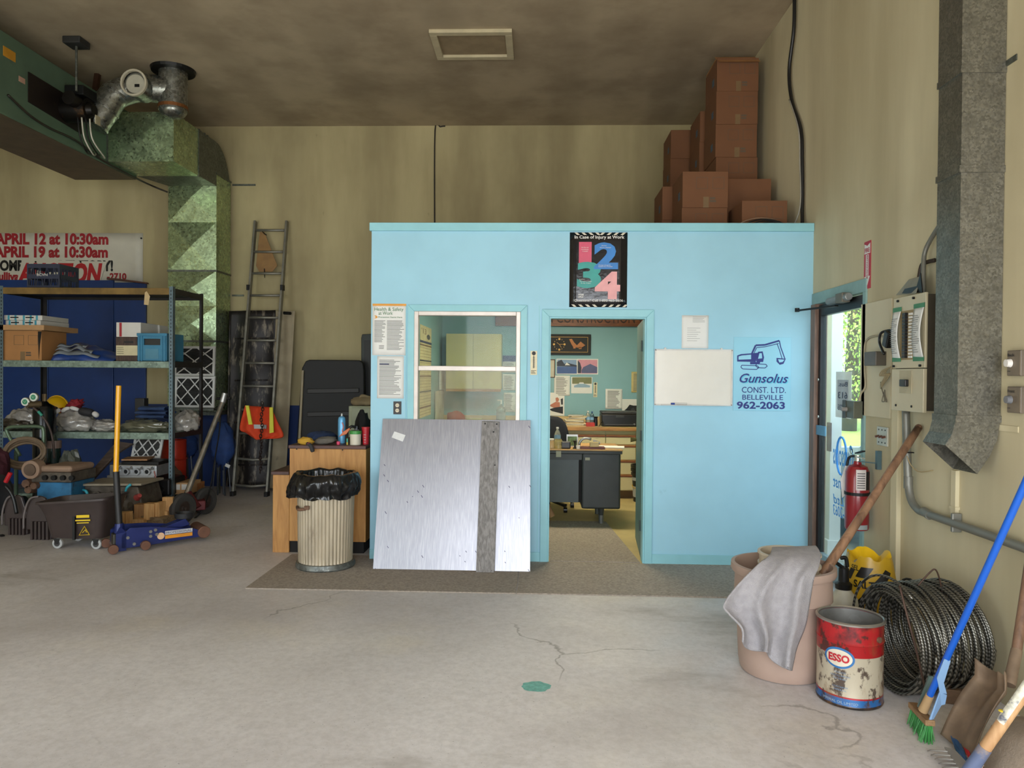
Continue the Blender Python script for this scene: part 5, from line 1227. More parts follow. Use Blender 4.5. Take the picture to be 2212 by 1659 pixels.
gm = M('dusty_beige_metal', (150, 138, 112), 0.6, 0.2, var=0.12, sc=5, dirt=0.15)
for (xa, xb, xc, xd, yo) in ((596, 608, 594, 582, 0.02), (608, 632, 612, 594, 0.0), (632, 637, 616, 612, -0.06)):
    MB().prism([P(xa, 672, 9.74 + yo), P(xb, 672, 9.74 + yo), P(xc, 1055, 9.55 + yo), P(xd, 1055, 9.55 + yo)], (0, 0.012, 0)).build('strip', gm, gt)
MB().cyl(P(613, 676, 9.7), P(628, 677, 9.68), 0.02, n=8).build('clip', BLACKM, gt)
# dark moulded liner (large black board) and green tail panel
Yl = 9.35
ln = thing('black_liner', 'large black moulded liner standing against the back wall', 'liner', P(715, 1010, Yl))
m = MB(); poly = [P(x, y, Yl) for x, y in ((632, 1030), (652, 795), (660, 780), (668, 777), (776, 778), (784, 784), (786, 800), (788, 1030))]
poly[0].z = poly[-1].z = 0.0; m.prism(poly, (0, 0.06, 0)); m.build('board', M('dull_black_plastic', (9, 9, 9), 0.6, var=0.2, dirt=0.08, dirtc=(30, 24, 18)), ln, bevel=0.012)  # near-black colour also holds the shadow beside the office
for y in (840, 890): MB().prism([P(664, y, Yl - 0.005), P(776, y - 2, Yl - 0.005), P(776, y + 8, Yl - 0.005), P(664, y + 10, Yl - 0.005)], (0, -0.015, 0)).build('rib', M('brownish_black_plastic', (22, 17, 12), 0.5), ln, bevel=0.006)
MB().prism([P(640, 1030, Yl - 0.03), P(645, 1030, Yl - 0.03), P(656, 800, Yl - 0.03), P(652, 800, Yl - 0.03)], (0, 0.03, 0)).build('edge_strip', gm, ln)
gp_ = thing('green_panel', 'dark green scratched panel squeezed against the office side wall', 'panel', P(790, 1000, 9.45))
gq = [P(781, 1000, 9.5), P(780, 730, 9.55), P(782, 722, 9.55), P(803, 721, 9.55), P(803, 1000, 9.5)]; gq[0].z = gq[-1].z = 0.0
MB().prism(gq, (0, 0.04, 0)).build('board', M('dark_green_scratched', (36, 46, 40), 0.5, dirt=0.25, dirtc=(96, 100, 88), dsc=9), gp_, bevel=0.008)
MB().prism([P(786, 1000, 9.48), P(786, 735, 9.52), P(803, 735, 9.52), P(803, 1000, 9.48)], (0, 0.02, 0)).build('inset', M('dark_green_inset', (16, 20, 18), 0.5), gp_)
# grey-cream cabinet with a folded drop cloth
Yc = 7.9
t = thing('small_cabinet', 'pale olive metal cabinet beside the office side wall', 'cabinet', P(780, 1000, Yc))
MB().box(P(753, 900, Yc).x, XO - 0.02, Yc, Yc + 0.45, 0, P(760, 877, Yc).z).build('body', M('pale_olive_enamel', (142, 146, 118), 0.5, 0.1), t, bevel=0.006)
MB().box(P(760, 900, Yc).x, XO - 0.03, Yc - 0.012, Yc, 0.1, P(760, 880, Yc).z).build('door', M('pale_olive_door', (136, 140, 114), 0.5, 0.1), t, bevel=0.004)
cz = P(780, 877, Yc).z
t = thing('canvas_bag', 'folded tan canvas bag on the pale olive cabinet', 'bag', (P(785, 870, Yc).x, Yc + 0.15, cz))
MB().ball((P(786, 868, Yc).x, Yc + 0.16, cz + 0.035), (0.18, 0.16, 0.07), 22, 12, disp=blobn(61, 0.2, 2.5), zmin=-0.5).build('folded_cloth', M('tan_canvas', (134, 118, 88), 0.85, bump=0.3, bsc=60), t, smooth=True)
MB().tube(spline([P(778, 862, Yc + 0.1), P(782, 855, Yc + 0.1), P(795, 858, Yc + 0.1), P(803, 861, Yc + 0.1)], 5), 0.018, 8).build('strap', M('tan_canvas', (134, 118, 88)), t, smooth=True)
# --- workbench (stepped plywood cabinet)
PLY = wood('scuffed_orange_plywood', (190, 140, 76), (164, 114, 56), 0.55, 'z', 3, 0.18)
Yw = 6.28
bx0, bx1, bx2 = P(589, 1100, Yw).x, P(625, 1100, Yw).x, P(790, 1100, Yw).x
bz1, bz2 = P(600, 1018, Yw).z, P(700, 962, Yw).z
wb = thing('workbench', 'stepped plywood workbench with scuffed orange-brown front', 'workbench', ((bx0 + bx2) / 2, Yw + 0.4, 0))
MB().box(bx1, bx2, Yw, Yw + 0.85, 0.10, bz2 - 0.03).build('main_cabinet', PLY, wb, bevel=0.004)
MB().box(bx0, bx1 - 0.001, Yw, Yw + 0.85, 0.0, bz1 - 0.03).build('step_cabinet', PLY, wb, bevel=0.004)
MB().box(bx0 - 0.012, bx1 - 0.001, Yw - 0.012, Yw + 0.86, bz1 - 0.03, bz1).build('step_top', M('dark_worn_red_brown', (78, 48, 40), 0.5, var=0.3, dirt=0.3), wb, bevel=0.004)
MB().box(bx1 - 0.008, bx2 + 0.0, Yw - 0.012, Yw + 0.86, bz2 - 0.03, bz2).build('worktop', M('dark_worn_red_brown', (78, 48, 40)), wb, bevel=0.004)
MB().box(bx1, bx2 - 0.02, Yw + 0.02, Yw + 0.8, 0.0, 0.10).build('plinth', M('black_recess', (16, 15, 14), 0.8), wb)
for px, py in ((641, 970), (740, 972)):
    p = P(px, py, Yw - 0.002); MB().cyl(p, p + V((0, -0.003, 0)), 0.006, n=8).build('screw', BLACKM, wb)
# items on it
def onb(px, Y): return V((P(px, 955, Y).x, Y, bz2))
# spray can
p = onb(738, Yw + 0.22); hh = P(738, 897, Yw + 0.22).z - bz2
t = thing('spray_can', 'light blue aerosol can with white nozzle on the workbench', 'can', p)
MB().lathe([(0, 0), (0.032, 0), (0.033, 0.006), (0.033, hh - 0.04), (0.027, hh - 0.018), (0.012, hh - 0.008), (0, hh - 0.006)], p, 22).build('can_body', M('light_blue_can', (98, 164, 206), 0.3, 0.2, var=0.05), t, smooth='auto')
MB().lathe([(0, hh - 0.008), (0.007, hh - 0.008), (0.007, hh + 0.014), (0, hh + 0.016)], p, 12).build('nozzle', FILTM, t)
MB().tube(spline([p + V((0.012, -0.034, hh * 0.75)), p + V((0.024, -0.028, hh * 0.6)), p + V((0.014, -0.033, hh * 0.45)), p + V((0.028, -0.026, hh * 0.3))], 4), 0.005, 6).build('printed_ribbon', M('red_white_print', (196, 110, 100), 0.5), t)
# glove pair
gl = thing('work_gloves', 'yellow and grey leather work gloves lying on the workbench', 'gloves', onb(680, Yw + 0.1))
MB().ball(onb(703, Yw + 0.12) + V((0, 0, 0.03)), (0.10, 0.06, 0.035), 20, 12, rotm(y=-0.12), blobn(71, 0.3, 3)).build('palm', M('grey_leather', (96, 92, 84), 0.8, dirt=0.2), gl, smooth=True)
MB().ball(onb(660, Yw + 0.08) + V((0, 0, 0.025)), (0.07, 0.05, 0.035), 18, 12, None, blobn(72, 0.35, 3)).build('cuff', M('yellow_leather', (190, 148, 48), 0.75), gl, smooth=True)
MB().tube(spline([onb(664, Yw + 0.0) + V((0, 0, 0.012)), onb(671, Yw - 0.03) + V((0, 0, 0.0)), onb(676, Yw - 0.03) + V((0, 0, -0.055))], 4), [0.016] * 6 + [0.018, 0.018, 0.012], 8).build('finger', M('dark_grey_leather', (50, 50, 52), 0.8), gl, smooth=True)
MB().ball(onb(668, Yw - 0.02) + V((0, 0, 0.012)), (0.018, 0.012, 0.012), 10, 8).build('red_patch', M('pink_red_patch', (180, 50, 66), 0.6), gl)
# tub with green lid, silver can, cup etc
p = onb(768, Yw + 0.1); h1 = P(768, 936, Yw + 0.1).z - bz2
t = thing('plastic_tub', 'white tub with a green lid at the workbench corner', 'tub', p)
MB().lathe([(0, 0), (0.046, 0), (0.048, h1 - 0.0), (0, h1)], p, 24).build('tub_body', M('white_tub', (214, 206, 186), 0.5, var=0.04), t, smooth='auto')
MB().lathe([(0, h1 - 0.005), (0.052, h1 - 0.005), (0.052, h1 + 0.022), (0, h1 + 0.024)], p, 24).build('lid', M('green_lid', (62, 140, 62), 0.45), t, smooth='auto')
p = onb(770, Yw + 0.24); h2_ = P(770, 928, Yw + 0.24).z - bz2
t = thing('aerosol_tin', 'silver aerosol tin with grey cap behind the green-lidded tub', 'can', p)
MB().lathe([(0, 0), (0.03, 0), (0.03, h2_ - 0.02), (0.02, h2_), (0, h2_)], p, 18).build('can_body', M('silver_tin', (170, 170, 170), 0.3, 0.7), t, smooth='auto')
MB().lathe([(0, h2_), (0.013, h2_), (0.011, h2_ + 0.03), (0, h2_ + 0.034)], p, 12).build('cap', M('grey_cap', (90, 92, 98), 0.5), t, smooth='auto')
p = onb(790, Yw + 0.14); p.x = min(p.x, bx2 - 0.035); h3 = P(790, 924, Yw + 0.14).z - bz2
t = thing('paper_cup', 'red paper cup with white print beside the office wall', 'cup', p)
MB().lathe([(0, 0), (0.026, 0), (0.034, h3), (0.037, h3), (0.037, h3 + 0.006), (0.031, h3 + 0.004), (0.024, 0.01), (0, 0.01)], p, 22).build('cup_body', M('red_cup', (190, 32, 44), 0.4, var=0.05), t, smooth='auto')
for k in range(4): MB().tube([p + V((0.0305 * math.cos(a) * (0.9 + 0.06 * k), 0.0305 * math.sin(a) * (0.9 + 0.06 * k) - 0.003, 0.02 + 0.022 * k)) for a in [-1.9 + 0.12 * i for i in range(6)]], 0.002, 4).build('printed_line', FILTM, t)
p = onb(731, Yw + 0.08); tag(MB().lathe([(0, 0), (0.015, 0), (0.016, 0.028), (0, 0.03)], p, 16).build('pink_cup', M('pink_plastic', (214, 66, 104), 0.4), smooth='auto'), 'small pink plastic cup on the workbench edge', 'cup')
p = onb(750, Yw + 0.08); t = thing('glue_stick', 'thin teal and yellow tube standing on the workbench', 'tube', p)
MB().cyl(p, p + V((0, 0, 0.022)), 0.006, n=10).build('base', M('yellow_tube', (206, 186, 70), 0.4), t); MB().cyl(p + V((0, 0, 0.022)), p + V((0, 0, 0.055)), 0.007, n=10).build('cap', M('teal_tube', (48, 150, 126), 0.4), t)
p = onb(748, Yw + 0.2); t = thing('orange_tool', 'orange plastic tool leaning behind the green-lidded tub', 'tool', p)
MB().prism([P(731, 944, Yw + 0.18), P(748, 938, Yw + 0.18), P(757, 926, Yw + 0.18), P(753, 925, Yw + 0.18), P(742, 932, Yw + 0.18)], (0, 0.02, 0)).build('body', M('orange_plastic', (204, 104, 48), 0.4), t, bevel=0.003)
MB().tube(spline([P(754, 925, Yw + 0.19), P(760, 921, Yw + 0.2), P(768, 923, Yw + 0.22)], 4), 0.012, 8).build('handle', BLACKP, t, smooth=True)
tag(MB().ball(onb(695, Yw + 0.4) + V((0, 0, 0.03)), (0.13, 0.1, 0.06), 20, 12, disp=blobn(81, 0.35, 3)).build('blue_rag', M('dark_blue_rag', (30, 48, 82), 0.85), smooth=True), 'dark blue rag heaped at the back of the workbench', 'rag')
tag(MB().ball(onb(788, Yw + 0.5) + V((-0.02, 0, 0.1)), (0.07, 0.1, 0.17), 18, 12, disp=blobn(82, 0.3, 2.4), zmin=-0.7).build('black_bag', M('black_fabric', (16, 16, 17), 0.8), smooth=True), 'black fabric bag slumped against the office side wall', 'bag')
# --- corrugated waste can with black liner
gb = G(703, 1240); tcx, tcy, tr = P(703, 1228, gb.y + 0.22).x, gb.y + 0.225, 0.225
ztp = P(703, 1030, tcy).z
can = thing('waste_can', 'dented fluted metal waste can lined with a black bag', 'trash can', (tcx, tcy, 0.008))
FLUT = M('scuffed_fluted_metal', (176, 164, 142), 0.5, 0.35, var=0.15, sc=6, dirt=0.34, dirtc=(96, 80, 62), dsc=5, stretch=(1.5, 1.5, 0.4))
def flute(t, z, j): return 1 + (0.03 * abs(math.sin(t * 22)) if 0.04 < z < ztp - 0.03 else 0.0) + 0.012 * mnoise.noise(V((math.cos(t) * 1.5, math.sin(t) * 1.5, z * 3)))
prof = [(0.208, 0.012), (0.208, 0.05)] + [(0.206 + 0.012 * k / 10, 0.055 + (ztp - 0.09) * k / 10) for k in range(11)] + [(0.218, ztp - 0.01)]
MB().lathe(prof, (tcx, tcy, 0.0), 264, rf=flute, cap0=True).build('fluted_body', FLUT, can, smooth='auto')
MB().lathe([(0.2, 0.009), (0.226, 0.009), (0.234, 0.02), (0.228, 0.055), (0.21, 0.058)], (tcx, tcy, 0), 48).build('base_ring', galv('dull_ring_steel', (118, 122, 118), 0.5, 0.6, 40, 0.3, dirt=0.2), can, smooth='auto')
MB().tube(spline([(tcx - 0.19, tcy - 0.13, ztp - 0.22), (tcx - 0.16, tcy - 0.19, ztp - 0.23), (tcx - 0.1, tcy - 0.22, ztp - 0.22)], 4), 0.012, 8).build('broken_handle', RUST, can, smooth=True)
MB().obox((tcx - 0.085, tcy - 0.222, ztp - 0.21), (0.04, 0.02, 0.03)).build('handle_lug', RUST, can, bevel=0.004)
BGM = M('black_bin_liner', (17, 18, 20), 0.22, var=0.2, bump=0.9, bsc=7, stretch=(1, 1, 0.5))
def bag_fn(u, v):
    a = 2 * PI * u; c, s = math.cos(a), math.sin(a)
    nz = mnoise.noise(V((c * 2.5, s * 2.5, v * 2.5))); nz2 = mnoise.noise(V((c * 6, s * 6, v * 3 + 4)))
    if v < 0.28:      # inside
        r = 0.19 + 0.025 * v / 0.28; z = ztp - 0.10 + 0.14 * (v / 0.28)
    else:
        f = (v - 0.28) / 0.72; r = 0.243 + 0.03 * math.sin(PI * min(f * 1.15, 1)) + 0.02 * f * 0.6; z = ztp + 0.045 - 0.19 * f
    if v > 0.28:
        f = (v - 0.28) / 0.72; r += 0.022 * nz2 * (0.4 + f) + (0.05 * max(0, -c) ** 6) * f; z += 0.03 * nz * f + (-0.02 * f * max(0, -c))
    z += 0.012 * mnoise.noise(V((c * 3, s * 3, 9)))
    r -= 0.022 * abs(mnoise.noise(V((c * 7, s * 7, v * 2 + 2)))) + 0.01 * abs(mnoise.noise(V((c * 15, s * 15, v * 5))))
    return V((tcx + r * c, tcy + r * s, z))
MB().grid(bag_fn, 160, 30, True).build('black_liner_bag', BGM, can, smooth=True)
# --- aluminium sheet and board leaning on the office
SHM = NT('scuffed_aluminium_sheet')
v = SHM.coord((1, 1, 1))
f = SHM.noise(SHM.coord((60, 1, 3)), 3, 5)
cc = SHM.mix(SHM.ramp(f, 0.35, 0.7), lin((148, 149, 156)), lin((165, 165, 171)))
sc1 = SHM.ramp(SHM.noise(SHM.coord((14, 1, 3), rot=(0, 0.7, 0)), 6, 3), 0.8, 0.84, 0, 0.3)
cc = SHM.mix(sc1, cc, lin((110, 108, 120)))
SHM.l(cc, SHM.b.inputs['Base Color']); SHM.b.inputs['Metallic'].default_value = 0.85
SHM.l(SHM.ramp(SHM.noise(v, 3, 5), 0.3, 0.7, 0.36, 0.39), SHM.b.inputs['Roughness'])
yb_ = G(970, 1234).y; ytop = YO - 0.022
bl_, br_ = P(806, 1233, yb_), P(1145, 1234, yb_); tl_, tr_ = P(827, 906, ytop), P(1146, 907, ytop)
bl_.z = br_.z = 0.009; tl_.z = tr_.z = (tl_.z + tr_.z) / 2
nrm = (br_ - bl_).cross(tl_ - bl_).normalized()
if nrm.y > 0: nrm = -nrm
sh = thing('metal_sheet', 'large scuffed aluminium sheet leaning against the office wall', 'sheet', (bl_ + br_) / 2)
MB().prism([bl_, br_, tr_, tl_], nrm * 0.004).build('plate', SHM.m, sh)
FSH = Fr(bl_ + nrm * 0.004, (br_ - bl_).normalized(), (tl_ - bl_).normalized(), nrm)
FSH.u = (tl_ - bl_ - FSH.r * (tl_ - bl_).dot(FSH.r)).normalized()
a, b = fpx(FSH, 860, 943)
q = rotm(z=0)
MB().prism([FSH.pt(*fpx(FSH, x, y), 0.0005) for x, y in ((846, 945), (870, 954), (876, 940), (852, 932))], nrm * 0.001).build('paper_label', M('white_paper_label', (222, 224, 224), 0.5), sh)
DK = M('dark_scratch', (66, 64, 92), 0.5)
random.seed(5)
for px, py in ((829, 1003), (828, 1025), (836, 1037), (912, 1048), (901, 1060), (909, 1070), (890, 1072), (878, 1083), (831, 1105), (836, 1180), (910, 1200), (992, 1200), (1005, 1190), (1003, 1212), (1026, 1190), (1098, 1050), (1120, 1118), (1089, 1190), (1090, 1214), (1141, 920), (1140, 1230), (810, 1228), (1143, 1048)):
    a, b = fpx(FSH, px, py); L_ = random.uniform(0.006, 0.02)
    MB().prism([FSH.pt(a, b, 0.0004), FSH.pt(a + L_ * 0.7, b - L_, 0.0004), FSH.pt(a + L_ * 0.7 + 0.005, b - L_ + 0.002, 0.0004), FSH.pt(a + 0.005, b + 0.002, 0.0004)], nrm * 0.0006).build('scratch', DK, sh)
bd0, bd1 = P(1028, 1243, yb_ - 0.05), P(1068, 1243, yb_ - 0.05)
td0, td1 = P(1041, 911, YO - 0.075), P(1079, 912, YO - 0.075)
bd0.z = bd1.z = 0.009
bdn = thing('weathered_board', 'narrow grey weathered board leaning upright on the metal sheet', 'board', (bd0 + bd1) / 2)
MB().prism([bd0, bd1, td1, td0], (0, 0.024, 0.004)).build('plank', wood('silver_weathered_wood', (150, 147, 145), (112, 109, 107), 0.8, 'z', 8, 0.1), bdn, bevel=0.002)
FBD = Fr(bd0, (bd1 - bd0).normalized(), ((td0 + td1) / 2 - (bd0 + bd1) / 2).normalized(), (0, -1, 0))
for px, py in ((1048, 915), (1073, 916), (1066, 933), (1032, 1232), (1062, 1234), (1069, 1005)):
    p = P(px, py, 0.5 * (bd0.y + td0.y)); f = (py - 911) / (1243 - 911); p = P(px, py, td0.y + (bd0.y - td0.y) * f - 0.002)
    MB().cyl(p, p + V((0, -0.003, 0)), 0.007, n=10).build('nail_hole', BLACKM, bdn)
# ================================================================ NOTICES ON THE OFFICE FRONT
PAPER = M('white_paper', (226, 226, 222), 0.7, var=0.02); INK = M('grey_print', (120, 120, 118), 0.7, var=0.02); DINK = M('dark_print', (60, 60, 64), 0.7, var=0.02)
FO = front(YO)
def paper(name, label, cat, x0, y0, x1, y1, Y, nlines=0, mat=None, ink=None, marg=0.1, tilt=0.0, group=None, top=0.08, bot=0.08):
    fr = front(Y); a0, a1, b0, b1 = rect(fr, x0, y0, x1, y1)
    t = thing(name, label, cat, fr.pt((a0 + a1) / 2, b0), group)
    MB().grid(lambda u, v: fr.pt(a0 + (a1 - a0) * u, b0 + (b1 - b0) * v, 0.0012 + 0.0025 * math.sin(PI * u) * math.sin(2.5 * v + 1) ** 2), 8, 10).build('sheet', mat or PAPER, t, smooth=True, solid=0.0008)
    if nlines:
        m = MB(); w, h = a1 - a0, b1 - b0
        lines_mb(m, fr, a0 + w * marg, a1 - w * marg, b0 + h * bot, b1 - h * top, nlines, 0.0046); tag(m.build('print', ink or INK, t), kind='stuff')
    return t, fr, (a0, a1, b0, b1)
# safety poster
t, fr, (a0, a1, b0, b1) = paper('safety_poster', 'white health and safety poster with an orange top strip', 'poster', 805, 656, 877, 768, YO)
w, h = a1 - a0, b1 - b0
MB().fbox(fr, a0, a1, b1 - 0.018, b1, 0.003, 0.005).build('orange_strip', M('orange_strip', (222, 156, 62), 0.6), t)
GRN = M('green_lettering', (56, 116, 70), 0.6, var=0.02)
for s, bb_, wd, x in (('Health & Safety', 0.862, 0.86, 0.06), ('at Work', 0.785, 0.42, 0.18)):
    text('lettering', s, fr, a0 + w * x, b0 + h * bb_, 0.030, GRN, t, width=w * wd, c=0.004)
text('lettering', 'Prevention Starts Here', fr, a0 + w * 0.18, b0 + h * 0.725, 0.014, GRN, t, width=w * 0.7, c=0.004)
MB().prism([fr.pt(a0 + w * x, b0 + h * y, 0.004) for x, y in ((0.05, 0.715), (0.1, 0.74), (0.05, 0.77), (0.11, 0.77), (0.16, 0.74), (0.11, 0.715))], (0, -0.001, 0)).build('orange_arrow', M('orange_strip', (222, 156, 62)), t)
for (xa, xb, ya, yb_) in ((0.06, 0.4, 0.25, 0.68), (0.43, 0.94, 0.1, 0.68), (0.2, 0.35, 0.12, 0.2)):
    m = MB(); lines_mb(m, fr, a0 + w * xa, a0 + w * xb, b0 + h * ya, b0 + h * yb_, int((yb_ - ya) * 44), 0.0045); tag(m.build('print', INK, t), kind='stuff')
t, fr, (a0, a1, b0, b1) = paper('notice_sheet', 'plain white notice sheet below the health and safety poster', 'notice', 815, 769, 872, 861, YO, 30, marg=0.08)
MB().fbox(fr, a0 + 0.02, a0 + 0.1, b1 - 0.07, b1 - 0.063, 0.004, 0.0055).build('heading_bar', M('navy_print', (30, 40, 90)), t)
# outlet
t = thing('wall_outlet', 'dark duplex power outlet on the blue wall', 'outlet', FO.pt(*fpx(FO, 858, 895)))
a0, a1, b0, b1 = rect(FO, 850, 867, 867, 895)
MB().fbox(FO, a0, a1, b0, b1, 0, 0.006).build('cover_plate', M('dark_brown_bakelite', (34, 28, 26), 0.4), t, bevel=0.002)
for zc in (b0 + (b1 - b0) * 0.3, b0 + (b1 - b0) * 0.7):
    r_ = MB().cyl(FO.pt((a0 + a1) / 2, zc, 0.006), FO.pt((a0 + a1) / 2, zc, 0.009), 0.016, n=16).build('socket', M('cream_socket', (214, 204, 178), 0.4), t)
    for dx in (-0.006, 0.006): MB().fbox(FO, (a0 + a1) / 2 + dx - 0.0015, (a0 + a1) / 2 + dx + 0.0015, zc - 0.004, zc + 0.006, 0.009, 0.0095).build('slot', BLACKM, r_)
# thermometers
def thermo(label, x0, y0, x1, y1, Y):
    fr = front(Y); a0, a1, b0, b1 = rect(fr, x0, y0, x1, y1)
    t = thing('thermometer', label, 'thermometer', fr.pt((a0 + a1) / 2, b0), 'advertising thermometers')
    MB().fbox(fr, a0, a1, b0, b1, 0, 0.005).build('plate', M('cream_enamel', (220, 208, 168), 0.4), t, bevel=0.002)
    h = b1 - b0; m_ = (a0 + a1) / 2
    MB().fbox(fr, m_ - 0.0025, m_ + 0.0025, b0 + h * 0.28, b0 + h * 0.8, 0.005, 0.008).build('glass_tube', BLK, t)
    m = MB()
    for s in (-1, 1): 
        for k in range(14):
            z = b0 + h * (0.3 + 0.48 * k / 14); m.fbox(fr, m_ + s * 0.006 - 0.002, m_ + s * 0.006 + 0.004, z, z + 0.003, 0.005, 0.0058)
    tag(m.build('scale_marks', DINK, t), kind='stuff')
    MB().cyl(fr.pt(m_, b1 - h * 0.1, 0.005), fr.pt(m_, b1 - h * 0.1, 0.006), (a1 - a0) * 0.3, n=12).build('emblem', DINK, t)
    m = MB(); lines_mb(m, fr, a0 + 0.006, a1 - 0.006, b0 + h * 0.04, b0 + h * 0.2, 4, 0.0056); tag(m.build('print', DINK, t), kind='stuff')
thermo('cream thermometer plate mounted between window and doorway', 1146, 758, 1160, 810, YO)
# injury poster
t, fr, (a0, a1, b0, b1) = paper('injury_poster', 'glossy black injury poster with big coloured numbers above the doorway', 'poster', 1231, 502, 1354, 664, YO, mat=M('glossy_black_poster', (26, 24, 26), 0.16, var=0.1, bump=0.35, bsc=7))
w, h = a1 - a0, b1 - b0
WL = M('white_lettering', (224, 222, 216), 0.4, var=0.02)
def pt_(x, y): return a0 + w * x, b0 + h * y
for k in range(8):
    for base, sgn in ((1.0, -1), (0.0, 1)):
        x = 0.08 + 0.12 * k; d = 0.045 * (1 if x < 0.5 else -1)
        MB().prism([fr.pt(*pt_(x, base + sgn * 0.004), 0.0045), fr.pt(*pt_(x + 0.05, base + sgn * 0.004), 0.0045), fr.pt(*pt_(x + 0.05 + d * -sgn, base + sgn * 0.035), 0.0045), fr.pt(*pt_(x + d * -sgn, base + sgn * 0.035), 0.0045)], (0, -0.0006, 0)).build('hazard_stripe', M('cream_stripe', (214, 206, 186), 0.5), t)
text('lettering', 'In Case of Injury at Work', fr, *pt_(0.085, 0.917), 0.026, WL, t, width=w * 0.86, c=0.0045, bold=0.02)
for s, x, y, hh, wd, mt, c in (('1', 0.16, 0.57, 0.30, 0.22, M('pink_number', (206, 74, 104), 0.4), 0.005), ('2', 0.42, 0.53, 0.33, 0.42, M('blue_number', (36, 122, 196), 0.4), 0.0062), ('3', 0.13, 0.28, 0.32, 0.42, M('teal_number', (34, 150, 142), 0.4), 0.0056), ('4', 0.44, 0.13, 0.34, 0.44, M('pale_pink_number', (226, 160, 160), 0.4), 0.0068)):
    text('number', s, fr, *pt_(x, y), h * hh, mt, t, width=w * wd, c=c, bold=0.05)
for x, y, s in ((0.2, 0.79, 'Get first aid'), (0.2, 0.765, 'immediately'), (0.22, 0.74, 'if needed'), (0.55, 0.815, 'Worker:'), (0.52, 0.79, 'tell your employer'), (0.5, 0.555, 'Arrange and pay for'), (0.5, 0.535, 'medical care, if needed'), (0.17, 0.365, 'Employer:'), (0.18, 0.34, "Pay worker's wages"), (0.2, 0.315, 'for day of injury')):
    text('lettering', s, fr, *pt_(x, y), 0.009, WL, t, c=0.0082)
text('lettering', 'Questions?', fr, *pt_(0.09, 0.075), 0.02, WL, t, width=w * 0.28, c=0.0045, shear=0.25)
text('lettering', 'Call 1-800-465-5606', fr, *pt_(0.4, 0.075), 0.02, WL, t, width=w * 0.53, c=0.0045)
for k, s in enumerate(('WSIB', 'CSPAAT')): text('lettering', s, fr, *pt_(0.15, 0.155 - 0.03 * k), 0.014, WL, t, width=w * 0.1, c=0.0045, bold=0.02)
# whiteboard
a0, a1, b0, b1 = rect(FO, 1415, 755, 1580, 876)
t = thing('whiteboard', 'blank white dry-erase board on the blue wall', 'whiteboard', FO.pt((a0 + a1) / 2, b0))
MB().fbox(FO, a0, a1, b0, b1, 0.0, 0.01).build('writing_surface', M('glossy_white_board', (222, 218, 208), 0.2, var=0.02), t)
WF = M('white_board_frame', (206, 204, 198), 0.4)
for q in ((a0, a1, b0 - 0.004, b0 + 0.008), (a0, a1, b1 - 0.008, b1 + 0.004), (a0 - 0.004, a0 + 0.008, b0, b1), (a1 - 0.008, a1 + 0.004, b0, b1)): MB().fbox(FO, *q, 0, 0.016).build('frame_edge', WF, t)
MB().fbox(FO, a0 + 0.05, a1 - 0.05, b0 - 0.002, b0 + 0.002, 0.0, 0.035).build('pen_tray', WF, t)
for x in (0.13, 0.86): MB().fbox(FO, a0 + (a1 - a0) * x - 0.008, a0 + (a1 - a0) * x + 0.008, b1, b1 + 0.016, 0, 0.012).build('hanger_clip', WF, t)
p0 = FO.pt(a0 + 0.13, b0 + 0.011, 0.025); mk_ = thing('marker_pen', 'white marker pen with a blue cap on the whiteboard tray', 'pen', p0)
MB().cyl(p0, p0 + V((0.03, 0, 0)), 0.008, n=10).build('cap', M('blue_pen_cap', (44, 72, 150), 0.4), mk_); MB().cyl(p0 + V((0.03, 0, 0)), p0 + V((0.13, 0, 0)), 0.0075, n=10).build('barrel', WF, mk_)
# handwritten note sheet (plain handwriting only)
t, fr, (a0, a1, b0, b1) = paper('pinned_note', 'white sheet with faint pencil handwriting above the whiteboard', 'paper', 1473, 681, 1530, 753, YO)
m = MB(); w, h = a1 - a0, b1 - b0
lines_mb(m, fr, a0 + w * 0.4, a1 - w * 0.06, b0 + h * 0.78, b0 + h * 0.97, 5, 0.0046, 0.2); lines_mb(m, fr, a0 + w * 0.2, a1 - w * 0.3, b0 + h * 0.2, b0 + h * 0.65, 7, 0.0046, 0.12); tag(m.build('handwriting', INK, t), kind='stuff')
# company sign: clear plastic with dark blue lettering
a0, a1, b0, b1 = rect(FO, 1585, 728, 1707, 888)
t = thing('company_sign', 'pale blue plastic company sign with a navy excavator drawing', 'sign', FO.pt((a0 + a1) / 2, b0))
MB().fbox(FO, a0, a1, b0, b1, 0, 0.004).build('panel', M('pale_blue_plastic', (150, 206, 226), 0.25, var=0.03, sc=2), t, bevel=0.001)
NV = M('navy_sign_paint', (30, 44, 120), 0.4, var=0.04); CYS = M('cyan_shadow_paint', (90, 190, 216), 0.4)
def spx(x, y): return fpx(FO, x, y)
def line(nm, pts, r, mt=NV, closed=False, c=0.0045):
    q = [FO.pt(*spx(*p), c) for p in pts]; m = MB(); n = len(q)
    for i in range(n if closed else n - 1): m.bar(q[i], q[(i + 1) % n], r * 2, 0.0012, (0, -1, 0))
    return m.build(nm, mt, t)
def poly(nm, pts, mt=NV, c=0.0044): return MB().prism([FO.pt(*spx(*p), c) for p in pts], (0, -0.001, 0)).build(nm, mt, t)
PB = M('pale_blue_plastic', (150, 206, 226))
poly('excavator_body', ((1592, 768), (1600, 765), (1637, 762), (1632, 782), (1592, 781))); poly('excavator_panel', ((1595, 770), (1602, 768), (1622, 766), (1622, 776), (1595, 777)), PB, 0.0056)
poly('excavator_cab', ((1633, 779), (1637, 760), (1647, 759), (1650, 772), (1648, 782), (1634, 782))); poly('cab_window', ((1637, 775), (1640, 763), (1645, 763), (1646, 774)), PB, 0.0056)
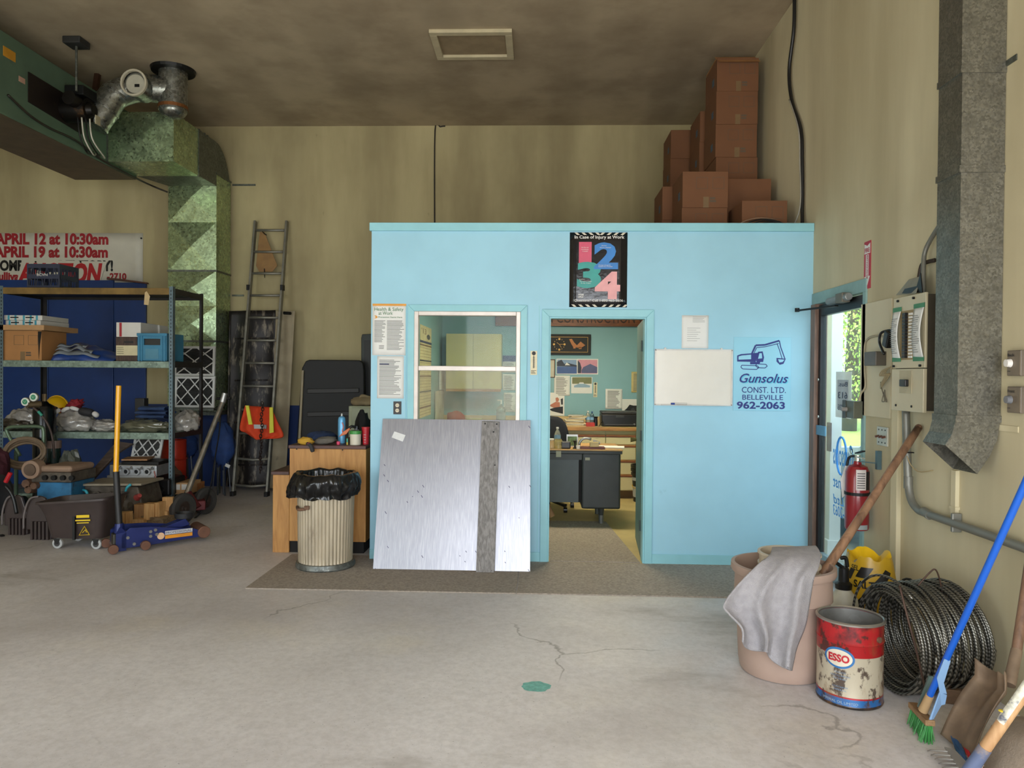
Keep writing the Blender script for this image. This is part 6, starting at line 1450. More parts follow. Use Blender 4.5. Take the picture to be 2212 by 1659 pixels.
line('excavator_boom', ((1622, 768), (1632, 746), (1652, 745), (1683, 736)), 0.007); line('excavator_boom', ((1625, 770), (1634, 751), (1653, 749), (1682, 742)), 0.003)
line('excavator_arm', ((1683, 736), (1686, 750), (1695, 775)), 0.004); line('excavator_arm', ((1678, 742), (1683, 755), (1690, 778)), 0.003)
poly('excavator_bucket', ((1677, 773), (1697, 775), (1692, 786), (1684, 788), (1677, 781))); poly('bucket_inside', ((1680, 776), (1694, 777), (1690, 782), (1683, 783)), PB, 0.0056)
poly('excavator_base', ((1620, 782), (1642, 782), (1640, 787), (1620, 787)))
for xa, xb, yy in ((1602, 1636, 793), (1634, 1654, 790)): line('excavator_track', ((xa, yy - 4), (xb, yy - 3), (xb + 3, yy + 1), (xb - 2, yy + 5), (xa + 2, yy + 4), (xa - 2, yy)), 0.003, closed=True)
A, Bz = spx(1597, 826); A1, _ = spx(1702, 826); _, Zt = spx(1597, 806)
text('lettering', 'Gunsolus', FO, A + 0.008, Bz - 0.006, Zt - Bz, CYS, t, width=A1 - A, c=0.0044, bold=0.012, shear=0.35)
text('lettering', 'Gunsolus', FO, A, Bz, Zt - Bz, NV, t, width=A1 - A, c=0.0056, bold=0.012, shear=0.35)
for s, xa, xb, yb_, yt in (('CONST. LTD.', 1602, 1697, 848, 835), ('BELLEVILLE', 1603, 1691, 863, 852), ('962-2063', 1591, 1695, 882, 867)):
    A, Bz = spx(xa, yb_); text('lettering', s, FO, A, Bz, spx(xa, yt)[1] - Bz, NV, t, width=spx(xb, yb_)[0] - A, c=0.0045, bold=0.03 if s[0] == '9' else 0.006)
# ================================================================ INSIDE THE OFFICE
YI = YB - 0.03
FI = front(YI)
# carved beam sign
Yb_ = YI - 0.06
a0 = P(1070, 690, Yb_).x; a1 = P(1425, 690, Yb_).x; b0 = P(1290, 705, Yb_).z
t = thing('carved_wood_sign', 'long varnished wooden board with carved capitals high on the office wall', 'sign', ((a0 + a1) / 2, Yb_, b0))
MB().box(a0, a1, Yb_, YI, b0, b0 + 0.28).build('board', wood('varnished_brown_wood', (136, 76, 36), (100, 52, 22), 0.4, 'x', 4, 0.08), t, bevel=0.004)
fb = front(Yb_); A, Bz = fpx(fb, 1196, 697)
text('lettering', 'N CONSTRUCTION CO', fb, fpx(fb, 1180, 697)[0], Bz, 0.15, M('dark_carved_letters', (54, 26, 14), 0.6), t, width=P(1412, 690, Yb_).x - fpx(fb, 1180, 697)[0], c=0.0, bold=0.0)
# clock with horse picture
a0, a1, b0, b1 = rect(FI, 1172, 722, 1276, 767)
t = thing('wall_clock', 'wide black framed wall clock with golden numerals and horse figure', 'clock', FI.pt((a0 + a1) / 2, b0))
MB().fbox(FI, a0, a1, b0, b1, 0, 0.03).build('frame', M('black_gloss_frame', (12, 11, 12), 0.6), t, bevel=0.006)
GD = M('gold_print', (186, 146, 74), 0.4, 0.3); BZ = M('bronze_figure', (176, 110, 52), 0.5)
for q in ((a0 + 0.04, a1 - 0.04, b0 + 0.035, b0 + 0.039), (a0 + 0.04, a1 - 0.04, b1 - 0.039, b1 - 0.035), (a1 - 0.044, a1 - 0.04, b0 + 0.035, b1 - 0.035)): MB().fbox(FI, *q, 0.03, 0.032).build('gold_line', GD, t)
cx_, cz_ = fpx(FI, 1208, 744)
for k in range(12):
    a = PI / 2 - k * PI / 6; s = 0.014 if k % 3 == 0 else 0.005
    MB().cyl(FI.pt(cx_ + 0.07 * math.cos(a), cz_ + 0.07 * math.sin(a), 0.03), FI.pt(cx_ + 0.07 * math.cos(a), cz_ + 0.07 * math.sin(a), 0.033), s, n=10).build('hour_mark', GD, t)
for ang_, ln_ in ((2.5, 0.04), (0.02, 0.06), (-1.0, 0.05)): MB().bar(FI.pt(cx_, cz_, 0.034), FI.pt(cx_ + ln_ * math.cos(ang_), cz_ + ln_ * math.sin(ang_), 0.034), 0.004, 0.002, (0, -1, 0)).build('clock_hand', GD, t)
hx_ = [(1229, 733), (1235, 732), (1240, 740), (1246, 746), (1254, 738), (1260, 743), (1264, 746), (1258, 750), (1252, 752), (1246, 751), (1238, 750), (1234, 744)]
MB().prism([FI.pt(*fpx(FI, *q), 0.031) for q in hx_], (0, -0.004, 0)).build('horse_figure', BZ, t, bevel=0.002)
for q in ((1238, 750, 1243, 753), (1250, 750, 1256, 754)): MB().prism([FI.pt(*fpx(FI, q[0], q[1]), 0.031), FI.pt(*fpx(FI, q[2], q[1]), 0.031), FI.pt(*fpx(FI, q[2], q[3]), 0.031), FI.pt(*fpx(FI, q[0], q[3]), 0.031)], (0, -0.004, 0)).build('horse_leg', BZ, t)
# photos and papers on the office back wall
def picture(name, label, cat, x0, y0, x1, y1, shapes, base=PAPER, inset=(2, 2, 2, 2), bgc=None):
    a0, a1, b0, b1 = rect(FI, x0, y0, x1, y1)
    t = thing(name, label, cat, FI.pt((a0 + a1) / 2, b0)); MB().fbox(FI, a0, a1, b0, b1, 0, 0.003).build('sheet', base, t)
    if bgc: 
        q = rect(FI, x0 + inset[0], y0 + inset[1], x1 - inset[2], y1 - inset[3]); MB().fbox(FI, *q, 0.003, 0.004).build('picture_area', bgc, t)
    for k, (nm, pts, mt) in enumerate(shapes): MB().prism([FI.pt(*fpx(FI, *p), 0.0042 + 0.0008 * k) for p in pts], (0, -0.0005, 0)).build(nm, mt, t)
    return t
SKYB = M('print_dusk_blue', (126, 154, 190), 0.5); WATB = M('print_water_blue', (62, 92, 150), 0.5); TREED = M('print_dark_trees', (36, 46, 66), 0.5); PINK = M('print_pink_sky', (206, 142, 160), 0.5); HSE = M('print_slate_house', (82, 88, 128), 0.5)
picture('landscape_photo', 'small photo of a lakeside house at dusk, on the office wall', 'photo', 1202, 775, 1247, 809, (('water', ((1203, 792), (1246, 792), (1246, 807), (1203, 807)), WATB), ('trees', ((1203, 791), (1203, 782), (1213, 777), (1219, 786), (1226, 784), (1246, 789), (1246, 792)), TREED), ('house', ((1220, 789), (1224, 783), (1232, 789)), PAPER)), bgc=SKYB)
picture('landscape_photo', 'small photo of a house under a pink sunset sky', 'photo', 1247, 775, 1292, 809, (('house', ((1256, 800), (1260, 793), (1275, 786), (1290, 793), (1290, 806), (1256, 806)), HSE), ('tree', ((1248, 778), (1253, 784), (1256, 794), (1255, 806), (1248, 806)), TREED)), bgc=PINK)
picture('car_photo', 'print of a pale blue vintage car before trees', 'photo', 1234, 814, 1279, 850, (('trees', ((1236, 815), (1278, 815), (1278, 829), (1236, 829)), M('print_olive_trees', (120, 122, 78), 0.5)), ('car_body', ((1240, 833), (1250, 829), (1262, 829), (1275, 833), (1274, 837), (1240, 837)), M('print_car_blue', (140, 170, 190), 0.5)), ('car_roof', ((1250, 829), (1252, 826), (1260, 826), (1262, 829)), PAPER)), base=PAPER)
picture('wall_poster', 'poster of a bare-armed figure reaching forward, low by the door frame', 'poster', 1178, 848, 1219, 898, (('figure_head', ((1200, 860), (1204, 858), (1208, 862), (1206, 868), (1201, 868)), M('print_skin', (190, 120, 92), 0.5)), ('figure_body', ((1186, 876), (1200, 868), (1209, 869), (1210, 880), (1198, 882)), M('print_skin', (190, 120, 92))), ('dark_shape', ((1186, 884), (1200, 880), (1216, 878), (1216, 894), (1192, 888)), BLK), ('pillar', ((1211, 862), (1216, 860), (1216, 874), (1212, 874)), DINK)), base=PAPER)
picture('framed_certificate', 'brown framed certificate cut off by the door frame', 'frame', 1178, 776, 1199, 816, (), base=wood('brown_frame', (96, 66, 44), (70, 48, 30), 0.5, 'z', 4, 0.05), bgc=M('cream_certificate', (196, 190, 172), 0.6))
picture('car_print', 'print of an antique racing car beside the printer', 'print', 1344, 862, 1398, 893, (('racing_car', ((1347, 888), (1354, 882), (1360, 874), (1368, 876), (1376, 876), (1388, 880), (1392, 890)), BLK), ('wheel', ((1362, 884), (1368, 880), (1372, 886), (1366, 891)), DINK)), base=PAPER)
for lab, q, n, mt in (('white typed sheet pinned left of the car print', (1197, 811, 1231, 855), 16, PAPER), ('white typed letter pinned above the printer', (1308, 840, 1344, 884), 14, PAPER), ('yellowed typed card at the right of the office wall', (1364, 803, 1400, 848), 12, M('yellowed_card', (206, 190, 130), 0.7)), ('white form pinned right of the upper cabinets', (1086, 808, 1113, 843), 10, PAPER), ('white form pinned lower right of the upper cabinets', (1088, 848, 1113, 890), 12, PAPER)):
    paper('typed_sheet', lab, 'paper', *q, YI, n, mt, marg=0.12)
t, fr, q = paper('blue_notice', 'notice with a blue header hung by a wire beside the cabinets', 'notice', 1086, 768, 1114, 805, YI, 6, top=0.4)
MB().fbox(fr, q[0], q[1], q[3] - 0.08, q[3], 0.004, 0.006).build('blue_header', M('navy_header', (44, 66, 116), 0.5), t)
thermo('cream thermometer plate beside the car print inside the office', 1282, 826, 1290, 858, YI)
# upper cabinets
CREAM = M('cream_laminate', (206, 192, 138), 0.45, var=0.03, sc=2); CREAM2 = M('cream_laminate_drawer', (214, 204, 160), 0.45, var=0.03, sc=2); OAK = wood('oak_edge', (186, 140, 84), (150, 104, 56), 0.5, 'x', 4, 0.05)
Yu = YI - 0.32
x0, z1 = P(964, 721, Yu).x, P(1020, 721, Yu).z; x1, z0 = P(1082, 840, Yu).x, P(1020, 840, Yu).z
t = thing('wall_cabinet', 'cream two-door wall cabinet with an oak lower rail in the office', 'cabinet', ((x0 + x1) / 2, YI, z0))
MB().box(x0, x1, Yu + 0.02, YI, z0, z1).build('body', CREAM, t)
xm_ = P(1022, 780, Yu).x
for a, b in ((x0, xm_ - 0.002), (xm_ + 0.002, x1 - 0.01)): MB().box(a, b, Yu, Yu + 0.018, z0 + 0.0, z1).build('door', CREAM, t, bevel=0.002)
MB().box(x0, x1, Yu, Yu + 0.03, z0 - 0.035, z0 - 0.001).build('oak_rail', OAK, t)
# counter with drawers
Yk = 9.28
kz = 0.905
cabx = [XO + 0.12] + [P(x, 950, Yk).x for x in (1090, 1160, 1244, 1308, 1374)] + [XW - 0.03]
t = thing('countertop', 'long oak-edged cream countertop along the office back wall', 'countertop', (0.4, 9.6, kz - 0.04))
MB().box(cabx[0], cabx[-1], Yk - 0.03, YI, kz - 0.04, kz).build('top', M('beige_laminate_top', (200, 176, 126), 0.4, var=0.03), t)
MB().box(cabx[0], cabx[-1], Yk - 0.045, Yk - 0.03, kz - 0.045, kz + 0.001).build('oak_edge', OAK, t, bevel=0.003)
MB().box(cabx[0], cabx[-1], YI - 0.02, YI, kz, kz + 0.1).build('backsplash', M('beige_laminate_top', (200, 176, 126)), t)
names_ = ['cream base cabinet at the far left below the office window', 'cream base cabinet hidden partly behind the dark office chair', 'narrow cream drawer cabinet beside the dark office chair', 'cream drawer cabinet left of centre behind the desk', 'cream drawer cabinet right of centre behind the desk', 'cream base cabinet at the right beside the door leaf']
REDW = M('red_brown_pull_rail', (126, 66, 34), 0.45)
for i in range(6):
    t = thing('base_cabinet', names_[i], 'cabinet', ((cabx[i] + cabx[i + 1]) / 2, 9.55, 0), 'cream base cabinets in the office')
    a, b = cabx[i] + 0.001, cabx[i + 1] - 0.001
    MB().box(a, b, Yk + 0.02, YI - 0.03, 0.11, kz - 0.046).build('body', CREAM, t)
    MB().box(a, b, Yk + 0.08, YI - 0.03, 0.007, 0.11).build('toe_kick', M('brown_toe_kick', (110, 84, 52), 0.6), t)
    zz = [kz - 0.09, 0.69, 0.5, 0.32, 0.12]
    for k in range(4):
        dw = MB().box(a + 0.004, b - 0.004, Yk, Yk + 0.02, zz[k + 1] + 0.0, zz[k] - 0.036).build('drawer', CREAM2, t, bevel=0.002)
        MB().box(a + 0.004, b - 0.004, Yk - 0.006, Yk + 0.02, zz[k] - 0.034, zz[k] - 0.018).build('pull_rail', REDW, dw)
        MB().box(a + 0.004, b - 0.004, Yk + 0.0, Yk + 0.02, zz[k] - 0.018, zz[k] - 0.002).build('oak_strip', OAK, t)
# printer
Yp_ = Yk + 0.12
x0, x1 = P(1300, 900, Yp_).x, P(1379, 900, Yp_).x; zt = P(1340, 889, Yp_).z
t = thing('printer', 'black all-in-one printer on the office countertop', 'printer', ((x0 + x1) / 2, Yp_ + 0.15, kz))
PRB = M('printer_black', (24, 24, 25), 0.35, var=0.05)
MB().prism([(x0, Yp_ + 0.0, kz), (x1, Yp_, kz), (x1 + 0.005, Yp_, zt - 0.035), (x0 - 0.005, Yp_, zt - 0.035)], (0, 0.3, 0)).build('body', PRB, t, bevel=0.012)
MB().box(x0 - 0.004, x1 + 0.004, Yp_ - 0.005, Yp_ + 0.31, zt - 0.035, zt).build('scanner_lid', M('printer_grey_lid', (46, 46, 47), 0.4), t, bevel=0.012)
MB().box(x0 + 0.05, x1 - 0.05, Yp_ - 0.02, Yp_, kz + 0.02, kz + 0.03).build('paper_tray', M('printer_tray', (70, 70, 70), 0.35), t)
MB().box((x0 + x1) / 2 - 0.05, (x0 + x1) / 2 + 0.05, Yp_ - 0.004, Yp_, zt - 0.075, zt - 0.045).build('control_panel', M('printer_panel', (60, 60, 60), 0.3), t)
MB().cyl((x1 - 0.05, Yp_ - 0.003, kz + 0.03), (x1 - 0.05, Yp_, kz + 0.03), 0.012, n=14).build('round_badge', M('grey_badge', (140, 140, 142), 0.4), t)
# paper pile: individual folders
random.seed(12)
pz = kz + 0.001
PM = [M('manila_folder', (190, 168, 128), 0.7), M('grey_paper_stack', (180, 176, 166), 0.7), M('cream_paper_stack', (206, 196, 168), 0.7)]
for k in range(11):
    th = random.uniform(0.009, 0.018); c = P(1243, 900, Yk + 0.2); 
    tag(MB().obox((c.x + random.uniform(-0.02, 0.02) + (0.01 if k > 6 else -0.01), Yk + 0.18, pz + th / 2), (0.27 - 0.008 * k, 0.22, th), rotm(z=random.uniform(-0.15, 0.15))).build('paper_folder', PM[k % 3], bevel=0.002), 'paper folder in the countertop pile, %s from the bottom' % ('first', 'second', 'third', 'fourth', 'fifth', 'sixth', 'seventh', 'eighth', 'ninth', 'tenth', 'last')[k], 'folder', 'folders piled on the office countertop'); pz += th + 0.0008
# bottles, red box, cup, cord
def bottle(label, c, h, r, bodym, capm, group=None, name='water_bottle'):
    t = thing(name, label, 'bottle', c, group)
    MB().lathe([(0, 0), (r, 0), (r, h * 0.3), (r * 0.94, h * 0.34), (r, h * 0.38), (r, h * 0.62), (r * 0.7, h * 0.78), (r * 0.36, h * 0.86), (r * 0.34, h * 0.92)], c, 18).build('bottle_body', bodym, t, smooth='auto')
    MB().cyl(c + V((0, 0, h * 0.92)), c + V((0, 0, h)), r * 0.42, n=12).build('cap', capm, t)
    MB().lathe([(r * 1.01, h * 0.4), (r * 1.01, h * 0.6)], c, 18).build('label_band', M('pale_blue_band', (130, 170, 200), 0.5), t)
    return t
PET = M('clear_pet', (190, 205, 205), 0.08, var=0.02, trans=0.6, alpha=0.65)
bottle('clear water bottle left of the pair beside the folders', V((P(1270, 900, Yk + 0.25).x, Yk + 0.25, kz)), 0.19, 0.032, PET, PAPER, 'water bottles on the counter')
bottle('blue-tinted water bottle right of the pair beside the folders', V((P(1279, 900, Yk + 0.27).x, Yk + 0.27, kz)), 0.18, 0.03, M('blue_pet', (90, 130, 160), 0.08, trans=0.5, alpha=0.75), M('blue_cap', (70, 110, 160), 0.4), 'water bottles on the counter')
c = P(1275, 912, Yk + 0.1); tag(MB().box(c.x - 0.055, c.x + 0.055, Yk + 0.05, Yk + 0.16, kz, kz + 0.05).build('red_box', M('red_white_carton', (170, 44, 36), 0.5, var=0.2, sc=20), bevel=0.003), 'small red carton on the counter before the bottles', 'box')
c = V((P(1287, 905, Yk + 0.2).x, Yk + 0.2, kz)); tag(MB().lathe([(0, 0), (0.024, 0), (0.024, 0.06), (0.02, 0.1), (0.03, 0.115), (0.028, 0.118), (0.018, 0.1), (0, 0.1)], c, 18).build('pen_cup', BLACKP, smooth='auto'), 'small black cup left of the printer', 'cup')
tag(MB().tube(spline([(c.x + 0.03, Yk + 0.05, kz + 0.005), (c.x + 0.05, Yk + 0.02, kz + 0.05), (c.x + 0.08, Yk + 0.06, kz + 0.06), (c.x + 0.09, Yk + 0.1, kz + 0.01)], 5), 0.004, 6).build('cord', BLACKP, smooth=True), 'black cord looped left of the printer', 'cord')
# left part of the counter seen through the window
cz_ = kz
tag(MB().ball((P(985, 893, Yk + 0.2).x, Yk + 0.2, kz + 0.07), (0.12, 0.12, 0.10), 22, 12, disp=blobn(91, 0.25, 2.5), zmin=-0.6).build('red_cloth', M('dusty_red_cloth', (170, 66, 60), 0.85), smooth=True), 'dusty red cloth heaped on the counter behind the lower window pane', 'cloth')
c = P(1020, 900, Yk + 0.15); tag(MB().box(c.x - 0.14, c.x + 0.12, Yk + 0.08, Yk + 0.26, kz, kz + 0.04).build('grey_tray', M('grey_desk_tray', (100, 100, 102), 0.5), bevel=0.004), 'flat grey desk tray behind the lower window pane', 'tray')
tag(MB().box(c.x - 0.08, c.x + 0.12, Yk + 0.2, Yk + 0.34, kz + 0.041, kz + 0.075).build('yellow_pad', M('yellow_pad', (206, 196, 110), 0.7), bevel=0.002), 'yellow note pad on the grey desk tray', 'pad')
c = V((P(1081, 900, Yk + 0.0).x, Yk + 0.12, kz)); t = thing('pump_bottle', 'clear pump bottle behind the lower window pane', 'bottle', c)
MB().lathe([(0, 0), (0.06, 0), (0.06, 0.2), (0.045, 0.23), (0.018, 0.25), (0.018, 0.27)], c, 20).build('bottle_body', PET, t, smooth='auto'); MB().cyl(c + V((0, 0, 0.27)), c + V((0, 0, 0.32)), 0.012, n=10).build('pump_stem', PAPER, t); MB().box(c.x - 0.05, c.x + 0.012, c.y - 0.01, c.y + 0.01, c.z + 0.31, c.z + 0.325).build('pump_nozzle', PAPER, t)
MB().lathe([(0.0605, 0.05), (0.0605, 0.17)], c, 20).build('label_band', M('grey_label', (150, 160, 160), 0.6), t)
# left office wall: calendar, papers
XL = XO + 0.10
FL = Fr((XL, 0, 0), (0, 1, 0), (0, 0, 1), (1, 0, 0))
a0, b1 = fpx(FL, 907, 700); a1, b0 = fpx(FL, 930, 895)
t = thing('wall_calendar', 'tall cream wall calendar on the left office wall', 'calendar', FL.pt((a0 + a1) / 2, b0))
CRM = M('cream_calendar', (216, 198, 152), 0.6); BRN = M('brown_calendar_print', (120, 80, 52), 0.6)
MB().fbox(FL, a0, a1, b0, b1, 0, 0.004).build('sheet', CRM, t)
h = b1 - b0; w = a1 - a0
MB().fbox(FL, a0, a1, b1 - h * 0.19, b1 - h * 0.165, 0.004, 0.006).build('header_bar', M('navy_print', (30, 40, 90)), t)
text('lettering', "'13", FL, a0 + w * 0.1, b1 - h * 0.09, h * 0.06, BRN, t, width=w * 0.4, c=0.005)
MB().ball(FL.pt(a0 + w * 0.72, b1 - h * 0.11, 0.005), (0.002, w * 0.16, h * 0.03), 10, 8).build('printed_picture', DINK, t)
for k in range(5): MB().fbox(FL, a0, a1, b0 + h * (0.78 - 0.17 * k), b0 + h * (0.795 - 0.17 * k), 0.004, 0.0055).build('week_bar', BRN if k % 2 == 0 else DINK, t)
m = MB()
for k in range(24): m.fbox(FL, a0 + 0.01, a1 - 0.01, b0 + h * (0.03 + 0.033 * k), b0 + h * (0.033 + 0.033 * k), 0.004, 0.005)
tag(m.build('ruled_lines', BRN, t), kind='stuff')
for lab, q, mt in (('white towel hanging left of the wall cabinet', (947, 790, 962, 840), PAPER), ('white papers in a rack low on the left office wall', (938, 845, 966, 900), M('cream_paper', (206, 200, 180), 0.7))):
    a0, b1 = fpx(FL, q[0], q[1]); a1, b0 = fpx(FL, q[2], q[3])
    tag(MB().fbox(FL, a0, a1, b0, b1, 0.01, 0.03).build('hanging_papers', mt, bevel=0.004), lab, 'papers')
# --- desk
Yd = 7.62
DK_ = M('dark_grey_desk_steel', (58, 62, 62), 0.5, 0.25, var=0.08, sc=6, dirt=0.08, dirtc=(40, 34, 30))
dx1 = P(1341, 1000, Yd).x; dxm = P(1257, 1000, Yd).x; dx0 = -1.0
dz1 = P(1260, 972, Yd).z; dzb = P(1300, 1100, Yd).z
dk = thing('office_desk', 'dark grey steel office desk with a wood-grain top in the doorway view', 'desk', ((dx0 + dx1) / 2, Yd + 0.38, 0))
MB().box(dxm, dx1, Yd, Yd + 0.72, dzb, dz1 - 0.03).build('pedestal', DK_, dk, bevel=0.02, seg=3)
MB().box(dx0, dxm - 0.03, Yd + 0.04, Yd + 0.06, dzb + 0.06, dz1 - 0.1).build('modesty_panel', M('grey_modesty_panel', (74, 82, 84), 0.5, 0.2, var=0.05), dk)
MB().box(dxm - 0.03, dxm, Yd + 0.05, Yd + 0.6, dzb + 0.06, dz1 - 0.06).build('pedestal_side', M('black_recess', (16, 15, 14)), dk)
MB().box(dx0, dxm, Yd + 0.02, Yd + 0.05, dz1 - 0.105, dz1 - 0.045).build('apron', DK_, dk)
MB().box(dx0, dx1 + 0.015, Yd - 0.012, Yd + 0.74, dz1 - 0.04, dz1 - 0.008).build('top_frame', DK_, dk, bevel=0.006)
MB().box(dx0, dx1 + 0.02, Yd - 0.016, Yd + 0.745, dz1 - 0.008, dz1 + 0.004).build('desktop', wood('wood_grain_laminate', (190, 152, 96), (160, 122, 70), 0.4, 'x', 3, 0.05), dk, bevel=0.002)
lx = P(1300, 1100, Yd).x
for yy in (Yd + 0.08, Yd + 0.6):
    MB().cyl((lx, yy, dzb + 0.005), (lx, yy, 0.1), 0.034, 0.024, 14).build('leg', DK_, dk, smooth='auto'); MB().cyl((lx, yy, 0.1), (lx, yy, 0.014), 0.026, 0.024, 14).build('leg_ferrule', M('grey_ferrule', (120, 122, 120), 0.4, 0.5), dk, smooth='auto')
for yy in (Yd + 0.08, Yd + 0.6): MB().cyl((dx0 + 0.2, yy, dz1 - 0.05), (dx0 + 0.2, yy, 0.014), 0.03, 0.024, 14).build('leg', DK_, dk)
for q in (((1201, 974, 1212, 987),), ((1264, 988, 1274, 994),)):
    a0, a1, b0, b1 = rect(front(Yd), *q[0]); MB().fbox(front(Yd - 0.013), a0, a1, b0, b1, 0, 0.001).build('tape_patch', M('yellowed_tape', (150, 150, 120), 0.4), dk)
deskz = dz1 + 0.004
def ond(px, dy): return V((P(px, 965, Yd + dy).x, Yd + dy, deskz))
def jar(label, c, r, h, mt, lidm=None):
    t = thing('glass_jar', label, 'jar', c); MB().lathe([(0, 0.001), (r, 0.001), (r, h * 0.75), (r * 0.75, h * 0.9), (r * 0.75, h)], c, 18).build('jar_body', mt, t, smooth='auto')
    if lidm: MB().cyl(c + V((0, 0, h)), c + V((0, 0, h + 0.015)), r * 0.8, n=16).build('lid', lidm, t)
JG = M('jar_glass', (210, 205, 180), 0.08, trans=0.6, alpha=0.7, var=0.02)
bottle('water bottle with white cap standing on the desk', ond(1204, 0.25), 0.21, 0.034, PET, PAPER)
jar('small clear jar with white lid at the left on the desk', ond(1191, 0.1), 0.034, 0.085, JG, PAPER)
jar('yellowish glass jar before the desk water bottle', ond(1206, 0.08), 0.045, 0.1, M('yellow_jar_glass', (206, 196, 140), 0.1, trans=0.5, alpha=0.75))
c = ond(1222, 0.05); tag(MB().box(c.x - 0.052, c.x + 0.052, c.y, c.y + 0.07, deskz, deskz + 0.075).build('desk_pot', M('charcoal_plastic', (48, 50, 52), 0.4), bevel=0.014, seg=3), 'charcoal box-shaped pot on the desk edge', 'box')
c = ond(1236, 0.3); t = thing('photo_frame', 'small photo frame showing green leaves on the desk', 'frame', c)
MB().obox(c + V((0, 0, 0.065)), (0.12, 0.012, 0.13), rotm(x=-0.1)).build('frame', M('silver_frame', (190, 192, 190), 0.4, 0.3), t); MB().obox(c + V((0, -0.007, 0.06)), (0.1, 0.004, 0.1), rotm(x=-0.1)).build('picture', M('green_leaf_picture', (92, 120, 62), 0.5, var=0.5, sc=30), t)
c = ond(1242, 0.08); tag(MB().lathe([(0, 0.001), (0.026, 0.001), (0.01, 0.02), (0.008, 0.05), (0.016, 0.07), (0.02, 0.085), (0, 0.085)], c, 16).build('goblet_ornament', BLACKP, smooth='auto'), 'small black goblet-shaped stand on the desk', 'ornament')
c = ond(1249, 0.06); tag(MB().lathe([(0.0, 0.001), (0.02, 0.001), (0.024, 0.035), (0.02, 0.035), (0.0, 0.02)], c, 16).build('white_dish', PAPER, smooth='auto'), 'tiny white pot on the desk edge', 'pot')
c = ond(1279, 0.08); tag(MB().box(c.x - 0.12, c.x + 0.13, c.y - 0.04, c.y + 0.09, deskz, deskz + 0.022).build('maroon_book', M('maroon_cover', (96, 44, 36), 0.5), bevel=0.002), 'flat maroon book lying on the desk edge', 'book')
mz = deskz + 0.023
c = ond(1277, 0.1); c.z = mz; t = thing('micrometer', 'large grey C-frame micrometer on the maroon book', 'tool', c)
STG = M('grey_tool_steel', (150, 152, 150), 0.35, 0.6)
MB().tube([c + V((-0.05 + 0.075 * math.cos(a), 0.0, 0.012 + 0.075 * math.sin(a))) for a in [PI - 0.25 * i for i in range(10)]], 0.013, 8).build('c_frame', STG, t, smooth=True); MB().cyl(c + V((0.02, 0, 0.06)), c + V((0.09, -0.01, 0.035)), 0.014, n=12).build('thimble', STG, t)
MB().obox(c + V((0.03, -0.03, 0.026)), (0.09, 0.05, 0.05)).build('brass_block', M('cream_brass_block', (196, 176, 120), 0.5), t, bevel=0.003)
c = ond(1325, 0.25); tag(MB().obox((c.x - 0.02, c.y, deskz + 0.006), (0.27, 0.2, 0.01), rotm(z=-0.12)).build('desk_papers', PAPER), 'loose white papers on the right end of the desk', 'papers')
# office chair
oc = thing('office_chair', 'dark office chair with rounded backrest behind the desk', 'chair', (P(1195, 930, 8.75).x, 8.75, 0.007))
CH = M('navy_black_fabric', (26, 30, 40), 0.85, var=0.1); cx = P(1188, 930, 8.75).x
bz0, bz1_ = P(1190, 975, 8.75).z, P(1190, 899, 8.75).z
hw = P(1231, 960, 8.75).x - cx
poly_ = [(cx - hw, 8.75, bz0 - 0.1), (cx + hw, 8.75, bz0 - 0.1)] + [(cx + hw * math.cos(a) ** 0.6 if math.cos(a) > 0 else cx - hw * (-math.cos(a)) ** 0.6, 8.75, bz0 + (bz1_ - bz0) * math.sin(a) ** 0.8) for a in [PI * k / 14 for k in range(15)]]
MB().prism(poly_, (0, 0.08, 0)).build('backrest', CH, oc, bevel=0.03, seg=3)
MB().box(cx - 0.25, cx + 0.25, 8.3, 8.75, 0.44, 0.52).build('seat', CH, oc, bevel=0.03, seg=3)
MB().cyl((cx, 8.5, 0.44), (cx, 8.5, 0.12), 0.03, n=12).build('gas_lift', BLACKM, oc)
for k in range(5):
    a = 2 * PI * k / 5 + 0.35; e = V((cx + 0.28 * math.cos(a), 8.5 + 0.28 * math.sin(a), 0.09)); sk = MB().bar((cx, 8.5, 0.12), e, 0.04, 0.03).build('base_spoke', BLACKP, oc); MB().cyl(e + V((-0.02, 0, -0.048)), e + V((0.02, 0, -0.048)), 0.03, n=14).build('caster', BLACKP, sk)
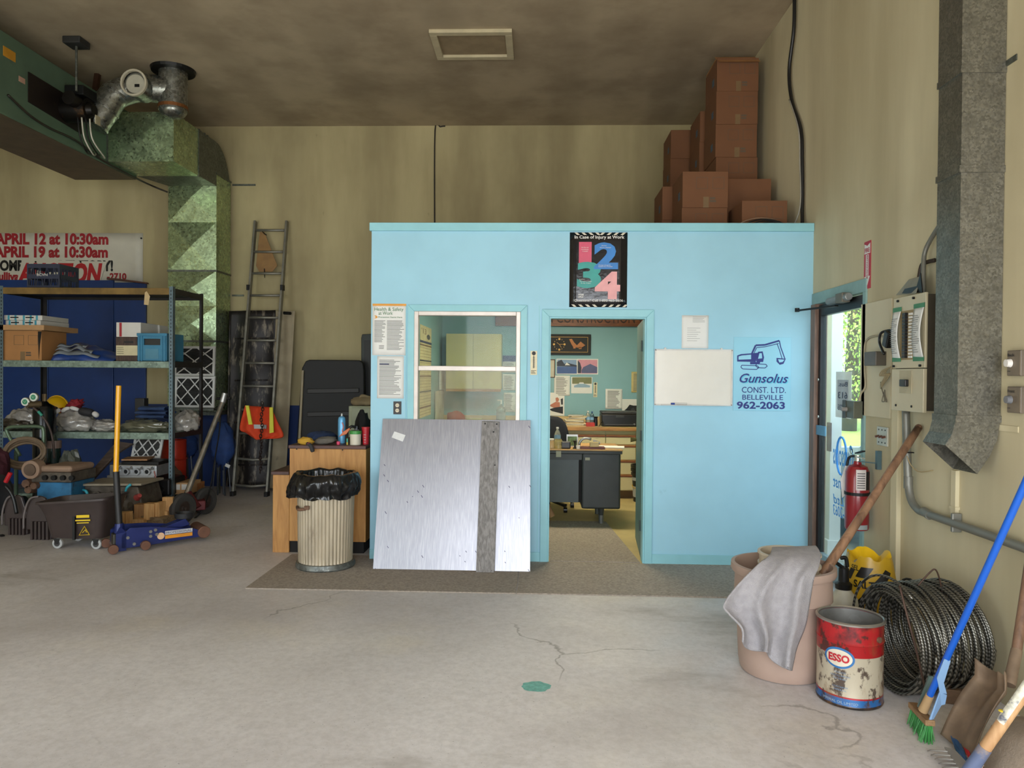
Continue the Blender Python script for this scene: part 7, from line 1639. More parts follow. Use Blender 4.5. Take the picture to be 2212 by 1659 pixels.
# cardboard tube + stacked pails
tag(MB().cyl(G(1193, 1122) + V((0, 0, 0.03)), G(1193, 1122) + V((-0.3, 0.05, 0.6)), 0.035, n=16).build('cardboard_tube', CARD_L, smooth='auto'), 'brown cardboard tube leaning inside the doorway at the left', 'tube')
pb = G(1378, 1088); pcx = P(1390, 1080, pb.y + 0.14).x
for k in range(3):
    z0 = 0.007 + (0 if k == 0 else 0.36 + 0.045 * (k - 1)); 
    t = thing('plastic_pail', ('white-labelled black pail at the bottom of the nested stack', 'black pail nested second in the stack behind the door leaf', 'black pail topmost in the nested stack behind the door leaf')[k], 'pail', (pcx, pb.y + 0.14, z0), 'nested pails in the office')
    hh = 0.355 if k == 0 else 0.044
    r0, r1 = (0.125, 0.143) if k == 0 else (0.146, 0.148)
    MB().lathe([(0, 0.0), (r0, 0.0), (r1, hh - 0.03), (r1 + 0.012, hh - 0.03), (r1 + 0.012, hh), (r1, hh), (r1 - 0.005, hh - 0.03), (0, hh - 0.035)], (pcx, pb.y + 0.14, z0), 28).build('pail_body', BLACKP, t, smooth='auto')
    if k == 0:
        MB().lathe([(0.130, 0.06), (0.136, 0.19)], (pcx, pb.y + 0.14, z0), 28).build('label_band', M('grey_white_label', (176, 178, 176), 0.5), t)
        MB().lathe([(0.1405, 0.26), (0.1425, 0.3)], (pcx, pb.y + 0.14, z0), 28).build('label_band', M('grey_white_label', (176, 178, 176)), t)
        MB().tube([(pcx + 0.14 * math.cos(a), pb.y + 0.14 + 0.14 * math.sin(a), z0 + 0.2 + 0.03 * math.sin(3 * a)) for a in [PI + 0.15 * i for i in range(14)]], 0.005, 6).build('yellow_swirl', M('yellow_swirl', (206, 160, 40), 0.5), t)
# ================================================================ BOXES ON THE OFFICE ROOF
mb = MB(); mb.box(XO, XW, YO + 0.11, YB, 2.72, 2.735); struct(mb.build('ceiling_office_deck', M('dusty_roof_board', (120, 108, 88), 0.8)))
RZ = 2.7352
BH, BW, BD = 0.325, 0.41, 0.5
CR = M('shaded_carton', (114, 75, 47), 0.8, var=0.06, sc=3)  # the dim corner's shade is put into this darker carton colour
def stack(px_r, Y, levels, lab, wide=BW, first=0):
    x1 = min(P(px_r, 400, Y).x, XW - 0.012); x0 = x1 - wide
    for k in range(first, levels):
        dx = 0.004 * ((k * 7) % 3 - 1)
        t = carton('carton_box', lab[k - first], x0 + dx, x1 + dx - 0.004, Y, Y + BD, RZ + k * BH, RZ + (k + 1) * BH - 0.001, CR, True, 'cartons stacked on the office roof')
        FLs = Fr((x0 + dx, 0, 0), (0, -1, 0), (0, 0, 1), (-1, 0, 0))
        MB().fbox(FLs, -(Y + 0.2), -(Y + 0.12), RZ + k * BH + 0.1, RZ + k * BH + 0.17, 0, 0.0012).build('blue_stamp', M('blue_grey_stamp', (70, 92, 110), 0.7), t)
    return x0, x1
ordn = ['lowest', 'second', 'third', 'fourth', 'fifth', 'sixth and topmost']
s0, s1 = stack(1636, 7.4, 6, ['carton in the tallest front column on the office roof, %s from below' % o for o in ordn])
# open flaps on the top box
ft = RZ + 6 * BH
t = thing('box_flap', 'open cardboard flap lying over the tallest carton column', 'cardboard', ((s0 + s1) / 2, 7.5, ft))
MB().prism([(s0 + 0.01, 7.35, ft - 0.06), (s1 + 0.006, 7.35, ft - 0.06), (s1 - 0.02, 7.46, ft + 0.03), (s0 - 0.01, 7.46, ft + 0.03)], (0, 0.01, 0.006)).build('flap', CARD, t)
MB().box(s0, s1 - 0.01, 7.46, 7.86, ft + 0.001, ft + 0.008).build('inner_flap', CARD, t)
stack(1640, 7.95, 5, ['carton of the column behind the tallest one, %s from below' % o for o in ordn[:5]], wide=0.52)
stack(1628, 8.55, 5, ['carton of the rearmost column on the roof, %s from below' % o for o in ordn[:5]], wide=0.72)
stack(1574, 6.72, 2, ['lower carton of the front pair at the left of the pile', 'upper carton of the front pair at the left of the pile'])
stack(1512, 7.25, 2, ['lower carton set back at the far left of the pile', 'upper carton set back at the far left of the pile'], wide=0.36)
x1 = P(1666, 400, 6.95).x
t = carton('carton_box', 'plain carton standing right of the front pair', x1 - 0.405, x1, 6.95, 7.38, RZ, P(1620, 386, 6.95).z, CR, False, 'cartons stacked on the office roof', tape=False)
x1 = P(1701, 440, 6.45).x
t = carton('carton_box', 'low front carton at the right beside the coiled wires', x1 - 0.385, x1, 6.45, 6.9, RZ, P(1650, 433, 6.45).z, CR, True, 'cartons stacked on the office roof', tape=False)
# black cable bundle in the corner, down to a coil on the roof
cable = thing('black_cable', 'thick black cable running down the right wall to the office roof', 'cable', (2.15, 6.3, 2.74))
cp = [RX(1716, -30, XW - 0.03), RX(1715, 60, XW - 0.03), RX(1705, 150, XW - 0.03), RX(1710, 215, XW - 0.03), RX(1730, 280, XW - 0.03), RX(1733, 350, XW - 0.03), RX(1733, 450, XW - 0.03)]
MB().tube(spline(cp + [V((2.16, cp[-1].y - 0.05, 2.78)), V((2.05, 6.3, 2.76))], 6), 0.016, 8).build('main_cable', BLACKP, cable, smooth=True)
MB().tube(spline([p + V((-0.02, 0, 0)) for p in cp[3:]] + [V((2.12, 6.4, 2.77))], 6), 0.006, 6).build('white_wire', M('grey_white_wire', (150, 146, 134), 0.5), cable, smooth=True)
for k in range(5):
    c = P(1690 - 6 * k, 476, 6.28); rr = 0.12 + 0.015 * k
    MB().tube([V((c.x - 0.05 + rr * math.cos(a) * 1.3, 6.3 + 0.02 * k, 2.745 + rr * 0.75 * max(math.sin(a), 0) + 0.004 * k)) for a in [PI * i / 16 for i in range(17)]], 0.006, 6).build('wire_loop', [BLACKP, M('pale_brown_wire', (140, 110, 86), 0.5)][k == 4], cable, smooth=True)
# ================================================================ RIGHT WALL FIXTURES
FR = rightw(XW)
# exit door: frame, dark door, glass
BRJ = wood('brown_jamb', (132, 104, 88), (104, 80, 66), 0.5, 'z', 4, 0.1); DKF = M('black_door_metal', (26, 26, 27), 0.4, 0.4)
ex = thing('door_2', None, None, (XW, (DY0 + DY1) / 2, 0)); ex['kind'] = 'structure'
TF = M('pale_teal_frame', (134, 166, 162), 0.5, dirt=0.1)
MB().box(XW - 0.012, XW + 0.08, DY0 - 0.03, DY1 - 0.0, DZ - 0.09, DZ).build('frame_head', TF, ex, bevel=0.003)
MB().box(XW - 0.012, XW + 0.08, DY0 - 0.03, DY0 + 0.02, 0, DZ - 0.09).build('frame_jamb', TF, ex, bevel=0.003)
yj = RX(1763, 900, XW).y
MB().box(XW - 0.02, XW + 0.08, yj, DY1, 0, DZ - 0.09).build('frame_post', BRJ, ex, bevel=0.003)
yst = RX(1776, 900, XW + 0.03).y
MB().box(XW + 0.01, XW + 0.055, yst, yj, 0.0, DZ - 0.1).build('lock_stile', DKF, ex, bevel=0.003)
zhd = RX(1800, 678, XW + 0.03).z
MB().box(XW + 0.01, XW + 0.055, DY0 + 0.02, yst, zhd, DZ - 0.1).build('top_rail', DKF, ex, bevel=0.003)
MB().box(XW + 0.01, XW + 0.055, DY0 + 0.02, DY0 + 0.06, 0.0, zhd).build('hinge_stile', M('pale_grey_stile', (150, 166, 170), 0.4, 0.4), ex, bevel=0.003)
MB().box(XW + 0.01, XW + 0.055, DY0 + 0.06, yst, 0.0, 0.16).build('bottom_rail', M('pale_grey_stile', (150, 166, 170)), ex, bevel=0.003)
MB().box(XW + 0.03, XW + 0.036, DY0 + 0.06, yst, 0.16, zhd).build('glass_pane', glass('exit_door_glass', (240, 248, 248), 0.03, (220, 230, 230), 0.03), ex)
MB().box(XW - 0.0, XW + 0.01, yst - 0.14, yst + 0.06, RX(1780, 942, XW).z, RX(1780, 921, XW).z).build('blue_tape', M('blue_masking_tape', (92, 140, 168), 0.5), ex)
for py in (820, 900): 
    q = RX(1768, py, XW + 0.005); MB().cyl(q, q + V((-0.006, 0, 0)), 0.012, n=12).build('lock_cylinder', M('chrome_rim', (190, 190, 180)), ex)
# closer
cl = thing('door_closer', 'grey hydraulic closer with a long arm on the exit door head', 'door closer', (XW - 0.04, 5.5, RX(1815, 650, XW).z))
q0, q1 = RX(1790, 652, XW - 0.03), RX(1834, 640, XW - 0.03)
MB().cyl(q0, q1, 0.028, n=14).build('cylinder', M('grey_closer', (140, 140, 136), 0.4, 0.4), cl, bevel=0.006)
MB().obox(q0.lerp(q1, 0.7), (0.06, 0.12, 0.07)).build('valve_block', M('grey_brown_block', (110, 104, 92), 0.5, 0.3), cl, bevel=0.005)
e = P(1722, 671, YO - 0.13); MB().bar(q0.lerp(q1, 0.55) + V((-0.02, 0, -0.05)), e, 0.03, 0.012).build('arm', BLACKM, cl)
MB().cyl(e + V((0, 0, -0.01)), e + V((0, 0, 0.02)), 0.018, n=10).build('arm_joint', BLACKM, cl)
# sign taped outside the glass + blue window writing
FG = Fr((XW + 0.027, 0, 0), (0, -1, 0), (0, 0, 1), (-1, 0, 0))
a0, b1 = fpx(FG, 1806, 803); a1, b0 = fpx(FG, 1838, 905)
t = thing('glass_notice', 'white notice taped on the exit door glass, seen from behind', 'notice', FG.pt((a0 + a1) / 2, b0))
MB().fbox(FG, a0, a1, b0, b1, -0.002, 0.0).build('backing', M('translucent_white_sheet', (228, 232, 226), 0.6, alpha=0.75), t)
MB().fbox(FG, a0 + 0.03, a1 - 0.05, b0 + 0.06, b1 - 0.06, 0.0, 0.001).build('grey_card', M('grey_notice_card', (176, 180, 182), 0.6), t)
NVI = M('ink_navy', (48, 56, 84), 0.6)
for s, z, hh in (('Bus.', 0.68, 0.035), ('613', 0.42, 0.05), ('967-2215', 0.16, 0.045)): text('lettering', s, FG, a0 + 0.05, b0 + (b1 - b0) * z, hh, NVI, t, c=0.002, mirror=True, width=(a1 - a0) * 0.6)
gw = thing('window_writing', 'blue hand-painted lettering low on the exit door glass', 'lettering', FG.pt(-5.5, 0.6))
BLW = M('blue_window_paint', (70, 150, 224), 0.5)
for s, y, w_, hh in (('Gunsolus', 1000, 0.36, 0.17), ('Const', 1050, 0.3, 0.09), ('Ltd', 1085, 0.2, 0.07), ('962-2063', 1110, 0.34, 0.08)):
    a, b = fpx(FG, 1800, y); text('lettering', s, FG, a, b, hh, BLW, gw, c=0.001, mirror=True, width=w_, bold=0.012, shear=0.2)
MB().tube([FG.pt(fpx(FG, 1818, 985)[0] + 0.09 * math.cos(a), fpx(FG, 1818, 985)[1] + 0.14 * math.sin(a), 0.002) for a in [2 * PI * i / 18 for i in range(18)]], 0.008, 5, closed=True).build('painted_ring', BLW, gw)
# fire arrow sign
a0, b1 = fpx(FR, 1868, 524); a1, b0 = fpx(FR, 1881, 622)
t = thing('fire_sign', 'tall red fire extinguisher arrow sign on the right wall', 'sign', FR.pt((a0 + a1) / 2, b0))
RS = M('fire_sign_red', (176, 30, 52), 0.45, var=0.03)
MB().fbox(FR, a0, a1, b0, b1, 0, 0.003).build('panel', RS, t)
w, h = a1 - a0, b1 - b0
m_ = (a0 + a1) / 2
MB().prism([FR.pt(m_ + w * x, b0 + h * y, 0.0035) for x, y in ((-0.2, 0.72), (0.2, 0.72), (0.2, 0.26), (0.42, 0.26), (0, 0.05), (-0.42, 0.26), (-0.2, 0.26))], (-0.0008, 0, 0)).build('white_arrow', WL, t)
MB().prism([FR.pt(m_ + w * x, b0 + h * y, 0.0035) for x, y in ((-0.42, 0.74), (0.42, 0.74), (0.42, 0.95), (0.0, 0.90), (-0.42, 0.95))], (-0.0008, 0, 0)).build('white_block', WL, t)
text('lettering', 'FIRE', FR, m_ - w * 0.36, b0 + h * 0.77, h * 0.09, RS, t, width=w * 0.72, c=0.0042, bold=0.03)
FRv = Fr(FR.pt(m_ - w * 0.07, b0 + h * 0.7), (0, 0, -1), (0, -1, 0), (-1, 0, 0))
text('lettering', 'EXTINGUISHER', FRv, 0, 0, w * 0.22, RS, t, width=h * 0.5, c=0.0042, bold=0.02)
# fire extinguisher
ec = RX(1851, 1100, XW - 0.1); er = 0.075; zb, zt = RX(1851, 1143, XW - 0.1).z, RX(1851, 1002, XW - 0.1).z
t = thing('fire_extinguisher', 'red fire extinguisher hung on the wall beside the exit door', 'fire extinguisher', (ec.x, ec.y, zb))
ERD = M('extinguisher_red', (134, 24, 34), 0.3, var=0.04, coat=0.4)
MB().lathe([(0, 0), (er * 0.93, 0), (er, 0.012), (er, zt - zb - 0.05), (er * 0.8, zt - zb - 0.015), (er * 0.35, zt - zb), (er * 0.3, zt - zb + 0.02), (0, zt - zb + 0.02)], (ec.x, ec.y, zb), 28).build('tank', ERD, t, smooth='auto')
MB().lathe([(er + 0.001, 0), (er + 0.004, 0), (er + 0.004, 0.02), (er + 0.001, 0.02)], (ec.x, ec.y, zb + (zt - zb) * 0.53), 28).build('strap', BLACKM, t)
dv = (V((0, 0, 0)) - V((ec.x, ec.y, 0))).normalized()
def on_cyl(a0, a1, z0, z1, rr):
    base = math.atan2(dv.y, dv.x); m = MB(); n = 8
    m.grid(lambda u, v: V((ec.x + rr * math.cos(base + a0 + (a1 - a0) * u), ec.y + rr * math.sin(base + a0 + (a1 - a0) * u), z0 + (z1 - z0) * v)), n, 2); return m
H_ = zt - zb
on_cyl(-0.1, 0.75, zb + H_ * 0.62, zb + H_ * 0.93, er + 0.0015).build('label', M('extinguisher_label', (208, 200, 196), 0.5), t)
on_cyl(0.75, 1.2, zb + H_ * 0.62, zb + H_ * 0.9, er + 0.0015).build('label', BLK, t)
for k in range(7): on_cyl(0.0, 0.65, zb + H_ * (0.65 + 0.036 * k), zb + H_ * (0.662 + 0.036 * k), er + 0.0025).build('label_line', DINK, t)
on_cyl(-0.2, 1.0, zb + H_ * 0.02, zb + H_ * 0.09, er + 0.0015).build('lower_label', M('grey_label', (150, 160, 160)), t)
tp = V((ec.x, ec.y, zt + 0.02))
MB().cyl(tp, tp + V((0, 0, 0.04)), 0.018, n=12).build('valve', M('chrome_rim', (190, 190, 180)), t)
MB().bar(tp + V((0, 0.02, 0.05)), tp + V((0, -0.09, 0.075)), 0.022, 0.008).build('lever', BLACKM, t); MB().bar(tp + V((0, 0.02, 0.03)), tp + V((0, -0.09, 0.025)), 0.022, 0.008).build('carry_handle', M('chrome_rim', (190, 190, 180)), t)
MB().tube(spline([tp + V((0, 0.02, 0.03)), tp + V((-0.02, 0.09, 0.01)), tp + V((-0.03, 0.1, -0.1)), tp + V((-0.03, 0.085, -0.3))], 6), 0.009, 8).build('hose', M('black_rubber', (34, 35, 38)), t, smooth=True)
MB().tube([tp + V((-0.02 + 0.02 * math.cos(a), 0.05 + 0.03 * math.cos(a), 0.06 + 0.015 * math.sin(a))) for a in [2 * PI * i / 12 for i in range(12)]], 0.002, 4, closed=True).build('pull_pin_ring', BLACKM, t)
MB().box(XW - 0.03, XW - 0.002, ec.y - 0.13, ec.y - 0.1, tp.z - 0.04, tp.z + 0.08).build('bracket', M('blue_grey_bracket', (90, 116, 124), 0.4, 0.4), t)
MB().bar((XW - 0.03, ec.y - 0.115, tp.z + 0.0), (ec.x, ec.y - 0.02, tp.z + 0.0), 0.015, 0.006).build('bracket_arm', M('blue_grey_bracket', (90, 116, 124)), t)
MB().prism([V((ec.x - 0.05, ec.y + 0.075, zt - 0.02)), V((ec.x - 0.075, ec.y + 0.085, zt - 0.12)), V((ec.x - 0.06, ec.y + 0.09, zt - 0.24)), V((ec.x - 0.02, ec.y + 0.08, zt - 0.2)), V((ec.x - 0.01, ec.y + 0.08, zt - 0.03))], (0, 0.002, 0)).build('inspection_tag', PAPER, t)
# backboard + wall batten
bdm = dingy('backboard_paint', (208, 200, 172), (170, 158, 128), 'y', 0.5)
a0, b1 = fpx(FR, 1864, 658); a1, _ = fpx(FR, 1929, 700); b0 = RX(1929, 905, XW).z
tag(MB().fbox(FR, a0, a1, b0, b1, 0.0, 0.012).build('wall_backboard', bdm, bevel=0.002), 'beige painted plywood backboard left of the breaker panel', 'board')
a0, _ = fpx(FR, 1936, 900); a1, _ = fpx(FR, 1950, 900)
mb = MB(); mb.fbox(FR, a0, a1, 0.0, RX(1940, 885, XW).z, 0, 0.03); struct(mb.build('trim_7', MAT_WALLR, bevel=0.004))
# breaker panel
XP = 2.09
FP = rightw(XP)
PN = M('cream_panel_enamel', (196, 186, 156), 0.4, 0.1, var=0.03, dirt=0.06)
pa0, pa1 = fpx(FP, 1929, 760)[0], fpx(FP, 1998, 760)[0]
pz1 = fpx(FP, 1965, 638)[1]; pzm = fpx(FP, 1965, 796)[1]; pz0 = fpx(FP, 1965, 889)[1]
t = thing('breaker_panel', 'cream electrical breaker panel with taped paper schedules', 'panel', FR.pt((pa0 + pa1) / 2, pz0))
MB().fbox(FP, pa0 + 0.01, pa1 - 0.004, pz0 + 0.01, pz1 - 0.01, -(XW - XP) + 0.001, -0.014).build('enclosure', M('dark_grey_enclosure', (74, 68, 58), 0.5, 0.3), t)
MB().fbox(FP, pa0, pa1, pzm + 0.002, pz1, -0.014, 0.0).build('upper_cover', PN, t, bevel=0.003)
MB().fbox(FP, pa0, pa1, pz0, pzm - 0.002, -0.014, 0.006).build('lower_cover', PN, t, bevel=0.003)
ba0, ba1, bb0, bb1 = pa0 + 0.09, pa0 + 0.25, fpx(FP, 1965, 777)[1], fpx(FP, 1965, 670)[1]
MB().fbox(FP, ba0, ba1, bb0, bb1, 0.0, 0.002).build('breaker_recess', M('ochre_recess', (150, 130, 88), 0.6), t)
for k in range(14):
    z = bb0 + 0.01 + (bb1 - bb0 - 0.02) * k / 14
    MB().fbox(FP, ba0 + 0.05, ba0 + 0.085, z, z + (bb1 - bb0 - 0.02) / 14 - 0.003, 0.002, 0.018).build('breaker', BLACKP, t)
    MB().fbox(FP, ba0 + 0.1, ba0 + 0.14, z, z + 0.012, 0.002, 0.006).build('breaker_label', PAPER, t)
GT_ = M('green_masking_tape', (70, 130, 96), 0.6)
for (qa, qb, zt_, zb_) in ((pa0 + 0.005, pa0 + 0.1, fpx(FP, 1940, 672)[1], fpx(FP, 1940, 776)[1]), (pa1 - 0.115, pa1 - 0.005, fpx(FP, 1988, 663)[1], fpx(FP, 1988, 774)[1])):
    MB().grid(lambda u, v: FP.pt(qa + (qb - qa) * u, zb_ + (zt_ - zb_) * v, 0.004 + 0.022 * math.sin(PI * v) * (0.5 + 0.5 * u)), 6, 10).build('paper_schedule', PAPER, t, smooth=True, solid=0.001)
    m = MB(); 
    for k in range(18):
        v_ = 0.12 + 0.75 * k / 18; z = zb_ + (zt_ - zb_) * v_; c_ = 0.0065 + 0.022 * math.sin(PI * v_) * 0.9; m.fbox(FP, qa + 0.01, qa + (qb - qa) * random.uniform(0.5, 0.9), z, z + 0.003, c_, c_ + 0.0008)
    tag(m.build('handwriting', INK, t), kind='stuff')
    for z in (zt_ - 0.005, zb_ - 0.015): MB().fbox(FP, qa - 0.002, qb + 0.004, z, z + 0.025, 0.004, 0.006).build('green_tape', GT_, t)
la0, la1 = pa0 + 0.1, pa0 + 0.24
lz0, lz1 = pz0 + (pzm - pz0) * 0.42, pz0 + (pzm - pz0) * 0.95
MB().fbox(FP, la0, la1, lz0, lz1, 0.006, 0.009).build('switch_recess', M('cream_recess', (176, 166, 136), 0.5), t, bevel=0.002)
MB().fbox(FP, la0 + 0.04, la1 - 0.03, lz1 - 0.09, lz1 - 0.05, 0.009, 0.03).build('main_switch', BLACKP, t, bevel=0.004)
for a_, z in ((0.06, pz1 - 0.02), (0.24, pz1 - 0.02), (0.06, pz0 + 0.03), (0.24, pz0 + 0.03), (0.32, pzm + 0.015), (0.02, pzm + 0.015)): MB().cyl(FP.pt(pa0 + a_, z, 0), FP.pt(pa0 + a_, z, 0.01), 0.007, n=10).build('screw', BLACKM, t)
# flap above panel and conduit
t = thing('cable_hood', 'folded metal flap with black tape above the breaker panel', 'hood', RX(1960, 625, XW))
MB().prism([RX(1935, 638, XW - 0.06), RX(1962, 605, XW - 0.05), RX(1988, 598, XW - 0.08), RX(1978, 634, XW - 0.12)], (0.004, 0, 0.004)).build('flap', M('grey_beige_sheet', (150, 144, 126), 0.5, 0.2), t)
MB().prism([RX(1950, 634, XW - 0.1), RX(1956, 624, XW - 0.1), RX(1982, 618, XW - 0.1), RX(1990, 590, XW - 0.1), RX(1994, 632, XW - 0.1)], (-0.005, 0, 0)).build('black_tape', BLACKP, t)
MB().tube(spline([RX(1984, 610, XW - 0.06), RX(1990, 575, XW - 0.05), RX(2000, 567, XW - 0.04), RX(2020, 562, XW - 0.03)], 4), 0.012, 6).build('wire_bundle', M('dark_brown_wires', (56, 46, 38), 0.6), t, smooth=True)
CON = M('grey_conduit', (128, 128, 120), 0.45, 0.4, var=0.05)
t = thing('conduit_pipe', 'grey conduit rising from the breaker panel behind the duct', 'conduit', RX(1994, 632, XW - 0.06))
MB().tube(spline([RX(1995, 636, XW - 0.07), RX(1995, 580, XW - 0.06), RX(1998, 545, XW - 0.05), RX(2012, 515, XW - 0.04), RX(2040, 470, XW - 0.04)], 6), 0.0125, 10).build('pipe', CON, t, smooth=True)
# lower conduit
t = thing('conduit_pipe', 'thick grey conduit bending from the panel along the lower right wall', 'conduit', RX(1965, 1000, XW - 0.05))
XC = XW - 0.045
cps = [RX(1957, 886, XC), RX(1959, 960, XC), RX(1962, 1040, XC), RX(1968, 1078, XC), RX(1982, 1100, XC), RX(2000, 1109, XC), RX(2060, 1130, XC), RX(2140, 1158, XC), RX(2230, 1190, XC), RX(2330, 1226, XC)]
MB().tube(spline(cps, 5), 0.022, 12).build('pipe', CON, t, smooth=True)
for px, py in ((1962, 1042), (2002, 1109)): 
    q = RX(px, py, XC); d = V((0, 0, 1)) if px < 1970 else V((0, -1, -0.16)).normalized(); MB().cyl(q - d * 0.035, q + d * 0.035, 0.0255, n=14).build('coupling', CON, t, smooth='auto')
for px, py in ((2059, 1129),): q = RX(px, py, XC); MB().obox(q + V((0.015, 0, 0)), (0.05, 0.02, 0.1)).build('clamp', CON, t, bevel=0.005)
q = RX(1961, 977, XC); MB().obox(q, (0.05, 0.05, 0.006)).build('cable_tie', BLACKM, t)
MB().tube(spline([RX(1959, 985, XC - 0.02), RX(1968, 1005, XC), RX(1985, 1019, XC + 0.02), RX(2015, 1016, XW - 0.01)], 5), 0.003, 5).build('loose_wire', M('tan_wire', (170, 150, 110), 0.6), t, smooth=True)
# thin vertical raceway under the duct
t = thing('wire_raceway', 'thin beige raceway running down below the duct mouth', 'raceway', RX(2067, 1120, XW))
a0, b1 = fpx(FR, 2063, 1015); a1, b0 = fpx(FR, 2071, 1122); MB().fbox(FR, a0, a1, b0, b1, 0, 0.02).build('channel', MAT_WALLR, t); MB().fbox(FR, a0 - 0.008, a1 + 0.008, b0 + 0.05, b0 + 0.065, 0, 0.024).build('clip', MAT_WALLR, t)
# switch box with knob, plate with 3 toggles, transformer, wires
t = thing('switch_box', 'small olive-grey switch box with a round knob beside the glass door', 'switch', RX(1856, 900, XW))
a0, a1 = fpx(FR, 1845, 880)[0], fpx(FR, 1868, 880)[0]; b1, b0 = fpx(FR, 1856, 866)[1], fpx(FR, 1856, 903)[1]
MB().fbox(FR, a0, a1, b0, b1, 0.012, 0.075).build('box', M('olive_grey_enamel', (92, 94, 80), 0.45, 0.2, dirt=0.06), t, bevel=0.003)
MB().cyl(FR.pt((a0 + a1) / 2 - 0.03, (b0 + b1) / 2, 0.075), FR.pt((a0 + a1) / 2 - 0.03, (b0 + b1) / 2, 0.11), 0.017, 0.013, 14).build('knob', M('grey_knob', (150, 146, 140), 0.4, 0.3), t)
MB().fbox(FR, a0 - 0.006, a0 + 0.05, b0 - 0.004, b1 + 0.004, 0.075, 0.08).build('face_plate', M('dark_grey_plate', (66, 68, 62), 0.5), t)
t = thing('switch_plate', 'steel plate with three toggle switches below the panel', 'switch', RX(1910, 960, XW))
a0, a1 = fpx(FR, 1898, 940)[0], fpx(FR, 1921, 940)[0]; b1, b0 = fpx(FR, 1910, 922)[1], fpx(FR, 1910, 963)[1]
MB().fbox(FR, a0, a1, b0, b1, 0.0, 0.012).build('plate', M('pale_steel_plate', (190, 186, 170), 0.4, 0.3), t, bevel=0.002)
for f in (0.2, 0.5, 0.8):
    a = a0 + (a1 - a0) * f; MB().bar(FR.pt(a, (b0 + b1) / 2, 0.012), FR.pt(a, (b0 + b1) / 2 - 0.006, 0.035), 0.012, 0.012).build('toggle', M('brown_toggle', (92, 54, 40), 0.4), t)
    for z in (b0 + 0.02, b1 - 0.02): MB().cyl(FR.pt(a, z, 0.012), FR.pt(a, z, 0.014), 0.005, n=8).build('screw', DINK, t)
t = thing('transformer_box', 'dark grey plug-in transformer on the backboard with loose wires', 'transformer', RX(1906, 795, XW))
a0, a1 = fpx(FR, 1893, 780)[0], fpx(FR, 1919, 780)[0]; b1, b0 = fpx(FR, 1906, 760)[1], fpx(FR, 1906, 790)[1]
MB().fbox(FR, a0, a1, b0, b1, 0.012, 0.08).build('box', M('dark_olive_grey_box', (84, 78, 68), 0.45), t, bevel=0.004)
MB().tube(spline([RX(1910, 765, XW - 0.09), RX(1900, 740, XW - 0.08), RX(1903, 720, XW - 0.08), RX(1918, 714, XW - 0.06), RX(1930, 714, XW - 0.05)], 5), 0.008, 7).build('black_lead', BLACKP, t, smooth=True)
MB().obox(RX(1920, 733, XW - 0.06), (0.05, 0.06, 0.1), rotm(x=0.4)).build('plug', BLACKP, t, bevel=0.008)
for k in range(4): MB().tube(spline([RX(1925, 792, XW - 0.05), RX(1906 + 3 * k, 800, XW - 0.05), RX(1900 + 4 * k, 812, XW - 0.04), RX(1914 + 3 * k, 808, XW - 0.05), RX(1902, 830 + 3 * k, XW - 0.03)], 5), 0.0035, 5).build('loose_wire', M('tan_wire', (170, 150, 110)), t, smooth=True)
for k in range(2): MB().tube(spline([RX(1902, 825, XW - 0.02), RX(1906, 845, XW - 0.02), RX(1911 + 4 * k, 865, XW - 0.02), RX(1905 + 8 * k, 866, XW - 0.02), RX(1911, 842, XW - 0.02)], 5), 0.0025, 5).build('wire_knot', M('grey_wire', (110, 102, 88), 0.6), t, smooth=True)
tag(MB().tube(spline([RX(1912, 727, XW - 0.02), RX(1890, 726, XW - 0.02), RX(1874, 733, XW - 0.02), RX(1868, 750, XW - 0.02), RX(1868, 800, XW - 0.02), RX(1869, 835, XW - 0.02), RX(1860, 850, XW - 0.03), RX(1856, 866, XW - 0.04)], 6), 0.007, 6).build('wall_wire', M('grey_beige_cable', (160, 150, 124), 0.6), smooth=True), 'grey-beige cable looping from the panel to the switch box', 'cable')
# thermostats
for lab, y0, y1, wd, kc in (('upper wall thermostat marked Back with a white dial', 757, 812, 'Back', (226, 222, 216)), ('lower wall thermostat marked Front with a grey dial', 835, 892, 'Front', (110, 112, 116))):
    t = thing('thermostat', lab, 'thermostat', RX(2200, y1, XW), 'thermostats at the right edge')
    a0, a1 = fpx(FR, 2190, y0)[0], fpx(FR, 2220, y0)[0]; b1, b0 = fpx(FR, 2200, y0)[1], fpx(FR, 2200, y1)[1]
    MB().fbox(FR, a0, a1, b0, b1, 0, 0.03).build('case', M('brown_grey_case', (104, 94, 82), 0.45), t, bevel=0.003)
    MB().fbox(FR, a0 + 0.008, a1, b0 + 0.004, b1 - 0.004, 0.03, 0.034).build('face', M('bronze_face', (118, 106, 90), 0.4, 0.3), t)
    zc = (b0 + b1) / 2; ac = a0 + 0.03; MB().cyl(FR.pt(ac, zc, 0.034), FR.pt(ac, zc, 0.055), 0.02, 0.017, 18).build('dial', M('dial_' + wd.lower(), kc, 0.4), t, smooth='auto')
    text('lettering', wd, FR, a0 + 0.012, b1 - 0.028, 0.014, BLK, t, width=0.05, c=0.035, bold=0.02)
    MB().fbox(FR, a0 + 0.012, a0 + 0.03, b0 + 0.02, b0 + 0.023, 0.034, 0.0355).build('mark', BLK, t)
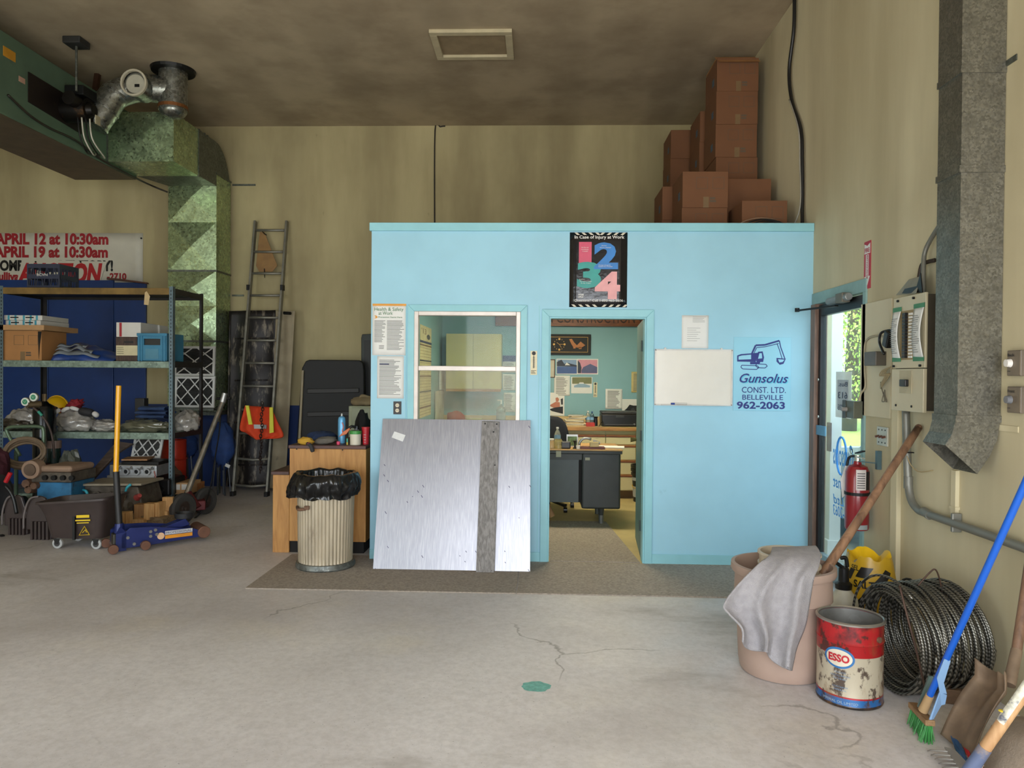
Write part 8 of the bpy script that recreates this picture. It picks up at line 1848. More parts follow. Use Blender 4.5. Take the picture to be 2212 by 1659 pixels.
# right square duct with angled boot
GR = galv('mottled_grey_duct', (128, 126, 116), 0.42, 0.75, 110, 0.3, dirt=0.0)
yA = RX(2168, 500, XW - 0.002).y; xL = P(2072, 500, yA).x; yBk = yA + 0.21
t = thing('wall_duct', 'square galvanised duct on the right wall with an angled outlet', 'duct', (2.1, yA + 0.1, 1.0))
zs = [ZC, P(2100, 150, yA).z, P(2100, 365, yA).z, P(2100, 905, yA).z]
for i in range(3): MB().box(xL + (0.004 if i else 0), XW - 0.003, yA, yBk, zs[i + 1], zs[i] - 0.001).build('duct_section', GR, t)
for i in (1, 2, 3): MB().box(xL - 0.006, XW - 0.001, yA - 0.006, yBk, zs[i] - 0.016, zs[i] + 0.016).build('slip_joint', GR, t)
fA, fB = front(yA), front(yBk)
def bp(px, py, Y): q = P(px, py, Y); return V((min(q.x, XW - 0.003), Y, q.z))
prof_ = [(bp(2061, 910, yA), bp(2160, 910, yA)), (bp(2056, 938, yA), bp(2156, 950, yA)), (bp(2042, 962, yA), bp(2138, 985, yA)), (bp(2042, 962, yA), bp(2111, 1024, yA))]
m = MB(); L_ = [(xL, zs[3]), (bp(2057, 938, yA).x, bp(2057, 938, yA).z), (bp(2042, 962, yA).x, bp(2042, 962, yA).z)]
R_ = [(XW - 0.004, zs[3]), (bp(2154, 950, yA).x, bp(2154, 950, yA).z), (bp(2138, 985, yA).x, bp(2138, 985, yA).z), (bp(2111, 1024, yA).x, bp(2111, 1024, yA).z)]
dxr = [(x, z) for x, z in L_]; n1 = len(L_); n2 = len(R_)
vs = [(x, yA, z) for x, z in L_ + R_[::-1]] + [(x, yBk, z) for x, z in L_ + R_[::-1]]; n = n1 + n2
fs = [tuple(range(n)), tuple(range(2 * n - 1, n - 1, -1))]
for i in range(n - 1):
    if i == n1 - 1: continue
    fs.append((i, i + 1, n + i + 1, n + i))
m.add(vs, fs); m.build('outlet_boot', GR, t, solid=0.003)
m = MB(); x0_, z0_ = L_[-1]; x1_, z1_ = R_[-1]; k_ = 0.06
m.add([(x0_ + k_ * 0.9, yA + 0.004, z0_ + k_), (x1_ + k_ * 0.3, yA + 0.004, z1_ + k_ * 1.6), (x1_ + k_ * 0.3, yBk - 0.004, z1_ + k_ * 1.6), (x0_ + k_ * 0.9, yBk - 0.004, z0_ + k_)], [(0, 1, 2, 3)]); m.build('mouth_dark_sheet', BLACKM, t)  # black sheet inside the boot stands for the shade in its open mouth
for px, py, l in ((2172, 140, 0.09), (2172, 925, 0.1)):
    q = RX(px, py, XW); MB().box(XW - 0.006, XW - 0.001, q.y - l, yA + 0.01, q.z - 0.014, q.z + 0.014).build('wall_strap', GALV_D if py < 500 else MAT_WALLR, t)
# ================================================================ RIGHT FRONT: BINS, COIL, TOOLS
BINM = M('taupe_bin_plastic', (168, 144, 130), 0.5, var=0.05, sc=4, dirt=0.1, dirtc=(120, 100, 88), bump=0.05, bsc=30)
bf = G(1700, 1486); br_ = 0.215; bcy = bf.y + br_ + 0.02; bcx = P(1693, 1400, bcy).x - 0.01
bh = P(1700, 1218, bcy).z
bin_ = thing('round_bin', 'large taupe round plastic bin holding a bucket and broom handle', 'bin', (bcx, bcy, 0))
R1 = 0.25
MB().lathe([(0, 0.004), (br_ * 0.96, 0.004), (br_, 0.02), (br_ + 0.006, 0.06), (br_ + (R1 - br_) * 0.62, bh - 0.17), (br_ + (R1 - br_) * 0.66 + 0.008, bh - 0.165), (R1 - 0.008, bh - 0.045), (R1 + 0.008, bh - 0.042), (R1 + 0.014, bh - 0.03), (R1 + 0.012, bh), (R1 - 0.006, bh + 0.003), (R1 - 0.016, bh - 0.02), (br_ - 0.01, 0.03), (0, 0.03)], (bcx, bcy, 0), 52).build('shell', BINM, bin_, smooth='auto')
# white pail inside
wpx, wpy = P(1705, 1190, bcy + 0.03).x, bcy + 0.03
wz = P(1700, 1192, wpy).z; wr = 0.152
t = thing('white_bucket', 'off-white plastic bucket standing inside the taupe bin', 'bucket', (wpx, wpy, 0.03))
WBK = M('off_white_bucket', (206, 192, 168), 0.45, var=0.04, dirt=0.06)
MB().lathe([(0, 0.032), (wr * 0.86, 0.032), (wr * 0.97, wz - 0.11), (wr + 0.006, wz - 0.11), (wr + 0.006, wz - 0.1), (wr * 0.975, wz - 0.1), (wr * 0.98, wz - 0.07), (wr + 0.008, wz - 0.07), (wr + 0.008, wz - 0.06), (wr * 0.99, wz - 0.06), (wr, wz - 0.012), (wr + 0.009, wz - 0.01), (wr + 0.008, wz), (wr - 0.006, wz), (wr * 0.84, 0.06), (0, 0.06)], (wpx, wpy, 0), 40).build('shell', WBK, t, smooth='auto')
# towel
yF = bcy - R1 - 0.035
def towel(u, v):
    # v 0 at the bucket top, 1 at the hem
    Lk = [(1664, 1200, wpy + 0.10), (1668, 1183, wpy - 0.02), (1662, 1200, bcy - 0.16), (1632, 1226, yF + 0.04), (1590, 1268, yF + 0.0), (1562, 1306, yF - 0.01), (1570, 1324, yF - 0.005), (1600, 1356, yF - 0.0), (1604, 1384, yF + 0.0)]
    Rk = [(1770, 1200, wpy + 0.10), (1762, 1180, wpy - 0.02), (1772, 1197, bcy - 0.13), (1768, 1225, yF + 0.04), (1756, 1250, yF + 0.0), (1746, 1300, yF - 0.0), (1736, 1350, yF), (1716, 1400, yF), (1706, 1444, yF + 0.005)]
    n = len(Lk) - 1; f = v * n; i = min(int(f), n - 1); f -= i
    def S(K): 
        p = [V(K[max(i - 1, 0)]), V(K[i]), V(K[i + 1]), V(K[min(i + 2, n)])]
        return 0.5 * ((2 * p[1]) + (p[2] - p[0]) * f + (2 * p[0] - 5 * p[1] + 4 * p[2] - p[3]) * f * f + (3 * p[1] - p[0] - 3 * p[2] + p[3]) * f ** 3)
    a, b = S(Lk), S(Rk); q = a.lerp(b, u)
    fold = max(0, v - 0.22) * 1.25
    q.z += -0.10 * fold * (1 - abs(math.sin(u * 7.0 + 0.5 - v * 0.5))) ** 1.5 + 0.012 * mnoise.noise(V((u * 5, v * 5, 1))) - (0.04 * math.sin(PI * u) if v < 0.3 else 0.04 * math.sin(PI * u) * max(0, 1 - (v - 0.3) * 5))
    q.x, q.y = q.x + 6 * fold * math.sin(u * 12 + 3 * v), q.y + (6 * math.sin(u * 9) if v > 0.9 else 0)
    return P(q.x, q.y, q.z)
tw = thing('grey_towel', 'grey terry towel draped over the bucket and bin edge', 'towel', (bcx, yF, 0.2))
TWM = M('grey_terry', (166, 163, 166), 0.95, var=0.08, sc=30, bump=0.7, bsc=260)
MB().grid(towel, 44, 60).build('cloth', TWM, tw, smooth=True, solid=0.008)
MB().tube([towel(0, 0.3 + 0.7 * i / 24) for i in range(25)], 0.006, 6).build('hem', TWM, tw, smooth=True)
MB().tube([towel(i / 30, 1.0) for i in range(31)], 0.006, 6).build('hem', TWM, tw, smooth=True)
# wooden handle from the bin to the wall
h0, h1 = P(1764, 1262, bcy - 0.02), RX(1984, 924, XW - 0.03)
t = thing('wooden_pole', 'long worn wooden tool pole leaning from the bin to the wall', 'pole', h0)
MB().tube([h0.lerp(h1, k / 10) for k in range(11)], [0.026, 0.026, 0.025, 0.024, 0.023, 0.023, 0.022, 0.022, 0.022, 0.023, 0.02], 14).build('shaft', wood('worn_handle_wood', (150, 114, 86), (96, 70, 54), 0.5, 'z', 2.5, 0.25), t, smooth=True)
MB().ball(h1, (0.021, 0.021, 0.021), 12, 8).build('rounded_end', wood('worn_handle_wood', (160, 118, 84), (104, 72, 52)), t, smooth=True)
# ---- oil pail
pf = G(1828, 1536); pr = 0.148; pcy = pf.y + pr; pcx = P(1835, 1450, pcy).x; ph = P(1832, 1329, pcy).z
def pail_mat():
    t = NT('oil_pail_paint'); v = t.coord(); sx = t.n('ShaderNodeSeparateXYZ'); t.l(v, sx.inputs[0]); z = sx.outputs[2]
    c = t.mix(t.ramp(z, ph * 0.60, ph * 0.605), lin((186, 176, 154)), lin((168, 32, 36)))
    c = t.mix(t.ramp(z, ph * 0.135, ph * 0.13), c, lin((166, 30, 40))); c = t.mix(t.ramp(z, ph * 0.115, ph * 0.11), c, lin((34, 96, 156)))
    c = t.mix(t.ramp(z, ph * 0.035, ph * 0.03), c, lin((40, 34, 32)))
    n1 = t.ramp(t.noise(t.coord((1, 1, 0.7)), 14, 8, 0.7), 0.53, 0.6, 0, 0.9)
    c = t.mix(n1, c, lin((62, 44, 38)))
    n2 = t.ramp(t.noise(t.coord((1, 1, 0.45), loc=(3, 1, 2)), 7, 7, 0.65), 0.5, 0.64, 0, 0.65)
    c = t.mix(n2, c, lin((122, 86, 50)))
    n3 = t.math('MULTIPLY', t.ramp(z, ph * 0.72, ph * 0.85), t.ramp(t.noise(t.coord(loc=(8, 8, 8)), 9, 6, 0.6), 0.42, 0.6, 0, 0.85)); c = t.mix(n3, c, lin((54, 26, 28)))
    t.l(c, t.b.inputs['Base Color']); t.b.inputs['Roughness'].default_value = 0.38; t.b.inputs['Metallic'].default_value = 0.15; t.bump(t.noise(v, 12, 4), 0.12); return t.m
t = thing('oil_pail', 'battered red, white and blue open oil pail on the floor', 'pail', (pcx, pcy, 0))
MB().lathe([(0, 0.003), (pr, 0.003), (pr + 0.003, 0.012), (pr, 0.02), (pr, ph * 0.74), (pr + 0.004, ph * 0.755), (pr, ph * 0.77), (pr + 0.002, ph - 0.008)], (pcx, pcy, 0), 52).build('shell', pail_mat(), t, smooth='auto')
MB().lathe([(pr - 0.003, ph - 0.01), (pr - 0.004, 0.012), (0, 0.012)], (pcx, pcy, 0), 44).build('inner_wall', galv('pail_inside', (150, 150, 146), 0.45, 0.6, 20, 0.1), t, smooth='auto')
MB().lathe([(pr - 0.004, ph - 0.008), (pr + 0.007, ph - 0.01), (pr + 0.008, ph - 0.002), (pr, ph + 0.003), (pr - 0.005, ph - 0.002), (pr - 0.004, ph - 0.008)], (pcx, pcy, 0), 44).build('rim', M('bare_rim_metal', (176, 172, 164), 0.35, 0.8), t, smooth='auto')
base_a = math.atan2(-pcy, -pcx)
def pcurve(a, z, r): return V((pcx + r * math.cos(base_a + a), pcy + r * math.sin(base_a + a), z))
AO = 0.32   # logo is turned to the left of the pail front (towards -x)
def ell(rx, rz, r, zc, ac, n=32, tilt=-0.12): return [pcurve(-ac + (rx * math.cos(q) * math.cos(tilt) - rz * math.sin(q) * math.sin(tilt)) / pr, zc + rx * math.cos(q) * math.sin(tilt) + rz * math.sin(q) * math.cos(tilt), r) for q in [2 * PI * k / n for k in range(n)]]
def disc(nm, rx, rz, r, zc, ac, mt):
    def fn(u, v):
        q = 2 * PI * u; s = v; tilt = 0.1
        return pcurve(-ac + s * (rx * math.cos(q)) / pr, zc + s * (rz * math.sin(q)) - s * rx * math.cos(q) * tilt * -1 * 0.0, r)
    m = MB(); m.grid(fn, 36, 5, True); return m.build(nm, mt, t, smooth=True)
zc = ph * 0.585
disc('oval_border', 0.07, 0.049, pr + 0.0012, zc, AO, M('oval_blue', (42, 104, 160), 0.45, dirt=0.2)); disc('oval_field', 0.06, 0.039, pr + 0.002, zc, AO, M('oval_cream', (210, 200, 180), 0.45, dirt=0.12))
class CylFr:
    def __init__(s, ac, z0, r): s.ac, s.z0, s.r = ac, z0, r
    def pt(s, a, b, c=0.0): return pcurve(-s.ac + a / pr, s.z0 + b, s.r + c)
OR_ = M('emblem_red', (176, 30, 44), 0.45)
text_mb(MB(), 'ESSO', CylFr(AO, zc, pr + 0.002), -0.047, -0.016, 0.034, width=0.094, bold=0.04).build('lettering', OR_, t)
PBL = M('faded_blue_print', (120, 146, 170), 0.5)
for s, z, w_ in (('PRODUCTS', 0.41, 0.05), ('SOLD TO IMPERIAL', 0.37, 0.09), ('FOR THE BEST', 0.335, 0.06), ('CONTAINER', 0.24, 0.07), ('IMPERIAL', 0.205, 0.06)):
    text_mb(MB(), s, CylFr(AO - 0.05, ph * z, pr + 0.0012), -w_ / 2, 0, 0.008, width=w_).build('lettering', PBL, t)
text_mb(MB(), 'IMPERIAL OIL LIMITED', CylFr(AO - 0.1, ph * 0.06, pr + 0.0012), -0.09, 0, 0.012, width=0.16).build('lettering', M('pale_blue_print', (150, 176, 196), 0.5), t)
MB().cyl(pcurve(0.95, ph * 0.82, pr), pcurve(0.95, ph * 0.82, pr + 0.01), 0.014, n=12).build('handle_lug', RUST, t)
# ---- salt bag
sb = V((2.0, 4.52, 0))
SALT = M('yellow_salt_bag', (206, 164, 34), 0.35, var=0.06, bump=0.35, bsc=9); SBK = M('salt_bag_black', (26, 25, 25), 0.4)
t = thing('salt_bag', 'yellow and black open bag of rock salt against the right wall', 'bag', sb)
c = sb
zt = P(1865, 1205, 4.45).z
def salt(u, v):
    a = 2 * PI * u; k = 1 + 0.06 * mnoise.noise(V((math.cos(a) * 2, math.sin(a) * 2, v * 3)))
    rr = (0.13 + 0.012 * math.sin(PI * v)) * (1 - 0.12 * max(0, v - 0.7) / 0.3)
    z = zt * v + (0.05 * mnoise.noise(V((math.cos(a) * 2.5, math.sin(a) * 2.5, 7))) + 0.02 * math.sin(5 * a) if v > 0.95 else 0)
    return c + V((rr * k * math.cos(a) * 1.05, rr * k * 1.15 * math.sin(a), z + 0.002))
MB().grid(salt, 48, 16, True).build('sack', SALT, t, smooth=True)
MB().grid(lambda u, v: salt(u, 1.0).lerp(c + V((0, 0, zt * 0.9)), v * 0.6) - V((0, 0, 0.05 * v)), 48, 4, True).build('torn_lining', M('bright_yellow_lining', (230, 186, 20), 0.4), t, smooth=True)
class BagFr:
    def __init__(s, a0): s.a0 = a0
    def pt(s, a, b, cc=0.0):
        ang = s.a0 + a / 0.145; u = (ang / (2 * PI)) % 1.0; p = salt(u, min(max(b / zt, 0), 0.94)); d = V((math.cos(ang), math.sin(ang), 0)); return p + d * (cc + 0.002)
va = math.atan2(-sb.y, -sb.x)
def bagpoly(nm, pts, mt, cc=0.001):
    fr_ = BagFr(va); m = MB(); q = [(p[0], (0.38 + 0.58 * p[1]) * zt) for p in pts]; 
    # quad strip from 4 corners
    def fn(u, v):
        x = (q[0][0] * (1 - u) + q[1][0] * u) * (1 - v) + (q[3][0] * (1 - u) + q[2][0] * u) * v; y = (q[0][1] * (1 - u) + q[1][1] * u) * (1 - v) + (q[3][1] * (1 - u) + q[2][1] * u) * v
        return fr_.pt(x, y, cc)
    m.grid(fn, 8, 6); return m.build(nm, mt, t, smooth=True)
for pts in (((-0.1, 0.02), (-0.05, 0.02), (0.03, 0.38), (-0.02, 0.38)), ((-0.08, 0.68), (-0.02, 0.68), (0.02, 0.9), (-0.05, 0.9)), ((0.02, 0.6), (0.07, 0.55), (0.13, 0.8), (0.09, 0.88)), ((0.06, 0.02), (0.12, 0.06), (0.15, 0.5), (0.1, 0.52)), ((-0.145, 0.6), (-0.11, 0.6), (-0.09, 0.8), (-0.12, 0.84))): bagpoly('black_stripe', pts, SBK)
bagpoly('label_panel', ((-0.12, 0.44), (0.03, 0.36), (0.03, 0.5), (-0.12, 0.58)), SALT, 0.002)
text_mb(MB(), 'SALT', BagFr(va), -0.085, zt * 0.655, 0.042, width=0.11, c=0.003, bold=0.03).build('lettering', SBK, t)
text_mb(MB(), 'SEL', BagFr(va), -0.115, zt * 0.85, 0.03, width=0.055, c=0.003, bold=0.01).build('lettering', SBK, t)
class BagFrV(BagFr):
    def pt(s, a, b, cc=0.0): return BagFr.pt(s, -b, zt * 0.72 - a, cc)
text_mb(MB(), 'SAFE-T', BagFrV(va + 0.75), 0.0, 0.0, 0.035, width=0.16, c=0.003, bold=0.03).build('lettering', SBK, t)
bagpoly('side_label', ((-0.135, 0.14), (-0.09, 0.12), (-0.09, 0.36), (-0.135, 0.38)), M('yellow_label', (214, 190, 90), 0.5), 0.002)
# ---- sprayer jug behind the bin
jc = V((P(1822, 1290, 4.42).x, 4.42, 0)); jr = 0.085
t = thing('pump_sprayer', 'white pump sprayer with black handle behind the taupe bin', 'sprayer', jc)
MB().lathe([(0, 0.002), (jr, 0.002), (jr, 0.2), (jr * 0.9, 0.25), (jr * 0.5, 0.29), (jr * 0.45, 0.31), (0, 0.31)], jc, 26).build('tank', M('milky_plastic', (214, 212, 196), 0.4), t, smooth='auto')
MB().lathe([(0, 0.3), (0.045, 0.3), (0.048, 0.33), (0.03, 0.345), (0.028, 0.42), (0.02, 0.43), (0, 0.43)], jc, 20).build('pump', BLACKP, t, smooth='auto')
MB().tube(spline([jc + V((0.0, 0, 0.42)), jc + V((-0.08, -0.01, 0.47)), jc + V((-0.1, 0.0, 0.43))], 6), 0.011, 8).build('handle', BLACKP, t, smooth=True)
MB().tube(spline([jc + V((0.02, 0, 0.43)), jc + V((0.01, 0, 0.48)), jc + V((-0.02, 0, 0.48))], 6), 0.012, 8).build('handle', BLACKP, t, smooth=True)
tag(MB().ball(jc + V((0.10, 0.1, 0.34)), (0.07, 0.06, 0.10), 18, 12, disp=blobn(93, 0.25, 2.5)).build('clear_bag', M('clear_glossy_plastic', (190, 200, 204), 0.1, bump=0.6, bsc=10, alpha=0.8), smooth=True), 'crumpled clear plastic between the sprayer and salt bag', 'bag')
# ---- wire rope coil
WR = NT('wire_rope_steel')
_w = WR.n('ShaderNodeTexWave', wave_type='BANDS', bands_direction='DIAGONAL'); _w.inputs['Scale'].default_value = 40; WR.l(WR.coord(), _w.inputs['Vector'])
WR.l(WR.mix(WR.ramp(_w.outputs['Fac'], 0.3, 0.7), lin((70, 68, 62)), lin((140, 138, 130))), WR.b.inputs['Base Color']); WR.b.inputs['Metallic'].default_value = 0.8; WR.b.inputs['Roughness'].default_value = 0.4
cc0 = P(1985, 1372, 3.72); ax = V((0.975, 0.22, 0.03)).normalized(); e1 = ax.cross(V((0, 0, 1))).normalized(); e2_ = e1.cross(ax).normalized()
if e2_.z < 0: e2_ = -e2_
t = thing('wire_rope_coil', 'big coil of grey steel wire rope on the floor by the wall', 'coil', (cc0.x, cc0.y, 0))
random.seed(21)
ringR = 0.262
zc0 = ringR + 0.012
for g in range(6):
    pts = []
    turns = 8; nn = turns * 30; r0 = ringR - 0.002 * g
    ph1, ph2 = random.uniform(0, 6), random.uniform(0, 6)
    for k in range(nn + 1):
        a = 2 * PI * k / 30; q = k / nn
        rr = ringR * (0.80 + 0.19 * abs(math.sin(k * 0.0137 * (g + 2) + ph1))) + 0.012 * mnoise.noise(V((k * 0.03, g, 1)))
        off = -0.17 + 0.058 * g + 0.055 * q + 0.018 * math.sin(a + ph2) + 0.008 * math.sin(q * 40)
        p = V((cc0.x, cc0.y, zc0)) + ax * (off * 1.0) + e1 * (rr * math.cos(a)) + e2_ * (rr * math.sin(a))
        p.z = max(p.z, 0.009); p.x = min(p.x, XW - 0.012); pts.append(p)
    MB().tube(pts, 0.0068, 6).build('rope_strand', WR.m, t, smooth=True)
MB().tube([V((cc0.x, cc0.y, zc0)) - ax * 0.17 + e1 * (0.27 * math.cos(a) + 0.0) + e2_ * (0.27 * math.sin(a) + 0.03) for a in [0.9 + 0.12 * i for i in range(22)]], 0.0068, 6).build('loose_strand', WR.m, t, smooth=True)
for s in (0.25, 0.55): MB().tube([V((cc0.x, cc0.y, zc0)) + ax * (-0.1 + 0.45 * s) + e1 * (0.24 * math.cos(a0_)) + e2_ * (0.24 * math.sin(a0_)) + (e1 * math.cos(a0_) + e2_ * math.sin(a0_)) * 0.03 * math.cos(q) + ax * 0.04 * math.sin(q) for a0_ in (1.7 + s,) for q in [2 * PI * i / 12 for i in range(12)]], 0.006, 5, closed=True).build('tie_band', BLACKP, t)
MB().tube(spline([P(1983, 1265, 3.65), P(2010, 1235, 3.65), P(2022, 1232, 3.65), P(2032, 1262, 3.68), P(2036, 1300, 3.7)], 6), 0.004, 5).build('rusty_tie_wire', M('rusty_wire', (76, 56, 46), 0.6, 0.4), t, smooth=True)
MB().tube(spline([P(1943, 1265, 3.42), P(1962, 1340, 3.36), P(1978, 1400, 3.36), P(1998, 1487, 3.4)], 6), 0.005, 5).build('rusty_tie_wire', M('rusty_wire', (76, 56, 46)), t, smooth=True)
# ---- broom with blue handle and light blue scraper
bb = G(1992, 1600)
t = thing('push_broom', 'blue-handled broom with green bristles standing by the wall', 'broom', bb)
s0 = P(1997, 1528, bb.y + 0.02); s1 = P(2230, 1010, 2.75); s1.x = min(s1.x, XW - 0.03)
BLH = M('blue_handle_paint', (22, 88, 188), 0.35, var=0.03)
MB().cyl(s0.lerp(s1, 0.04), s1, 0.0135, n=14).build('handle', BLH, t, smooth='auto')
MB().cyl(s0.lerp(s1, -0.015), s0.lerp(s1, 0.06), 0.02, 0.016, 12).build('socket', M('worn_wood_socket', (170, 140, 100), 0.7, dirt=0.2), t, smooth='auto')
g0_, g1_ = G(1965, 1558) + V((0, 0, 0.045)), G(1998, 1606) + V((0.01, 0, 0.055))
d_ = (g1_ - g0_).normalized()
MB().bar(g0_ + V((0.012, 0, 0.03)), g1_ + V((0.012, 0, 0.03)), 0.04, 0.025).build('head_block', wood('worn_broom_block', (156, 124, 86), (104, 78, 52), 0.7, 'y', 4, 0.3), t, bevel=0.004)
m = MB(); random.seed(3)
for k in range(160):
    f = random.random(); sd = random.uniform(-1, 1); p = g0_.lerp(g1_, f) + V((0.012 + 0.016 * sd, 0.004 * sd, 0.02)); q = p + V((random.uniform(-.012, .012) + 0.012 * sd - 0.01, random.uniform(-.012, .012) - 0.012, -0.06)); q.z = 0.002
    m.cyl(p, q, 0.0022, 0.0016, 4, False)
tag(m.build('bristles', M('green_bristles', (62, 140, 70), 0.6, var=0.3), t), kind='stuff')
t = thing('ice_scraper', 'light blue plastic scraper leaning along the broom handle', 'scraper', P(2005, 1570, bb.y - 0.06))
LBM = M('light_blue_plastic', (140, 176, 216), 0.4, var=0.03); yS = s0.y - 0.03
def sy(py): return s0.y - 0.03 + (s1.y - s0.y) * (1528 - py) / (1528 - 1010) if py < 1528 else s0.y - 0.03
for nm, pts in (('upper_blade', ((2040, 1424), (2054, 1428), (2040, 1474), (2030, 1482), (2024, 1466))), ('elbow', ((2024, 1466), (2038, 1470), (2046, 1500), (2030, 1496))), ('lower_blade', ((2030, 1494), (2046, 1502), (2042, 1522), (2034, 1524), (2008, 1570), (2003, 1566)))):
    MB().prism([P(x, y, sy(y)) for x, y in pts], (0.004, 0.012, 0.0)).build(nm, LBM, t, bevel=0.002)
tag(MB().prism([P(1983, 1528, s0.y + 0.05), P(1991, 1531, s0.y + 0.05), P(2021, 1462, s0.y + 0.09), P(2008, 1461, s0.y + 0.09)], (0, 0.012, 0)).build('grey_scraper', M('grey_teal_plastic', (84, 106, 104), 0.5), bevel=0.002), 'toothed grey-green plastic blade behind the broom handle', 'scraper')
# ---- scoop shovel
SHV = M('rusty_shovel_steel', (128, 108, 88), 0.65, 0.2, var=0.25, sc=8, dirt=0.3, dirtc=(84, 68, 54), dsc=5)
q0, q1, q2, q3 = G(2036, 1590, 0.015), G(2105, 1645, 0.015), RX(2205, 1480, XW - 0.03), P(2152, 1452, 3.35)
t = thing('scoop_shovel', 'rusty square scoop shovel leaning on the right wall', 'shovel', q0)
q2 = P(2207, 1488, 3.05); q3 = P(2140, 1456, 3.28)
def blade(u, v):
    a = q0.lerp(q1, u); b = q3.lerp(q2, u); p = a.lerp(b, v); nn_ = (q1 - q0).cross(q3 - q0).normalized()
    if nn_.z < 0: nn_ = -nn_
    edge = (2 * u - 1) ** 4 * 0.04 * (0.3 + v) + 0.02 * math.sin(PI * v) + (0.05 * max(0, v - 0.85) / 0.15)
    ridge = -0.02 * math.exp(-((u - 0.62) / 0.08) ** 2) * v
    return p + nn_ * (edge - ridge) - V((0, 0, 0.0))
MB().grid(blade, 20, 20).build('blade', SHV, t, smooth=True, solid=0.004)
k0, k1 = P(2180, 1480, 3.12), P(2196, 1405, 3.2)
MB().cyl(k0, k1, 0.024, 0.022, 14).build('socket', SHV, t, smooth='auto')
k2 = P(2240, 1180, 3.35); k2.x = min(k2.x, XW - 0.03)
MB().cyl(k1, k2, 0.02, n=14).build('handle', wood('old_grey_brown_handle', (128, 98, 76), (92, 68, 52), 0.6, 'z', 3, 0.2), t, smooth='auto')
# timber against the wall
tag(MB().prism([G(2040, 1520), G(2120, 1530), G(2140, 1490), G(2060, 1482)], (0, 0, 0.07)).build('timber_offcut', wood('brown_timber', (112, 86, 62), (84, 62, 44), 0.7, 'x', 4, 0.2), bevel=0.004), 'dark timber offcut on the floor behind the shovel', 'timber')
# ---- rake
RK = M('grey_rake_plastic', (150, 146, 140), 0.45, 0.2)
t = thing('garden_rake', 'grey rake head with curved tines at the bottom right', 'rake', G(2060, 1650))
for k in range(8):
    y = 1622 + 9 * k; x = 2004 + 8 * k
    p0 = G(x, y, 0.003); p1 = G(x + 10, y - 1, 0.03); p2 = G(x + 38, y + 1, 0.045); p3 = G(x + 50, y + 4, 0.04)
    MB().tube(spline([p0, p1, p2, p3], 4), [0.002] * 3 + [0.004] * 10, 6).build('tine', RK, t, smooth=True)
MB().prism([G(2040, 1616, 0.042), G(2062, 1622, 0.042), G(2110, 1672, 0.042), G(2120, 1700, 0.042), G(2098, 1700, 0.042)], (0, 0, 0.006)).build('head_plate', RK, t)
# ---- wooden handle with printed label
w0, w1 = P(2096, 1662, 2.72), P(2240, 1455, 2.62)
t = thing('shovel_handle', 'light wooden handle with a torn printed label at the lower right', 'handle', w0)
PN_ = wood('light_handle_wood', (206, 166, 122), (176, 134, 92), 0.5, 'z', 3, 0.1)
MB().cyl(w0.lerp(w1, 0.22), w1, 0.0205, n=18).build('shaft', PN_, t, smooth='auto')
MB().cyl(w0.lerp(w1, -0.1), w0.lerp(w1, 0.235), 0.0245, 0.0225, 18).build('blue_sleeve', M('worn_blue_sleeve', (92, 104, 134), 0.5, dirt=0.4, dirtc=(160, 136, 110), dsc=8), t, smooth='auto')
dd = (w1 - w0).normalized(); sd_ = dd.cross(V((0, 0, 1))).normalized(); up_ = sd_.cross(dd)
m = MB(); cm = CAM_LOC - w0; cm = (cm - dd * cm.dot(dd)).normalized(); cs = dd.cross(cm); m.grid(lambda u, v: w0.lerp(w1, 0.5 + 0.46 * u) + (cm * math.cos(1.6 * v - 1.3) + cs * math.sin(1.6 * v - 1.3)) * 0.0212, 14, 8); m.build('paper_label', M('white_navy_label', (212, 208, 190), 0.5, var=0.3, sc=40, dirt=0.45, dirtc=(40, 52, 92), dsc=22), t, smooth=True)
MB().ball(w0.lerp(w1, 0.58) + up_ * 0.021, (0.012, 0.012, 0.004), 10, 6).build('yellow_patch', M('yellow_patch', (216, 190, 50), 0.5), t)
# ---- red/blue bag and grey sack
t = thing('seed_bag', 'crumpled red and blue plastic bag beneath the shovel blade', 'bag', G(2100, 1650))
RBG = M('red_bag_plastic', (196, 42, 52), 0.3, var=0.1, bump=0.4, bsc=10); BBG = M('blue_bag_plastic', (44, 84, 126), 0.3, var=0.15, bump=0.4, bsc=10)
def crump(p00, p10, p11, p01, seed, amp=0.012):
    return lambda u, v: p00.lerp(p10, u).lerp(p01.lerp(p11, u), v) + V((0, 0, amp * (1 + mnoise.noise(V((u * 4, v * 4, seed))))))
MB().grid(crump(G(2050, 1590, 0.02), G(2066, 1585, 0.03), G(2095, 1662, 0.02), G(2074, 1652, 0.01), 3), 10, 14).build('blue_panel', BBG, t, smooth=True, solid=0.003)
MB().grid(crump(G(2068, 1588, 0.02), G(2074, 1590, 0.02), G(2106, 1650, 0.02), G(2094, 1652, 0.02), 4), 8, 12).build('red_panel', RBG, t, smooth=True, solid=0.003)
MB().grid(crump(G(2098, 1648, 0.02), G(2150, 1646, 0.05), G(2180, 1680, 0.05), G(2110, 1690, 0.01), 5, 0.02), 14, 12).build('red_panel', RBG, t, smooth=True, solid=0.003)
FQ = Fr(G(2118, 1668, 0.055), (0.9, -0.43, 0.0), (0.35, 0.73, 0.3), (0, -0.3, 0.95)); text('lettering', 'Ol', FQ, 0, 0, 0.03, WL, t, c=0.012, bold=0.02)
tag(MB().ball(P(2262, 1668, 2.78), (0.2, 0.2, 0.19), 28, 16, disp=blobn(97, 0.1, 1.8), zmin=-0.85).build('burlap_sack', M('dusty_grey_sack', (132, 118, 102), 0.9, var=0.1, sc=8, dirt=0.12, bump=0.4, bsc=120), smooth=True), 'dusty grey-brown sack in the lower right corner', 'sack')
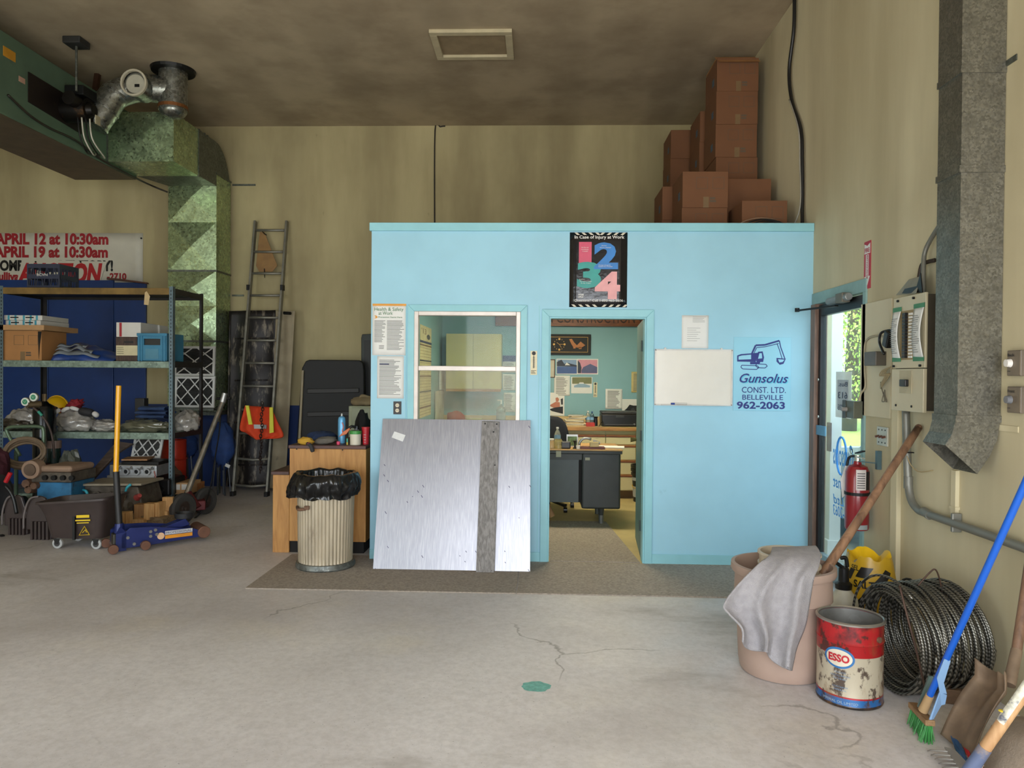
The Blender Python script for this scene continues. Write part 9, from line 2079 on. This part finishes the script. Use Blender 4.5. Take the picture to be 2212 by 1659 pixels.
# ================================================================ OUTSIDE THE EXIT DOOR
mb = MB(); mb.box(2.3, 40, -6, 60, -0.16, -0.06); struct(mb.build('ground_outside', M('pale_gravel_yard', (186, 184, 176), 0.9, var=0.1, sc=6, bump=0.2, bsc=40)))
mb = MB(); mb.box(-40, 2.3, -40, -1.4, -0.16, -0.06); struct(mb.build('ground_outside.001', M('pale_gravel_yard', (186, 184, 176))))
mb = MB(); mb.box(2.3, 40, 14, 60, -0.06, -0.03); struct(mb.build('lawn_outside', M('sunlit_grass', (140, 160, 70), 0.9, var=0.25, sc=20)))
pp = thing('porch_post', 'white square post just outside the glass door', 'post', (2.62, 6.75, -0.06))
MB().box(2.56, 2.66, 6.58, 6.80, -0.06, 2.9).build('shaft', M('white_post_paint', (236, 236, 232), 0.5, var=0.02), pp, bevel=0.006)
MB().box(2.54, 2.68, 6.56, 6.82, -0.06, 0.12).build('base', M('white_post_paint', (236, 236, 232)), pp, bevel=0.006)
MB().box(2.545, 2.56, 6.55, 6.62, 0.9, 1.15).build('brown_stain', wood('brown_jamb', (132, 104, 88), (104, 80, 66)), pp)
random.seed(9)
LEAFM = M('sunlit_leaves', (176, 196, 96), 0.6, var=0.3, sc=1.5)
TRUNK = M('grey_brown_bark', (96, 80, 64), 0.9, bump=0.6, bsc=20)
def tree(label, x, y, h, r, n, z0):
    t = thing('maple_tree', label, 'tree', (x, y, -0.06), 'trees beyond the yard')
    MB().tube([V((x, y, -0.06)), V((x + 0.1, y, h * 0.4)), V((x, y + 0.1, h * 0.8))], [0.22, 0.16, 0.06], 10).build('trunk', TRUNK, t, smooth=True)
    for k in range(5):
        a = 2 * PI * k / 5; MB().tube([V((x + 0.05, y, h * (0.3 + 0.08 * k))), V((x + r * 0.6 * math.cos(a), y + r * 0.6 * math.sin(a), h * (0.45 + 0.09 * k)))], [0.07, 0.02], 7).build('branch', TRUNK, t)
    m = MB()
    for k in range(n):
        d = V((random.gauss(0, 1), random.gauss(0, 1), random.gauss(0, 1))).normalized(); q = random.random() ** 0.45
        c = V((x, y, z0 + (h - z0) / 2)) + V((d.x * r * q, d.y * r * q, d.z * (h - z0) / 2 * q))
        c += V((1, 1, 0.7)) * 0.5 * mnoise.noise(c * 0.9)
        s = random.uniform(0.03, 0.065); R = rotm(random.uniform(0, 6), random.uniform(0, 6), random.uniform(0, 6))
        m.add([c + R @ V(p) * s for p in ((-1, 0, 0), (0, -0.6, 0.1), (1, 0, 0), (0, 0.6, 0.1))], [(0, 1, 2, 3)])
    tag(m.build('foliage', LEAFM, t), kind='stuff')
tree('bright leafy tree seen through the exit door glass', 9.3, 22.5, 8.5, 3.2, 20000, 0.6)
tree('taller leafy tree farther behind through the exit door glass', 15.2, 36.0, 13.0, 4.2, 14000, 0.6)
# parked silver car, front end visible past the door
CAR = M('silver_car_paint', (150, 164, 172), 0.25, 0.5, var=0.02, coat=0.6)
xc, hw = 3.78, 0.86
car = thing('parked_car', 'silver car parked beside the building outside the glass door', 'car', (xc, 6.2, -0.06))
prof = [(8.55, 0.25), (8.62, 0.5), (8.5, 0.74), (7.4, 0.93), (6.9, 0.98), (6.2, 1.40), (4.9, 1.44), (4.1, 1.0), (3.95, 0.6), (4.0, 0.25)]
m = MB(); n = len(prof); rows = []
for s, k in ((-1, 0.93), (-0.97, 1.0), (0.97, 1.0), (1, 0.93)):
    rows.append([V((xc + s * hw * (1.0 if z < 1.0 else 0.8), 6.3 + (y - 6.3) * k, -0.06 + z * (k if z > 0.6 else 1))) for y, z in prof])
vs = [p for r in rows for p in r]; fs = [(j * n + i, j * n + (i + 1) % n, (j + 1) * n + (i + 1) % n, (j + 1) * n + i) for j in range(3) for i in range(n)] + [tuple(range(n))[::-1], tuple(range(3 * n, 4 * n))]
m.add(vs, fs); m.build('body', CAR, car, bevel=0.03, seg=3)
for y in (7.65, 4.75):
    for s in (-1, 1):
        x = xc + s * (hw - 0.09); MB().lathe([(0.2, -0.1), (0.3, -0.1), (0.32, -0.07), (0.32, 0.07), (0.3, 0.1), (0.2, 0.1), (0.2, -0.1)], (x, y, 0.26), 30, rotm(y=PI / 2)).build('tyre', M('black_rubber', (34, 35, 38)), car, smooth='auto')
        MB().cyl((x - s * -0.02, y, 0.26), (x + s * 0.1, y, 0.26), 0.2, 0.18, 20).build('rim', M('alloy_rim', (160, 162, 164), 0.3, 0.7), car)
        for k in range(5): a = 2 * PI * k / 5; MB().bar((x + s * 0.105, y, 0.26), (x + s * 0.105, y + 0.17 * math.cos(a), 0.26 + 0.17 * math.sin(a)), 0.05, 0.012, (1, 0, 0)).build('spoke', M('dark_spoke', (60, 62, 64), 0.4), car)
        MB().lathe([(0.33, -0.02), (0.38, -0.02), (0.38, 0.02), (0.33, 0.02)], (xc + s * (hw + 0.0), y, 0.26), 26, rotm(y=PI / 2)).build('wheel_arch', BLACKP, car)
GLS = M('dark_car_glass', (30, 36, 40), 0.1)
MB().prism([(xc - 0.6, 6.95, 0.98), (xc + 0.6, 6.95, 0.98), (xc + 0.52, 6.27, 1.36), (xc - 0.52, 6.27, 1.36)], (0, 0.03, 0.03)).build('windscreen', GLS, car)
for s in (-1, 1): MB().prism([(xc + s * 0.79, 6.8, 0.94), (xc + s * 0.79, 4.3, 0.94), (xc + s * 0.70, 4.9, 1.3), (xc + s * 0.70, 6.25, 1.3)], (s * 0.03, 0, 0)).build('side_window', GLS, car)
for s in (-1, 1): MB().ball((xc + s * 0.62, 8.48, 0.58), (0.2, 0.12, 0.08), 14, 8).build('headlight', M('clear_headlight', (210, 216, 220), 0.1), car, smooth=True)
MB().box(xc - 0.89, xc - 0.85, 4.4, 7.2, 0.42, 0.47).build('side_moulding', BLACKP, car)
MB().box(xc - 0.4, xc + 0.4, 8.52, 8.62, 0.35, 0.48).build('grille', BLACKP, car)
bpy.data.scenes.remove(TS)
